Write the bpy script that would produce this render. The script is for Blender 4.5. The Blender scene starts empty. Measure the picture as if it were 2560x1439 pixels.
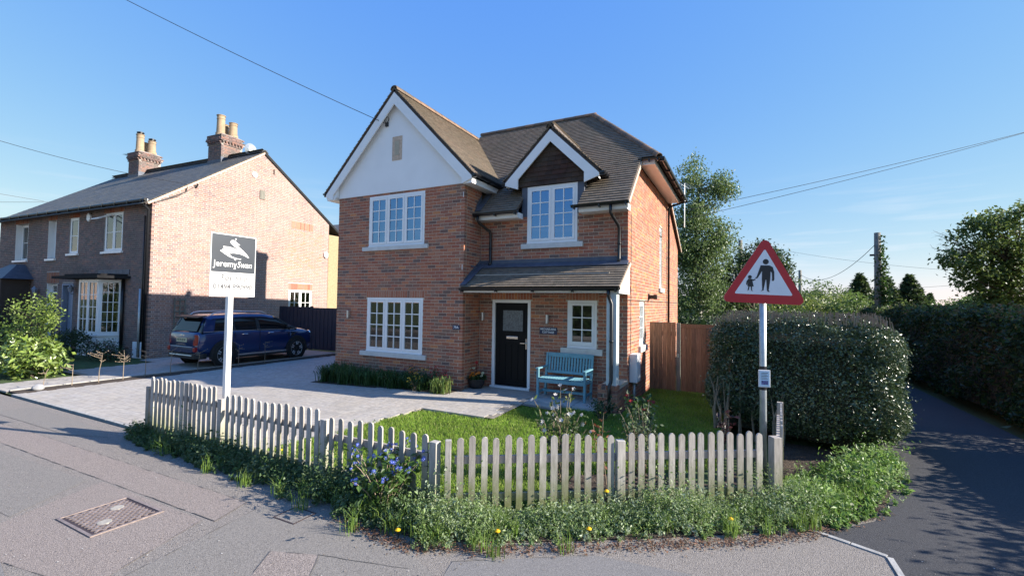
import bpy, math, random
import numpy as np
from mathutils import Vector, Matrix

random.seed(7)
rng = np.random.default_rng(11)
scene = bpy.context.scene
COL = scene.collection

# ---------------------------------------------------------------- camera
CAM = np.array([5.672, -8.646, 1.978])
YAW, PITCH, ROLL, FPX = math.radians(27.102), math.radians(1.910), math.radians(0.805), 1130.46
Fv = np.array([-math.sin(YAW)*math.cos(PITCH), math.cos(YAW)*math.cos(PITCH), math.sin(PITCH)])
Rv = np.array([math.cos(YAW), math.sin(YAW), 0.0])
Uv = np.cross(Rv, Fv)
R2 = math.cos(ROLL)*Rv + math.sin(ROLL)*Uv
U2 = -math.sin(ROLL)*Rv + math.cos(ROLL)*Uv
cd = bpy.data.cameras.new('camera')
cd.sensor_width = 36.0
cd.lens = FPX*36.0/2560.0
cd.clip_end = 3000.0
cd.clip_start = 0.05
cam = bpy.data.objects.new('camera', cd)
COL.objects.link(cam)
cam.matrix_world = Matrix(((R2[0], U2[0], -Fv[0], CAM[0]), (R2[1], U2[1], -Fv[1], CAM[1]), (R2[2], U2[2], -Fv[2], CAM[2]), (0, 0, 0, 1)))
scene.camera = cam

# ---------------------------------------------------------------- light
SUN_TO = Vector((1.0, 0.27, 0.478)).normalized()
SUN_EL = math.asin(SUN_TO.z)
SUN_AZ = math.atan2(SUN_TO.x, SUN_TO.y)
world = bpy.data.worlds.new('World')
scene.world = world
world.use_nodes = True
wn, wl = world.node_tree.nodes, world.node_tree.links
wn.clear()
w_out = wn.new('ShaderNodeOutputWorld')
w_bg = wn.new('ShaderNodeBackground')
sky = wn.new('ShaderNodeTexSky')
sky.sky_type = 'NISHITA'
sky.sun_disc = False
sky.sun_elevation = SUN_EL
sky.sun_rotation = SUN_AZ
sky.altitude = 100
sky.air_density = 1.0
sky.dust_density = 0.0
sky.ozone_density = 2.0
w_bg.inputs['Strength'].default_value = 0.12
# a few thin wisps of high cloud low in the sky
tc = wn.new('ShaderNodeTexCoord')
mp = wn.new('ShaderNodeMapping'); mp.inputs['Scale'].default_value = (3.0, 3.0, 34.0)
mp.inputs['Rotation'].default_value = (0.03, 0.05, 0.0)
nz = wn.new('ShaderNodeTexNoise'); nz.inputs['Scale'].default_value = 1.7; nz.inputs['Detail'].default_value = 6; nz.inputs['Roughness'].default_value = 0.55
rp = wn.new('ShaderNodeValToRGB'); rp.color_ramp.elements[0].position = 0.52; rp.color_ramp.elements[1].position = 0.78
sp = wn.new('ShaderNodeSeparateXYZ')
rz = wn.new('ShaderNodeValToRGB')
e = rz.color_ramp.elements
e[0].position = 0.0; e[0].color = (0.4, 0.4, 0.4, 1)
e[1].position = 0.25; e[1].color = (0, 0, 0, 1)
e2 = e.new(0.08); e2.color = (0.7, 0.7, 0.7, 1)
mm = wn.new('ShaderNodeMath'); mm.operation = 'MULTIPLY'
mx = wn.new('ShaderNodeMixRGB'); mx.inputs[2].default_value = (3.2, 3.5, 3.8, 1)
wl.new(tc.outputs['Generated'], mp.inputs['Vector']); wl.new(mp.outputs[0], nz.inputs['Vector'])
wl.new(nz.outputs['Fac'], rp.inputs[0]); wl.new(tc.outputs['Generated'], sp.inputs[0]); wl.new(sp.outputs['Z'], rz.inputs[0])
wl.new(rp.outputs[0], mm.inputs[0]); wl.new(rz.outputs[0], mm.inputs[1])
# the camera's flatter rendering of the clear sky: one tone curve per channel over the whole sky
sc_ = wn.new('ShaderNodeSeparateColor'); cc_ = wn.new('ShaderNodeCombineColor')
wl.new(sky.outputs[0], sc_.inputs[0])
for i_, (g_, p_) in enumerate(((0.60, 0.90), (1.09, 0.56), (3.30, 0.02))):
    pw = wn.new('ShaderNodeMath'); pw.operation = 'POWER'; pw.inputs[1].default_value = p_
    ml = wn.new('ShaderNodeMath'); ml.operation = 'MULTIPLY'; ml.inputs[1].default_value = g_
    wl.new(sc_.outputs[i_], pw.inputs[0]); wl.new(pw.outputs[0], ml.inputs[0]); wl.new(ml.outputs[0], cc_.inputs[i_])
wl.new(mm.outputs[0], mx.inputs[0]); wl.new(cc_.outputs[0], mx.inputs[1])
wl.new(mx.outputs[0], w_bg.inputs['Color']); wl.new(w_bg.outputs[0], w_out.inputs['Surface'])

sd = bpy.data.lights.new('sun', 'SUN')
sd.energy = 5.0
sd.angle = math.radians(0.5)
sd.color = (1.0, 0.92, 0.81)
sun = bpy.data.objects.new('sun', sd)
COL.objects.link(sun)
sun.rotation_euler = SUN_TO.to_track_quat('Z', 'Y').to_euler()
sun.location = (20, 5, 20)

vs = scene.view_settings
vs.view_transform = 'Standard'
vs.look = 'None'
vs.gamma = 1.0
vs.exposure = 1.2
vs.use_curve_mapping = False

# ---------------------------------------------------------------- helpers
def link(o, parent=None):
    COL.objects.link(o)
    if parent is not None:
        o.parent = parent
    return o

def tag(o, label=None, cat=None, group=None, kind=None):
    if label: o['label'] = label
    if cat: o['category'] = cat
    if group: o['group'] = group
    if kind: o['kind'] = kind
    return o

def thing(name, label, cat, loc=(0, 0, 0), rz=0.0, group=None):
    o = bpy.data.objects.new(name, None)
    o.empty_display_size = 0.2
    o.location = loc
    o.rotation_euler = (0, 0, rz)
    link(o)
    return tag(o, label, cat, group)

def V(*a): return Vector(a)

class MB:
    def __init__(s): s.v = []; s.f = []; s.c = []
    def add(s, vs_, fs, col=None):
        b = len(s.v)
        s.v.extend([tuple(p) for p in vs_])
        for f in fs:
            s.f.append(tuple(i+b for i in f)); s.c.append(col)
        return s
    def box(s, x0, y0, z0, x1, y1, z1, col=None):
        if x1 < x0: x0, x1 = x1, x0
        if y1 < y0: y0, y1 = y1, y0
        if z1 < z0: z0, z1 = z1, z0
        return s.add([(x0, y0, z0), (x1, y0, z0), (x1, y1, z0), (x0, y1, z0), (x0, y0, z1), (x1, y0, z1), (x1, y1, z1), (x0, y1, z1)],
                     [(3, 2, 1, 0), (4, 5, 6, 7), (0, 1, 5, 4), (1, 2, 6, 5), (2, 3, 7, 6), (3, 0, 4, 7)], col)
    def obox(s, c, ax, ay, az, col=None):
        c = Vector(c); ax = Vector(ax); ay = Vector(ay); az = Vector(az)
        if ax.cross(ay).dot(az) < 0: ax = -ax
        P = [c+i*ax+j*ay+k*az for k in (-1, 1) for (i, j) in ((-1, -1), (1, -1), (1, 1), (-1, 1))]
        return s.add(P, [(3, 2, 1, 0), (4, 5, 6, 7), (0, 1, 5, 4), (1, 2, 6, 5), (2, 3, 7, 6), (3, 0, 4, 7)], col)
    def beam(s, a, b, w, h, up=(0, 0, 1), col=None):
        a = Vector(a); b = Vector(b); d = (b-a); L = d.length; d = d/L
        sd_ = d.cross(Vector(up))
        if sd_.length < 1e-4: sd_ = d.cross(Vector((1, 0, 0)))
        sd_.normalize(); u = sd_.cross(d).normalized()
        return s.obox((a+b)/2, d*L/2, sd_*w/2, u*h/2, col)
    def tube(s, pts, r, n=8, col=None, caps=True):
        pts = [Vector(p) for p in pts]; k = len(pts)
        rs = r if hasattr(r, '__len__') else [r]*k
        b = len(s.v); prev = None
        for i, p in enumerate(pts):
            if i == 0: d = pts[1]-pts[0]
            elif i == k-1: d = pts[-1]-pts[-2]
            else: d = (pts[i+1]-pts[i]).normalized()+(pts[i]-pts[i-1]).normalized()
            d.normalize()
            if prev is None:
                a = d.orthogonal().normalized()
            else:
                a = prev-d*prev.dot(d)
                a = a.normalized() if a.length > 1e-6 else d.orthogonal().normalized()
            prev = a; q = d.cross(a)
            for j in range(n):
                t = 2*math.pi*j/n
                s.v.append(tuple(p+rs[i]*(math.cos(t)*a+math.sin(t)*q)))
        for i in range(k-1):
            for j in range(n):
                j2 = (j+1) % n
                s.f.append((b+i*n+j, b+i*n+j2, b+(i+1)*n+j2, b+(i+1)*n+j)); s.c.append(col)
        if caps:
            s.f.append(tuple(b+j for j in reversed(range(n)))); s.c.append(col)
            s.f.append(tuple(b+(k-1)*n+j for j in range(n))); s.c.append(col)
        return s
    def prism(s, poly, fn, t0, t1, col=None):
        n = len(poly)
        A = [fn(p, t0) for p in poly]; B = [fn(p, t1) for p in poly]
        fs = [tuple(range(n)), tuple(range(2*n-1, n-1, -1))]
        fs += [((i+1) % n, i, n+i, n+(i+1) % n) for i in range(n)]
        return s.add(A+B, fs, col)
    def lathe(s, prof, c=(0, 0, 0), n=20, axis='z', col=None, caps=True):
        b = len(s.v); k = len(prof); c = Vector(c)
        for (r, z) in prof:
            for j in range(n):
                t = 2*math.pi*j/n
                x, y = r*math.cos(t), r*math.sin(t)
                p = (x, y, z) if axis == 'z' else (z, x, y) if axis == 'x' else (y, z, x)
                s.v.append(tuple(c+Vector(p)))
        for i in range(k-1):
            for j in range(n):
                j2 = (j+1) % n
                s.f.append((b+i*n+j, b+i*n+j2, b+(i+1)*n+j2, b+(i+1)*n+j)); s.c.append(col)
        if caps:
            s.f.append(tuple(b+j for j in reversed(range(n)))); s.c.append(col)
            s.f.append(tuple(b+(k-1)*n+j for j in range(n))); s.c.append(col)
        return s
    def ball(s, c, rx, ry, rz, n=10, m=6, col=None):
        prof = [(max(1e-3, math.sin(math.pi*i/m)), -math.cos(math.pi*i/m)) for i in range(m+1)]
        b = len(s.v); s.lathe(prof, (0, 0, 0), n, 'z', col)
        for i in range(b, len(s.v)):
            x, y, z = s.v[i]; s.v[i] = (c[0]+x*rx, c[1]+y*ry, c[2]+z*rz)
        return s
    def mesh(s, name):
        me = bpy.data.meshes.new(name)
        me.from_pydata(s.v, [], s.f)
        if any(c is not None for c in s.c):
            at = me.color_attributes.new('Col', 'FLOAT_COLOR', 'CORNER')
            buf = []
            for f, c in zip(s.f, s.c):
                c = c if c is not None else (0.5, 0.5, 0.5)
                buf.extend([c[0], c[1], c[2], 1.0]*len(f))
            at.data.foreach_set('color', buf)
        me.update()
        return me
    def build(s, name, mat, parent=None, smooth=False, kind=None, bevel=0, fix=False):
        me = s.mesh(name)
        if fix:
            import bmesh
            bm = bmesh.new(); bm.from_mesh(me)
            bmesh.ops.recalc_face_normals(bm, faces=bm.faces); bm.to_mesh(me); bm.free()
        if mat is not None: me.materials.append(mat)
        if smooth:
            me.polygons.foreach_set('use_smooth', [True]*len(me.polygons))
        o = bpy.data.objects.new(name, me)
        link(o, parent)
        if kind: o['kind'] = kind
        if bevel:
            b = o.modifiers.new('bevel', 'BEVEL'); b.width = bevel; b.segments = 2; b.limit_method = 'ANGLE'
        return o

def rawmesh(name, verts, faces4, cols, mat, parent=None, kind=None, smooth=False):
    """numpy quads -> object; cols one rgb per face"""
    me = bpy.data.meshes.new(name)
    nf = len(faces4); k = faces4.shape[1]
    me.vertices.add(len(verts)); me.vertices.foreach_set('co', np.ascontiguousarray(verts, dtype=np.float32).ravel())
    me.loops.add(nf*k); me.loops.foreach_set('vertex_index', np.ascontiguousarray(faces4, dtype=np.int32).ravel())
    me.polygons.add(nf)
    me.polygons.foreach_set('loop_start', np.arange(0, nf*k, k, dtype=np.int32))
    me.polygons.foreach_set('loop_total', np.full(nf, k, dtype=np.int32))
    at = me.color_attributes.new('Col', 'FLOAT_COLOR', 'CORNER')
    cc = np.ones((nf, k, 4), dtype=np.float32); cc[:, :, :3] = cols[:, None, :]
    at.data.foreach_set('color', cc.ravel())
    me.update(calc_edges=True)
    me.validate()
    me.polygons.foreach_set('use_smooth', [bool(smooth)]*nf)
    me.materials.append(mat)
    o = bpy.data.objects.new(name, me)
    link(o, parent)
    if kind: o['kind'] = kind
    return o

def pix(u, v, t):
    """a world point t metres ahead along the photo ray (used only to lay things out)"""
    return CAM + (Fv + R2*(u-1280)/FPX - U2*(v-719.5)/FPX)*t

def proj(p):
    d = np.asarray(p)-CAM; z = d@Fv
    return 1280+FPX*(d@R2)/z, 719.5-FPX*(d@U2)/z, z

# ---------------------------------------------------------------- materials
def mat(name, col, rough=0.6, var=0.12, scale=6.0, bump=0.0, bscale=60.0, metal=0.0, attr=False, spec=0.5, coat=0.0,
        var2=0.0, scale2=1.2, col2=None, trans=0.0, stretch=None, bdist=0.01):
    m = bpy.data.materials.new(name); m.use_nodes = True
    N, L = m.node_tree.nodes, m.node_tree.links
    bs = N['Principled BSDF']; out = N['Material Output']
    bs.inputs['Roughness'].default_value = rough; bs.inputs['Metallic'].default_value = metal
    bs.inputs['Specular IOR Level'].default_value = spec; bs.inputs['Coat Weight'].default_value = coat
    if coat: bs.inputs['Coat Roughness'].default_value = 0.05
    t = N.new('ShaderNodeTexCoord'); vec = t.outputs['Object']
    if attr:
        geo = N.new('ShaderNodeNewGeometry'); vec = geo.outputs['Position']
    if stretch:
        mpn = N.new('ShaderNodeMapping'); mpn.inputs['Scale'].default_value = stretch
        L.new(vec, mpn.inputs[0]); vec = mpn.outputs[0]
    if attr:
        a = N.new('ShaderNodeAttribute'); a.attribute_name = 'Col'; base = a.outputs['Color']
    else:
        c = N.new('ShaderNodeRGB'); c.outputs[0].default_value = (*col, 1); base = c.outputs[0]
    def mulnoise(base, sc, amt, tint=None):
        n = N.new('ShaderNodeTexNoise'); n.inputs['Scale'].default_value = sc; n.inputs['Detail'].default_value = 5
        L.new(vec, n.inputs['Vector'])
        r = N.new('ShaderNodeMapRange'); r.inputs[1].default_value = 0.3; r.inputs[2].default_value = 0.7
        r.inputs[3].default_value = 0 if tint else 1-amt; r.inputs[4].default_value = amt if tint else 1+amt
        L.new(n.outputs['Fac'], r.inputs[0])
        x = N.new('ShaderNodeMixRGB')
        if tint:
            x.blend_type = 'MIX'; x.inputs[2].default_value = (*tint, 1); L.new(r.outputs[0], x.inputs[0]); L.new(base, x.inputs[1])
        else:
            x.blend_type = 'MULTIPLY'; x.inputs[0].default_value = 1.0; L.new(base, x.inputs[1]); L.new(r.outputs[0], x.inputs[2])
        return x.outputs[0]
    if var: base = mulnoise(base, scale, var)
    if var2: base = mulnoise(base, scale2, var2, col2)
    L.new(base, bs.inputs['Base Color'])
    if bump:
        n = N.new('ShaderNodeTexNoise'); n.inputs['Scale'].default_value = bscale; n.inputs['Detail'].default_value = 6
        L.new(vec, n.inputs['Vector'])
        b = N.new('ShaderNodeBump'); b.inputs['Strength'].default_value = bump; b.inputs['Distance'].default_value = bdist
        L.new(n.outputs['Fac'], b.inputs['Height']); L.new(b.outputs[0], bs.inputs['Normal'])
    if trans:
        tr = N.new('ShaderNodeBsdfTranslucent'); L.new(base, tr.inputs['Color'])
        ms = N.new('ShaderNodeMixShader'); ms.inputs[0].default_value = trans
        L.new(bs.outputs[0], ms.inputs[1]); L.new(tr.outputs[0], ms.inputs[2]); L.new(ms.outputs[0], out.inputs['Surface'])
    return m

def glass_mat(name, tint=(0.85, 0.9, 0.9), ior=2.0, rough=0.0, dark=0.0, coat=(1, 1, 1)):
    m = bpy.data.materials.new(name); m.use_nodes = True
    N, L = m.node_tree.nodes, m.node_tree.links
    N.remove(N['Principled BSDF']); out = N['Material Output']
    tr = N.new('ShaderNodeBsdfTransparent'); tr.inputs[0].default_value = (*tint, 1)
    gl = N.new('ShaderNodeBsdfGlossy'); gl.inputs['Roughness'].default_value = rough; gl.inputs[0].default_value = (*coat, 1)
    fr = N.new('ShaderNodeFresnel'); fr.inputs[0].default_value = ior
    ms = N.new('ShaderNodeMixShader')
    L.new(fr.outputs[0], ms.inputs[0]); L.new(tr.outputs[0], ms.inputs[1]); L.new(gl.outputs[0], ms.inputs[2])
    L.new(ms.outputs[0], out.inputs['Surface'])
    return m

M = {}
M['brick'] = mat('brick_face', (.3, .1, .06), 0.85, 0.22, 30, 0.5, 120, attr=True, spec=0.25)
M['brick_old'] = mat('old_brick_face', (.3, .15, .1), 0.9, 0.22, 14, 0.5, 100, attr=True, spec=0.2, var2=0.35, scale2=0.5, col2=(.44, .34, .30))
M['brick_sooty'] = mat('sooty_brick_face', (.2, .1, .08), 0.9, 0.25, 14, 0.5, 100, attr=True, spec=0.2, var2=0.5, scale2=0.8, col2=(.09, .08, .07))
M['mortar'] = mat('sand_mortar', (.50, .43, .34), 0.95, 0.15, 20, 0.4, 200, spec=0.2)
M['mortar_old'] = mat('lime_mortar', (.54, .47, .43), 0.95, 0.15, 6, 0.4, 150, spec=0.2)
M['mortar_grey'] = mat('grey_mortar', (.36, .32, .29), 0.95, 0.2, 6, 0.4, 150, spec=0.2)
M['render'] = mat('white_render', (.84, .84, .84), 0.8, 0.03, 2.0, 0.15, 90, spec=0.3)
M['pvc'] = mat('white_pvc', (.82, .82, .82), 0.35, 0.03, 3.0)
M['pvc_cream'] = mat('cream_fascia', (.80, .77, .68), 0.4, 0.04, 3.0)
M['black_pvc'] = mat('black_pvc', (.012, .012, .014), 0.28, 0.1, 5)
M['tile'] = mat('clay_tile', (.2, .13, .1), 0.85, 0.22, 9, 0.4, 120, attr=True, spec=0.25, var2=0.35, scale2=1.5, col2=(.13, .125, .09))
M['tile_bed'] = mat('tile_underside', (.06, .045, .04), 0.9, 0.1)
M['slate'] = mat('slate', (.1, .1, .1), 0.6, 0.2, 7, 0.3, 80, attr=True, spec=0.4, var2=0.4, scale2=0.7, col2=(.14, .13, .10))
M['lead'] = mat('lead_flashing', (.075, .09, .125), 0.55, 0.2, 6, 0.2, 40, spec=0.5)
M['verge'] = mat('verge_mortar', (.55, .42, .32), 0.9, 0.2, 20)
M['stone'] = mat('stone_sill', (.60, .60, .58), 0.8, 0.08, 8, 0.2, 80)
M['door'] = mat('black_door', (.006, .006, .007), 0.55, 0.1, 20, 0.15, 60, spec=0.2, stretch=(1, 1, .1))
M['chrome'] = mat('chrome', (.75, .75, .75), 0.12, 0.03, 5, metal=1.0)
M['rim'] = mat('silver_rim', (.50, .51, .53), 0.35, 0.05, 8, metal=0.15, coat=0.4)
M['bezel'] = mat('pale_bezel', (.55, .56, .58), 0.2, 0.03, 8, coat=0.5)
M['alu'] = mat('aluminium', (.62, .63, .64), 0.32, 0.06, 8, metal=1.0)
M['glass'] = glass_mat('window_glass')
M['glass_up'] = glass_mat('sky_tinted_glass', (.72, .82, .92), 4.2, coat=(.34, .60, 1.0))  # blue of the reflected sky put into the gloss tint
M['glass_strong'] = glass_mat('sealed_window_glass', (.8, .85, .88), 3.2)
M['glass_dark'] = mat('dark_glass', (.008, .009, .011), 0.05, 0.0, spec=0.5)
M['frost'] = mat('obscure_glass', (.10, .12, .14), 0.16, 0.3, 30, 0.3, 60, spec=0.8)
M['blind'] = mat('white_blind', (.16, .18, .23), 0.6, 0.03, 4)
M['curtain'] = mat('net_curtain', (.62, .62, .60), 0.8, 0.15, 12, trans=0.3)
M['room'] = mat('room_plaster', (.35, .33, .30), 0.9, 0.05)
M['tarmac'] = mat('pavement_tarmac', (.238, .211, .188), 0.9, 0.55, 95, 0.8, 130, spec=0.25, var2=0.35, scale2=0.45, col2=(.262, .236, .21), bdist=0.012)
M['tarmac_grey'] = mat('grey_tarmac_patch', (.222, .202, .181), 0.9, 0.45, 120, 0.6, 180, spec=0.25, var2=0.3, scale2=0.9, col2=(.245, .224, .20))
M['tarmac_pink'] = mat('pink_tarmac_patch', (.268, .225, .20), 0.9, 0.55, 100, 0.8, 150, spec=0.25, var2=0.3, scale2=0.8, col2=(.27, .232, .205))
M['tarmac_blue'] = mat('blue_grey_tarmac', (.21, .197, .187), 0.9, 0.4, 130, 0.6, 190, spec=0.25, var2=0.3, scale2=0.9, col2=(.235, .22, .206))
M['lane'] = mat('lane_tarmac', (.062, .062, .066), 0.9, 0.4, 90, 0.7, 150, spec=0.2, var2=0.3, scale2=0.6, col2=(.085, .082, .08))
M['seam'] = mat('bitumen_seam', (.12, .11, .10), 0.8, 0.2, 40)
M['road'] = mat('road_tarmac', (.10, .10, .10), 0.9, 0.3, 60, 0.5, 120, spec=0.3)
M['paver'] = mat('block_paver', (.4, .36, .3), 0.9, 0.16, 14, 0.4, 90, attr=True, spec=0.25, var2=0.25, scale2=0.9, col2=(.30, .27, .24))
M['paver_bed'] = mat('jointing_sand', (.24, .21, .17), 0.95, 0.25, 12)
M['edging'] = mat('concrete_edging', (.36, .35, .33), 0.9, 0.2, 10, 0.4, 60)
M['slab'] = mat('concrete_slab', (.42, .42, .41), 0.85, 0.12, 8, 0.3, 60)
M['soil'] = mat('soil', (.055, .038, .026), 0.95, 0.4, 9, 1.0, 30, bdist=0.03)
M['turf'] = mat('turf', (.05, .085, .02), 0.95, 0.35, 5, 0.8, 60, bdist=0.02)
M['field'] = mat('field_ground', (.075, .10, .035), 0.95, 0.3, 0.4, 0.6, 3, bdist=0.05)
M['grass'] = mat('grass_blades', (.06, .12, .02), 0.45, 0.2, 2.0, attr=True, trans=0.35, spec=0.3)
M['leaf'] = mat('leaves', (.05, .1, .02), 0.42, 0.15, 5, attr=True, trans=0.4, spec=0.45)
M['leaf_gloss'] = mat('glossy_leaves', (.04, .08, .02), 0.3, 0.15, 5, attr=True, trans=0.15, spec=0.9)
M['petal'] = mat('petals', (.5, .1, .1), 0.6, 0.1, 5, attr=True, trans=0.3)
M['bark'] = mat('bark', (.085, .065, .048), 0.95, 0.35, 12, 0.9, 30, stretch=(1, 1, .3), bdist=0.02)
M['bark_birch'] = mat('birch_bark', (.42, .40, .37), 0.8, 0.5, 6, 0.5, 30, stretch=(1, 1, 3))
M['twig'] = mat('pale_twig', (.26, .20, .14), 0.85, 0.25, 20)
M['picket'] = mat('weathered_picket', (.36, .32, .285), 0.9, 0.22, 9, 0.45, 60, attr=True, stretch=(6, 6, .7), spec=0.2, bdist=0.004)
def algae(m):
    # green algae low on the wood, uneven
    N, L = m.node_tree.nodes, m.node_tree.links; bs = N['Principled BSDF']
    src = bs.inputs['Base Color'].links[0].from_socket
    g = N.new('ShaderNodeNewGeometry'); sp_ = N.new('ShaderNodeSeparateXYZ'); L.new(g.outputs['Position'], sp_.inputs[0])
    n = N.new('ShaderNodeTexNoise'); n.inputs['Scale'].default_value = 7.0; L.new(g.outputs['Position'], n.inputs['Vector'])
    a = N.new('ShaderNodeMath'); a.operation = 'MULTIPLY_ADD'; a.inputs[1].default_value = -0.55; L.new(n.outputs['Fac'], a.inputs[0]); L.new(sp_.outputs['Z'], a.inputs[2])
    r = N.new('ShaderNodeMapRange'); r.inputs[1].default_value = 0.10; r.inputs[2].default_value = -0.34; r.inputs[3].default_value = 0.0; r.inputs[4].default_value = 0.85
    L.new(a.outputs[0], r.inputs[0])
    x = N.new('ShaderNodeMixRGB'); x.inputs[2].default_value = (.15, .17, .05, 1); L.new(r.outputs[0], x.inputs[0]); L.new(src, x.inputs[1]); L.new(x.outputs[0], bs.inputs['Base Color'])
algae(M['picket'])
M['timber'] = mat('tan_timber', (.30, .155, .08), 0.8, 0.28, 7, 0.4, 40, stretch=(8, 8, .7), spec=0.3, attr=True, bdist=0.004)
M['timber_grey'] = mat('grey_timber', (.20, .19, .16), 0.9, 0.3, 8, 0.5, 40, stretch=(6, 6, .6))
M['navy'] = mat('navy_fence_paint', (.016, .022, .042), 0.6, 0.2, 6, 0.2, 40, stretch=(6, 6, .6))
M['bench'] = mat('blue_bench_paint', (.15, .33, .40), 0.5, 0.10, 10, 0.15, 50)
M['galv'] = mat('galvanised_steel', (.45, .49, .51), 0.48, 0.15, 12, 0.1, 50, metal=0.55)
M['red'] = mat('red_sign_sheet', (.50, .012, .022), 0.35, 0.06, 5)
M['signwhite'] = mat('white_sign_sheet', (.78, .80, .84), 0.35, 0.04, 5)
M['signblack'] = mat('black_sign_ink', (.012, .012, .016), 0.4, 0.05, 5)
M['slatepanel'] = mat('slate_blue_panel', (.026, .034, .048), 0.4, 0.12, 4)
M['board'] = mat('white_board', (.82, .82, .81), 0.45, 0.04, 3)
M['inkgrey'] = mat('grey_ink', (.06, .06, .07), 0.6, 0.1, 5)
M['navyplate'] = mat('navy_plate', (.022, .030, .075), 0.35, 0.05, 5)
M['iron'] = mat('cast_iron', (.07, .05, .05), 0.6, 0.25, 20, 0.4, 80, metal=0.3)
M['iron_worn'] = mat('worn_iron', (.30, .24, .215), 0.55, 0.25, 20, 0.4, 80, metal=0.3)
M['pot'] = mat('chimney_pot_clay', (.38, .275, .17), 0.85, 0.2, 5, 0.3, 40, var2=0.4, scale2=2.0, col2=(.25, .2, .16))
M['car'] = mat('blue_car_paint', (.004, .026, .12), 0.3, 0.0, metal=0.4, coat=1.0)
M['tyre'] = mat('tyre_rubber', (.012, .012, .012), 0.8, 0.2, 20)
M['cladding'] = mat('black_plastic', (.017, .017, .018), 0.6, 0.1, 20)
M['taillight'] = mat('red_lamp', (.30, .003, .008), 0.3, 0.1, 40, coat=0.25)
M['plate'] = mat('number_plate', (.62, .60, .40), 0.4, 0.03, 5)
M['wire'] = mat('black_cable', (.02, .02, .02), 0.6, 0.0)
M['tan_wall'] = mat('tan_roughcast', (.36, .28, .165), 0.9, 0.18, 14, 0.8, 60, bdist=0.02)
M['bluegrey'] = mat('blue_grey_joinery', (.22, .26, .34), 0.6, 0.08, 6)
M['hedgecore'] = mat('dark_hedge_core', (.035, .035, .018), 0.95, 0.4, 12, 1.0, 20, bdist=0.05)
M['litter'] = mat('leaf_litter', (.2, .1, .05), 0.9, 0.3, 10, attr=True)
M['whitebox'] = mat('white_grp_box', (.75, .75, .76), 0.45, 0.04, 4)

def ss(a, b, x):
    t = min(1.0, max(0.0, (x-a)/(b-a))); return t*t*(3-2*t)
def gzf(x, y):
    """ground height: falls gently from the doorstep to the pavement and to the left"""
    return -0.13 + 0.13*ss(-4.9, -0.4, y)*ss(-6.5, -0.8, x)

# ---------------------------------------------------------------- text
def text_obj(s, size, mtx, material, parent, name='lettering', shear=0.0, align='CENTER', extrude=0.0015, sx=1.0, bold=0.0):
    cu = bpy.data.curves.new(name, 'FONT')
    cu.body = s; cu.size = size; cu.align_x = align; cu.align_y = 'CENTER'; cu.extrude = extrude; cu.shear = shear; cu.offset = bold
    cu.resolution_u = 3
    tmp = bpy.data.objects.new(name, cu); COL.objects.link(tmp)
    dg = bpy.context.evaluated_depsgraph_get()
    me = bpy.data.meshes.new_from_object(tmp.evaluated_get(dg))
    bpy.data.objects.remove(tmp); bpy.data.curves.remove(cu)
    me.transform(mtx @ Matrix.Diagonal((sx, 1, 1, 1)))
    me.materials.clear(); me.materials.append(material)
    me.name = name
    o = bpy.data.objects.new(name, me); link(o, parent)
    return o
def frame_mtx(o, ax, ay):
    ax = Vector(ax).normalized(); ay = Vector(ay).normalized(); az = ax.cross(ay)
    return Matrix(((ax.x, ay.x, az.x, o[0]), (ax.y, ay.y, az.y, o[1]), (ax.z, ay.z, az.z, o[2]), (0, 0, 0, 1)))
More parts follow.
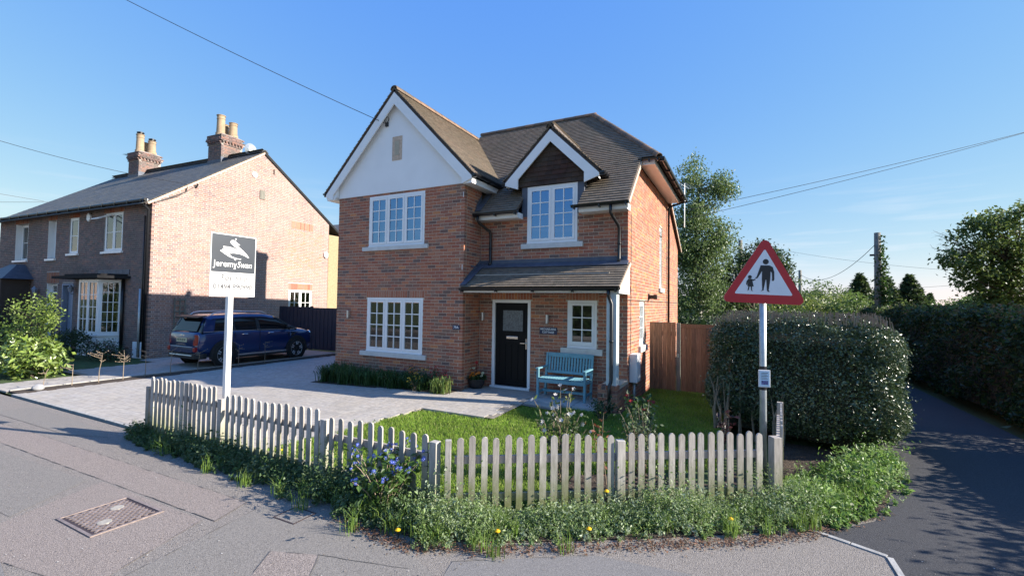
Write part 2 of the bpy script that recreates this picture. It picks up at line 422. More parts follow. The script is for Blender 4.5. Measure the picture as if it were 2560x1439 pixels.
# ---------------------------------------------------------------- many small pieces: bricks, tiles, slates, pavers
BOXF = [(3, 2, 1, 0), (4, 5, 6, 7), (0, 1, 5, 4), (1, 2, 6, 5), (2, 3, 7, 6), (3, 0, 4, 7)]
class Pieces:
    """collects alike pieces; the ones that show largest become objects, the rest one mesh"""
    def __init__(s, pool, xf=None):
        s.items = []; s.pool = pool; s.xf = xf or Matrix.Identity(4)
    def put(s, c, ax, ay, az, L, D, H, ci, nrm, wedge=0.0):
        # ax length dir, ay depth dir (into wall), az height dir (unit vectors); nrm outward
        s.items.append((Vector(c), Vector(ax), Vector(ay), Vector(az), round(L, 3), round(D, 3), round(H, 3), ci, Vector(nrm), wedge))
    @staticmethod
    def verts(L, D, H, w):
        a, b, h = L/2, D/2, H/2
        # wedge: the lower (−z) edge lifted outwards (−y) by w
        return [(-a, -b-w, -h), (a, -b-w, -h), (a, b-w, -h), (-a, b-w, -h), (-a, -b, h), (a, -b, h), (a, b, h), (-a, b, h)]
    def finish(s, name, mass_name, material, parent, mass_parent=None, nmax=300, want=None):
        rot = s.xf.to_3x3(); sc = []
        for i, it in enumerate(s.items):
            p = s.xf @ it[0]; n = rot @ it[8]
            d = Vector(CAM)-p; dist = d.length
            u, v, z = proj(p)
            k = n.dot(d)/dist
            vis = z > 0.2 and 0 < u < 2560 and 0 < v < 1439 and k > 0.05
            sc.append(it[4]*it[6]*k/(dist*dist) if vis else 0.0)
        order = sorted(range(len(s.items)), key=lambda i: -sc[i])
        chosen = set(i for i in order[:nmax] if sc[i] > 0)
        cache = {}
        for i in sorted(chosen):
            c, ax, ay, az, L, D, H, ci, n, w = s.items[i]
            key = (L, D, H, ci, round(w, 4))
            if key not in cache:
                mb = MB(); mb.add(s.verts(L, D, H, w), BOXF, s.pool[ci])
                me = mb.mesh(name); me.materials.append(material); cache[key] = me
            o = bpy.data.objects.new(name, cache[key])
            link(o, parent)
            o.matrix_local = Matrix(((ax.x, ay.x, az.x, c.x), (ax.y, ay.y, az.y, c.y), (ax.z, ay.z, az.z, c.z), (0, 0, 0, 1)))
        rest = [it for i, it in enumerate(s.items) if i not in chosen]
        if rest:
            n = len(rest)
            Cc = np.array([it[0] for it in rest]); A = np.array([it[1] for it in rest]); B = np.array([it[2] for it in rest]); Z = np.array([it[3] for it in rest])
            lv = np.array([s.verts(it[4], it[5], it[6], it[9]) for it in rest])
            Vv = Cc[:, None, :]+lv[:, :, 0:1]*A[:, None, :]+lv[:, :, 1:2]*B[:, None, :]+lv[:, :, 2:3]*Z[:, None, :]
            F = np.array(BOXF)[None]+(np.arange(n)*8)[:, None, None]
            cols = np.repeat(np.array([s.pool[it[7]] for it in rest], dtype=np.float32), 6, axis=0)
            o = rawmesh(mass_name, Vv.reshape(-1, 3), F.reshape(-1, 4), cols, material, mass_parent or parent, 'stuff')
            return o

def subtract(iv, holes):
    out = [iv]
    for h0, h1 in holes:
        nx = []
        for a, b in out:
            if h1 <= a or h0 >= b: nx.append((a, b)); continue
            if h0 > a: nx.append((a, h0))
            if h1 < b: nx.append((h1, b))
        out = nx
    return out

def brick_wall(pc, O, ux, nrm, z0, z1, span, holes, pick, quoin=(None, None), bond='stretcher', joint=0.010, off=0.0, proud=0.0, pitch=0.075, length=0.225):
    """O: a point of the wall's outer face at u=0,z=0. span(z)->(u0,u1). holes: (u0,u1,z0,z1).
    quoin: parity of the course on which a wall end reaches right to the corner (None = plain end)."""
    O = Vector(O); ux = Vector(ux); nrm = Vector(nrm); k = 0; z = z0
    while z < z1-0.02:
        h = min(pitch, z1-z); zm = z+h/2
        a, b = span(zm)
        if quoin[0] is not None and (k % 2) != quoin[0]: a += 0.1125
        if quoin[1] is not None and (k % 2) != quoin[1]: b -= 0.1125
        for (s0, s1) in subtract((a, b), [(h0, h1) for h0, h1, hz0, hz1 in holes if hz0-0.02 < zm < hz1+0.02]):
            u = s0
            if bond == 'stretcher':
                u = math.floor((s0-off-(0.5*length if k % 2 else 0))/length)*length+off+(0.5*length if k % 2 else 0)
                seq = [length]
            else:
                seq = [length, length/2]
                P = length*1.5
                sh = (0.0 if k % 2 else P/2)
                u = math.floor((s0-off-sh)/P)*P+off+sh
            i = 0
            while u < s1-0.01:
                L = seq[i % len(seq)]; i += 1
                u0, u1 = max(u, s0), min(u+L, s1)
                u += L
                if u1-u0 < 0.035: continue
                Lb = u1-u0-joint
                ql = quoin[0] is not None and u0 <= s0+1e-6 and s0 == a; qr = quoin[1] is not None and u1 >= s1-1e-6 and s1 == b
                dep = 0.10 if ql or qr else 0.03
                e0, e1 = (u0 if ql and (k % 2) == quoin[0] else u0+joint/2), (u1 if qr and (k % 2) == quoin[1] else u1-joint/2)
                Lb = e1-e0
                out = proud+random.uniform(-0.0015, 0.0015)
                c = O+ux*((e0+e1)/2)+Vector((0, 0, zm))-nrm*(dep/2-out)
                pc.put(c, ux, -nrm, (0, 0, 1), Lb, dep, h-joint, pick(u0, zm, L), nrm)
        z += pitch; k += 1

def soldier(pc, O, ux, nrm, u0, u1, z0, z1, pick, proud=0.0):
    n = max(1, round((u1-u0)/0.075)); w = (u1-u0)/n
    O = Vector(O); ux = Vector(ux); nrm = Vector(nrm)
    for i in range(n):
        c = O+ux*(u0+(i+.5)*w)+Vector((0, 0, (z0+z1)/2))-nrm*(0.015-proud)
        pc.put(c, ux, -nrm, (0, 0, 1), w-0.01, 0.03, z1-z0-0.01, pick(u0+i*w, z0, w), nrm)

def wall_sheet(mb, O, ux, nrm, u0, u1, z0, z1, holes, depth=0.25, recess=0.0032):
    """mortar face with openings and their reveals"""
    O = Vector(O); ux = Vector(ux); nrm = Vector(nrm)
    us = sorted(set([u0, u1]+[min(max(h[0], u0), u1) for h in holes]+[min(max(h[1], u0), u1) for h in holes]))
    zs = sorted(set([z0, z1]+[min(max(h[2], z0), z1) for h in holes]+[min(max(h[3], z0), z1) for h in holes]))
    def P(u, z, d): return O+ux*u+Vector((0, 0, z))-nrm*d
    def inside(u, z): return any(h[0] < u < h[1] and h[2] < z < h[3] for h in holes)
    for i in range(len(us)-1):
        for j in range(len(zs)-1):
            if inside((us[i]+us[i+1])/2, (zs[j]+zs[j+1])/2): continue
            for d, fl in ((recess, False), (depth, True)):
                q = [P(us[i], zs[j], d), P(us[i+1], zs[j], d), P(us[i+1], zs[j+1], d), P(us[i], zs[j+1], d)]
                mb.add(q, [(3, 2, 1, 0) if fl else (0, 1, 2, 3)])
    for h in holes:
        a, b, c, d = max(h[0], u0), min(h[1], u1), max(h[2], z0), min(h[3], z1)
        ring = [(a, c), (b, c), (b, d), (a, d)]
        for i in range(4):
            p, q = ring[i], ring[(i+1) % 4]
            mb.add([P(*p, recess), P(*q, recess), P(*q, depth), P(*p, depth)], [(0, 1, 2, 3)])
    # edges
    for (a, b, c, d) in ((u0, z0, u0, z1), (u1, z0, u1, z1), (u0, z1, u1, z1)):
        mb.add([P(a, b, recess), P(c, d, recess), P(c, d, depth), P(a, b, depth)], [(0, 1, 2, 3)])

def tile_plane(pc, O, a, s, n, rows, span, pick, w=0.165, gauge=0.1, th=0.013, lift=0.028, jit=0.0012):
    """O eave corner; a along eave, s up the slope, n outward. span(sv)->(a0,a1) at slope distance sv."""
    O = Vector(O); a = Vector(a).normalized(); s = Vector(s).normalized(); n = Vector(n).normalized()
    for r in range(rows):
        sv = r*gauge
        lo, hi = span(sv+gauge*0.5)
        if hi-lo < 0.03: continue
        u = math.floor(lo/w)*w+(w/2 if r % 2 else 0)-w
        while u < hi:
            u0, u1 = max(u, lo), min(u+w, hi); u += w
            if u1-u0 < 0.03: continue
            c = O+a*((u0+u1)/2)+s*(sv+0.06+random.uniform(-jit, jit))+n*(th/2+random.uniform(0, 0.0014))
            pc.put(c, a, -n, s, u1-u0-0.0006, th, 0.16 if gauge < 0.13 else gauge*1.45, pick(u0, sv), n, lift)

# ---------------------------------------------------------------- foliage
def unit(v):
    return v/np.maximum(np.linalg.norm(v, axis=1, keepdims=True), 1e-9)
def leaves(name, P, size, pal, material, parent=None, kind=None, nrm=None, flat=0.5, aspect=0.55, jitter=0.35, shade=None, droop=0.0, cidx=None):
    """P (n,3) leaf bases. Each leaf is a folded diamond. nrm: preferred outward normal per leaf."""
    n = len(P)
    r = unit(rng.normal(size=(n, 3)))
    if nrm is not None: r = unit(r*(1-flat)+nrm*flat)
    t = unit(np.cross(r, unit(rng.normal(size=(n, 3)))))
    if droop: t = unit(t+np.array([0, 0, -droop]))
    b = unit(np.cross(r, t)); r = np.cross(t, b)
    L = size*(1+jitter*rng.uniform(-1, 1, size=(n, 1))); W = L*aspect*0.5
    v0 = P-t*L*0.1; v2 = P+t*L*0.9
    mid = P+t*L*0.4
    v1 = mid+b*W+r*W*0.35; v3 = mid-b*W+r*W*0.35
    verts = np.stack([v0, v1, v2, v3], 1).reshape(-1, 3)
    # two triangles folded on the midrib
    i = np.arange(n)[:, None]*4
    F = np.concatenate([i+np.array([[0, 1, 2]]), i+np.array([[0, 2, 3]])], 1).reshape(-1, 3)
    pal = np.array(pal, dtype=np.float32)
    c = (pal[rng.integers(0, len(pal), n)] if cidx is None else pal[cidx])*rng.uniform(0.75, 1.25, size=(n, 1))
    cols = np.repeat(c, 2, axis=0)
    return rawmesh(name, verts, F, cols, material, parent, kind)

def clumps_in(ells, n, surf=0.75):
    """points in a union of ellipsoids (cx,cy,cz,rx,ry,rz), biased to the outside"""
    vol = np.array([e[3]*e[4]*e[5] for e in ells])**(2/3); vol = vol/vol.sum()
    out = []
    for e, k in zip(ells, rng.multinomial(n, vol)):
        d = unit(rng.normal(size=(k, 3))); rr = surf+(1-surf)*rng.uniform(size=(k, 1))
        rr = np.where(rng.uniform(size=(k, 1)) < 0.25, rng.uniform(0.2, 1, size=(k, 1)), rr)
        out.append(np.array(e[:3])+d*rr*np.array(e[3:6]))
    return np.concatenate(out)

def tree(name, label, cat, base, ells, nclump, per, spread, size, pal, trunk_r, bark, top=None, group=None, aspect=0.55, matl=None, limbs=40, droop=0.0, flat=0.25, surf=0.7, lean=(0, 0)):
    root = thing(name, label, cat, tuple(base), 0, group)
    base = np.array(base, float)
    E = [tuple(np.array(e[:3])-base)+tuple(e[3:]) for e in ells]
    cl = clumps_in(E, nclump, surf)
    zt = float(top if top is not None else max(e[2] for e in E))
    mb = MB(); rnd = random.Random(int(abs(base[0]*97+base[1]*13)))
    pts = [Vector((lean[0]*t*t+rnd.uniform(-.06, .06)*t*2, lean[1]*t*t+rnd.uniform(-.06, .06)*t*2, zt*t)) for t in (0, .12, .3, .5, .7, .88, 1)]
    pts[0] = Vector((0, 0, -0.05))
    mb.tube(pts, [trunk_r*1.35, trunk_r*1.05, trunk_r*.85, trunk_r*.65, trunk_r*.45, trunk_r*.28, trunk_r*.12], 8)
    mb.build('trunk', bark, root, smooth=True)
    lb = MB()
    for p in cl[rng.permutation(len(cl))[:limbs]]:
        p = Vector(p); t = min(0.95, max(0.18, (p.z-0.45*math.hypot(p.x, p.y))/max(zt, .1)))
        i = t*6; k = max(0, min(5, int(i))); a = pts[k].lerp(pts[k+1], i-k) if k < 6 else pts[-1]
        # parametrisation is uneven; good enough for a limb root
        m = a.lerp(p, .5)+Vector((rnd.uniform(-.12, .12), rnd.uniform(-.12, .12), rnd.uniform(0, .2)))*(p-a).length*0.5
        r = trunk_r*0.38*(1-t*.6)
        r = float(r); lb.tube([a, a.lerp(m, .5), m, m.lerp(p, .55)+Vector((0, 0, .03)), p], [r, r*.8, r*.55, r*.32, r*.12], 5, caps=False)
    lb.build('limbs', bark, root, smooth=True)
    P = np.repeat(cl, per, axis=0)+rng.normal(size=(nclump*per, 3))*spread*np.array([1, 1, .75])
    leaves('crown', P, size, pal, matl or M['leaf'], root, None, nrm=np.tile([[0.3, -0.1, 1.0]], (len(P), 1)), flat=flat, aspect=aspect, droop=droop)
    return root
# ================================================================ THE SETTING
def sheet(name, poly, z, material, kind='structure'):
    mb = MB(); mb.add([(x, y, z) for x, y in poly], [tuple(range(len(poly)))])
    o = mb.build(name, material); tag(o, kind=kind)
    return o
sheet('ground', [(-500, -500), (500, -500), (500, 500), (-500, 500)], -0.30, M['field'])
sheet('garden_ground', [(-40, -4.7), (3.0, -4.8), (6.05, -2.85), (7.4, -1.4), (7.6, 40), (-40, 40)], -0.165, M['turf'])
pv = sheet('pavement', [(-60, -9.7), (60, -9.7), (60, -3.6), (9.9, -3.2), (7.2, -1.6), (5.95, -2.95), (3.0, -4.82), (-2.6, -4.9), (-60, -4.9)], -0.140, M['tarmac'])
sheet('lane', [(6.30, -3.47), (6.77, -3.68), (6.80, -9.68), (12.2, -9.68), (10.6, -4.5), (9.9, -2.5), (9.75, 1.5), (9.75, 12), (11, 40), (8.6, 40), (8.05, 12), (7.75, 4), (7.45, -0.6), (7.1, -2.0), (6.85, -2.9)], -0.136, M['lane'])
sheet('road', [(-200, -16.2), (200, -16.2), (200, -9.85), (-200, -9.85)], -0.262, M['road'])
kb = MB()
for i in range(80):
    kb.box(-36+i*0.92, -9.85, -0.30, -36+i*0.92+0.91, -9.70, -0.138)
tag(kb.build('kerb', M['edging']), kind='structure')
tag(MB().box(-80, -18.6, -0.3, 80, -16.2, -0.14).build('far_pavement', M['tarmac']), kind='structure')
# repaired patches in the pavement, each laid as its own thin sheet
def patch(poly, m, z=-0.1375):
    sheet('tarmac_patch', poly, z, m)
patch([(-9.5, -5.93), (-4.2, -5.70), (1.05, -5.62), (1.18, -6.02), (-4.2, -6.12), (-9.5, -6.30)], M['tarmac_pink'])
patch([(-0.9, -6.08), (1.05, -6.06), (1.42, -7.05), (0.2, -7.25), (-0.5, -7.0)], M['tarmac_pink'], -0.1380)
patch([(1.22, -5.30), (2.75, -5.35), (3.9, -5.9), (3.55, -7.2), (2.1, -7.35), (1.55, -7.3)], M['tarmac_grey'])
patch([(2.12, -6.10), (2.52, -5.95), (2.78, -6.30), (2.36, -6.48)], M['tarmac_pink'], -0.1350)
patch([(3.55, -5.50), (4.55, -4.85), (5.3, -4.75), (5.35, -5.6), (4.55, -6.5), (3.75, -6.3)], M['tarmac_blue'], -0.1362)
patch([(-0.55, -7.05), (0.75, -7.28), (1.35, -7.5), (0.9, -8.2), (-1.6, -8.2), (-3.4, -7.1)], M['tarmac_blue'], -0.1346)
patch([(-6.4, -5.02), (-3.6, -5.1), (-2.9, -5.25), (-3.6, -5.5), (-6.6, -5.55)], M['tarmac_grey'], -0.1352)
patch([(-3.4, -6.25), (-1.1, -6.15), (-0.6, -6.9), (-3.3, -7.0)], M['tarmac_grey'], -0.1368)
# bitumen seams and a few cracks
def seam(pts, w=.0035, z=-.1336):
    P_ = []
    for a, b in zip(pts, pts[1:]):
        n_ = max(2, int(math.hypot(b[0]-a[0], b[1]-a[1])/.12))
        for i in range(n_): P_.append((a[0]+(b[0]-a[0])*i/n_+random.gauss(0, .003), a[1]+(b[1]-a[1])*i/n_+random.gauss(0, .003)))
    P_.append(pts[-1]); mb = MB()
    for i in range(len(P_)-1):
        if random.random() < .25: continue
        (x0, y0), (x1, y1) = P_[i], P_[i+1]; d = math.hypot(x1-x0, y1-y0) or 1; nx_, ny_ = -(y1-y0)/d*w*random.uniform(.4, 1.2), (x1-x0)/d*w*random.uniform(.4, 1.2)
        mb.add([(x0-nx_, y0-ny_, z), (x1-nx_, y1-ny_, z), (x1+nx_, y1+ny_, z), (x0+nx_, y0+ny_, z)], [(0, 1, 2, 3)])
    tag(mb.build('tarmac_seam', M['seam']), kind='structure')
seam([(-9.5, -5.93), (-4.2, -5.70), (1.05, -5.62), (1.18, -6.02)]); seam([(1.18, -6.02), (-4.2, -6.12), (-9.5, -6.30)])
seam([(1.22, -5.30), (1.55, -7.3)]); seam([(3.9, -5.9), (3.55, -7.2)]); seam([(-.5, -7.0), (.2, -7.25), (1.42, -7.05), (1.05, -6.06)])
seam([(2.12, -6.10), (2.52, -5.95), (2.78, -6.30), (2.36, -6.48), (2.12, -6.10)], .005); seam([(3.55, -5.50), (4.55, -4.85)]); seam([(3.55, -5.50), (3.75, -6.3), (4.55, -6.5)])
seam([(2.52, -5.95), (3.3, -5.75), (3.9, -5.9)], .003); seam([(2.36, -6.48), (3.0, -6.75), (3.6, -6.7)], .003); seam([(-3.4, -7.1), (-1.2, -7.05), (-.55, -7.05)])
seam([(4.6, -5.6), (5.3, -5.3), (6.2, -4.6)], .003)
# grit and small stones lying on the tarmac
n = 2600; gx_ = rng.uniform(-4, 8, n); gy_ = rng.uniform(-8, -3.2, n); k = (gy_ < -5.15) | (gx_ > 6.6)
P_ = np.stack([gx_[k], gy_[k], np.full(k.sum(), -.132)], 1)
GRIT = P_
# concrete edging between pavement and lane
def strip(name, pts, w, z0, z1, m, n=None):
    for a, b in zip(pts, pts[1:]):
        o = MB().beam((a[0], a[1], (z0+z1)/2), (b[0], b[1], (z0+z1)/2), w, z1-z0).build(name, m)
        tag(o, kind='structure')
strip('edging', [(6.20, -3.42), (6.52, -3.56)], 0.045, -0.19, -0.130, M['edging'])
strip('edging', [(6.53, -3.565), (6.76, -3.67)], 0.045, -0.19, -0.130, M['edging'])
strip('edging', [(6.775, -3.69), (6.79, -4.4)], 0.045, -0.19, -0.130, M['edging'])
strip('edging', [(6.79, -4.41), (6.81, -5.3)], 0.045, -0.19, -0.131, M['edging'])
for a, b in zip([(-8.3, -4.80), (-6.9, -4.80), (-5.5, -4.80), (-4.1, -4.80)], [(-6.92, -4.80), (-5.52, -4.80), (-4.12, -4.80), (-2.45, -4.82)]):
    strip('edging', [a, b], 0.05, -0.20, -0.122, M['edging'])

# ---- block-paved drive
def drive_in(x, y):
    if y < -4.75 or x < -8.28: return False
    lawn_x = -0.154+(y+3.77)*0.199
    if y <= -1.72: return x < (lawn_x if y < -1.79 else 1.68)
    if x >= 0: return (x < 1.70 and y < 0.70) if y > -0.32 else x < 1.68
    if x > -4.06: return y < -0.80+0.055*(x+4)
    return y < 4.62
def nb_drive_in(x, y): return -12.7 < x < -8.86 and -4.75 < y < 4.6 and not (x < -10.2 and y < -2.9) and not (x < -11.6 and y < -0.6)
PAV = [(.40, .365, .325), (.42, .38, .335), (.385, .35, .31), (.41, .37, .32), (.40, .37, .34), (.43, .395, .35), (.37, .34, .305), (.41, .38, .345)]
def pave(name_base, inside, x0, x1, y0, y1, rowd, zf, parent_label):
    g = MB(); nx, ny = int((x1-x0)/0.25), int((y1-y0)/0.25)
    idx = {}
    for i in range(nx+1):
        for j in range(ny+1):
            x, y = x0+(x1-x0)*i/nx, y0+(y1-y0)*j/ny
            idx[i, j] = len(g.v); g.v.append((x, y, zf(x, y)-0.007))
    for i in range(nx):
        for j in range(ny):
            xm, ym = x0+(x1-x0)*(i+.5)/nx, y0+(y1-y0)*(j+.5)/ny
            if sum(inside(xm+a, ym+b) for a in (-.11, 0, .11) for b in (-.11, 0, .11)) >= 6:
                g.f.append((idx[i, j], idx[i+1, j], idx[i+1, j+1], idx[i, j+1])); g.c.append(None)
    base = g.build(name_base, M['paver_bed']); tag(base, kind='structure')
    pc = Pieces(PAV); y = y0; r = 0
    while y < y1:
        x = x0-random.uniform(0, .2)
        while x < x1:
            L = random.choice((.12, .16, .16, .20, .24))
            xm, ym = x+L/2, y+rowd/2
            if inside(xm, ym):
                e_ = .05; axx = Vector((1, 0, (zf(xm+e_, ym)-zf(xm-e_, ym))/(2*e_))).normalized(); azz = Vector((0, 1, (zf(xm, ym+e_)-zf(xm, ym-e_))/(2*e_))).normalized()
                up_ = axx.cross(azz).normalized(); azz = up_.cross(axx)
                pc.put(Vector((xm, ym, zf(xm, ym)))-up_*(0.02+random.uniform(-.0004, .0004)), axx, -up_, azz, L-0.003, 0.04, rowd-0.003,
                       random.randrange(len(PAV)), up_)
            x += L
        y += rowd; r += 1
    pc.finish('paver', 'block_paving', M['paver'], base)
    return base
pave('driveway', drive_in, -8.3, 1.8, -4.76, 4.64, 0.16, gzf, '')
pave('neighbour_driveway', nb_drive_in, -12.8, -8.8, -4.76, 4.64, 0.16, lambda x, y: -0.13, '')
# planting strip between the two drives
st = MB()
st.box(-8.84, -4.72, -0.22, -8.30, 4.6, -0.128)
tag(st.build('planting_strip', M['soil']), kind='structure')
for y0 in np.arange(-4.70, 4.5, 0.92):
    strip('edging', [(-8.855, y0), (-8.855, y0+0.91)], 0.05, -0.2, -0.105, M['edging'])
fb = MB(); nx, ny = 24, 6
for i in range(nx+1):
    for j in range(ny+1):
        x = -4.0+3.99*i/nx; yf = -0.82+0.055*(x+4); y = yf+(-0.004-yf)*j/ny
        fb.v.append((x, y, gzf(x, y)+.012*math.sin(math.pi*j/ny)+random.uniform(0, .012)*(0 < j < ny)-.004))
for i in range(nx):
    for j in range(ny): fb.f.append((i*(ny+1)+j, (i+1)*(ny+1)+j, (i+1)*(ny+1)+j+1, i*(ny+1)+j+1)); fb.c.append(None)
tag(fb.build('flower_bed', M['soil']), kind='structure')
# doorstep slabs under the porch
for i, (a, b) in enumerate(((1.735, 2.215), (2.225, 2.705), (2.715, 3.20))):
    o = MB().box(a, -0.26, -0.12, b, 0.74, 0.006).build('paving_slab', M['slab'], bevel=0.006); tag(o, kind='structure')

# ---- lawn
DA, DB = np.array([3.02, -4.86]), np.array([6.02, -2.95])
DL = np.linalg.norm(DB-DA); DD = (DB-DA)/DL; DN = np.array([-DD[1], DD[0]])    # DN points into the garden
def lawn_in(x, y):
    x = np.asarray(x); y = np.asarray(y)
    ins = (y > -4.80) & (x < 5.4) & (y < 2.72) & (x > -1)
    s = (x-DA[0])*DD[0]+(y-DA[1])*DD[1]; t = (x-DA[0])*DN[0]+(y-DA[1])*DN[1]
    ins &= (t > 0.03)
    left = np.where(y < -1.74, np.where(y < -1.70, -0.154+(y+3.77)*0.199, 0.24), 0.24)
    ins &= np.where(y < -1.79+0.18*np.clip((x-.24)/1.4, 0, 1)*1.4, x > left, x > 1.72)
    ins &= ~((y > -0.30) & (x < 3.66))
    ins &= ~((x > 3.1) & (x < 3.62) & (y > -0.30))
    return ins
def lawn_z(x, y): return -0.125+0.085*np.clip((y+4.9)/4.5, 0, 1)
g = MB(); nx, ny = 44, 52; idx = {}
for i in range(nx+1):
    for j in range(ny+1):
        x, y = -0.45+6.2*i/nx, -4.85+7.6*j/ny
        idx[i, j] = len(g.v); g.v.append((x, y, float(lawn_z(x, y))-0.012))
for i in range(nx):
    for j in range(ny):
        x, y = -0.45+6.2*(i+.5)/nx, -4.85+7.6*(j+.5)/ny
        if any(bool(lawn_in(x+a, y+b)) for a in (-.06, .06) for b in (-.06, .06)):
            g.f.append((idx[i, j], idx[i+1, j], idx[i+1, j+1], idx[i, j+1])); g.c.append(None)
lawn = g.build('lawn', M['turf']); tag(lawn, kind='structure')
def blades(name, X, Y, Z, h0, h1, w, pal, parent=None, label=None):
    n = len(X); P = np.stack([X, Y, Z], 1)
    a = rng.uniform(0, 2*np.pi, n); d = np.stack([np.cos(a), np.sin(a), np.zeros(n)], 1)
    h = rng.uniform(h0, h1, (n, 1)); ln = rng.normal(size=(n, 3))*0.35; ln[:, 2] = 1
    tip = P+unit(ln)*h; midp = P+np.array([0, 0, 1])*h*0.45+unit(ln)*h*0.1
    verts = np.stack([P-d*w, P+d*w, midp+d*w*.8, tip, midp-d*w*.8], 1).reshape(-1, 3)
    i = np.arange(n)[:, None]*5
    F = np.concatenate([i+np.array([[0, 1, 2]]), i+np.array([[0, 2, 4]]), i+np.array([[4, 2, 3]])], 1).reshape(-1, 3)
    pal = np.array(pal, dtype=np.float32); c = pal[rng.integers(0, len(pal), n)]*rng.uniform(.8, 1.2, (n, 1))
    return rawmesh(name, verts, F, np.repeat(c, 3, axis=0), M['grass'], parent, 'stuff')
N_ = 190000
X, Y = rng.uniform(-0.5, 5.5, N_), rng.uniform(-4.85, 2.72, N_)
s_ = (X-DA[0])*DD[0]+(Y-DA[1])*DD[1]; t_ = (X-DA[0])*DN[0]+(Y-DA[1])*DN[1]
k = lawn_in(X, Y) & ~((t_ < 0.85) & (s_ > 1.15))
X, Y = X[k], Y[k]
GR = [(.20, .33, .04), (.23, .37, .05), (.17, .29, .03), (.26, .37, .06), (.31, .36, .10)]
gb = blades('lawn_grass', X, Y, lawn_z(X, Y)-0.012, 0.025, 0.06, 0.0035, GR)
tag(gb, 'short bright green mown grass between drive and picket fence', 'grass', kind='stuff')
# rose bed soil inside the angled fence
rb = []
for s, t in ((1.1, 0.03), (DL, 0.03), (DL, 0.95), (1.5, 0.85)):
    p = DA+DD*s+DN*t; rb.append((p[0], p[1]))
sheet('rose_bed', rb, -0.098, M['soil'])
# soil under the verge weeds
sheet('verge', [(-2.75, -5.08), (-1.0, -5.12), (1.0, -5.16), (2.2, -5.26), (3.1, -5.38), (3.9, -4.98), (4.9, -4.36), (5.8, -3.74), (6.2, -3.36), (6.6, -3.0), (7.0, -2.5), (7.35, -1.5), (7.4, -0.4), (6.1, -0.4), (6.05, -2.8), (3.0, -4.75), (-2.6, -4.78)], -0.128, M['soil'])
# ================================================================ THE COTTAGE
house = thing('detached_house', 'modern red brick cottage with white front gable, dormer and black front door', 'house', (0, 0, 0))
W, DY, XL, ZB = 3.548, 0.752, -4.018, 4.707
BR = [(0.407, 0.162, 0.098), (0.373, 0.140, 0.085), (0.452, 0.185, 0.106), (0.339, 0.134, 0.090), (0.282, 0.134, 0.098), (0.237, 0.129, 0.098), (0.186, 0.112, 0.093), (0.520, 0.224, 0.106),
      (0.418, 0.196, 0.127), (0.316, 0.168, 0.122), (0.164, 0.112, 0.101), (0.362, 0.129, 0.085), (0.260, 0.151, 0.114), (0.395, 0.168, 0.106)]
BW = [10, 9, 9, 9, 8, 6, 4, 3, 8, 7, 2, 9, 6, 9]
def pick_main(u, z, L): return random.choices(range(len(BR)), BW)[0]
pcb = Pieces(BR)
# --- openings
LWIN = (-2.913, -1.136, 0.717, 2.066)
UWIN = (-2.913, -1.136, 3.359, 4.654)
DOOR = (0.35, 1.349, 0.0, 2.054)
SWIN = (2.24, 2.897, 1.023, 2.053)
DWIN = (1.244, 2.449, 3.34, 4.646)
VWIN = (4.706, 5.187, 2.46, 4.233)      # side wall, u = y
HWIN = (1.975, 2.585, 1.034, 2.062)
zlo = -0.15
# gable front
gw = MB(); wall_sheet(gw, (0, 0, 0), (1, 0, 0), (0, -1, 0), XL+.009, -.009, zlo, ZB, [LWIN, UWIN])
gable_wall = gw.build('gable_wall', M['mortar'], house)
sol = (LWIN[0]-.04, LWIN[1]+.04, 2.07, 2.25)
brick_wall(pcb, (0, 0, 0), (1, 0, 0), (0, -1, 0), zlo, ZB, lambda z: (XL, 0), [LWIN, UWIN, sol], pick_main, quoin=(None, 0))
soldier(pcb, (0, 0, 0), (1, 0, 0), (0, -1, 0), sol[0], sol[1], 2.07, 2.25, lambda u, z, L: random.choice([0, 2, 8, 13, 5, 1]))
# return wall (faces +x)
rw = MB(); wall_sheet(rw, (0, 0, 0), (0, 1, 0), (1, 0, 0), 0.01, DY, zlo, 4.66, [])
rw.build('return_wall', M['mortar'], house)
brick_wall(pcb, (0, 0, 0), (0, 1, 0), (1, 0, 0), zlo, 4.68, lambda z: (0, DY), [], pick_main, quoin=(1, None))
# recessed front
fw = MB(); wall_sheet(fw, (0, DY, 0), (1, 0, 0), (0, -1, 0), -.02, W-.009, zlo, 4.02, [DOOR, SWIN, (DWIN[0], DWIN[1], DWIN[2], 4.10)])
front_wall = fw.build('front_wall', M['mortar'], house)
sd1 = (DOOR[0]-.04, DOOR[1]+.04, 2.06, 2.25); sd2 = (SWIN[0]-.04, SWIN[1]+.04, 2.06, 2.25)
brick_wall(pcb, (0, DY, 0), (1, 0, 0), (0, -1, 0), zlo, 4.02, lambda z: (0.002, W), [DOOR, SWIN, DWIN, sd1, sd2], pick_main, quoin=(None, 0))
for q in (sd1, sd2): soldier(pcb, (0, DY, 0), (1, 0, 0), (0, -1, 0), q[0], q[1], 2.06, 2.25, lambda u, z, L: random.choice([0, 2, 8, 13, 1, 7]))
# side wall (faces +x)
YB = 8.70
def side_top(y):
    return min(4.02+0.944*(y-0.42), 5.19, 5.27-0.48*(y-6.3))
sw = MB(); wall_sheet(sw, (W, 0, 0), (0, 1, 0), (1, 0, 0), DY+.01, YB, zlo, 3.98, [(VWIN[0], VWIN[1], VWIN[2], 3.99), HWIN])
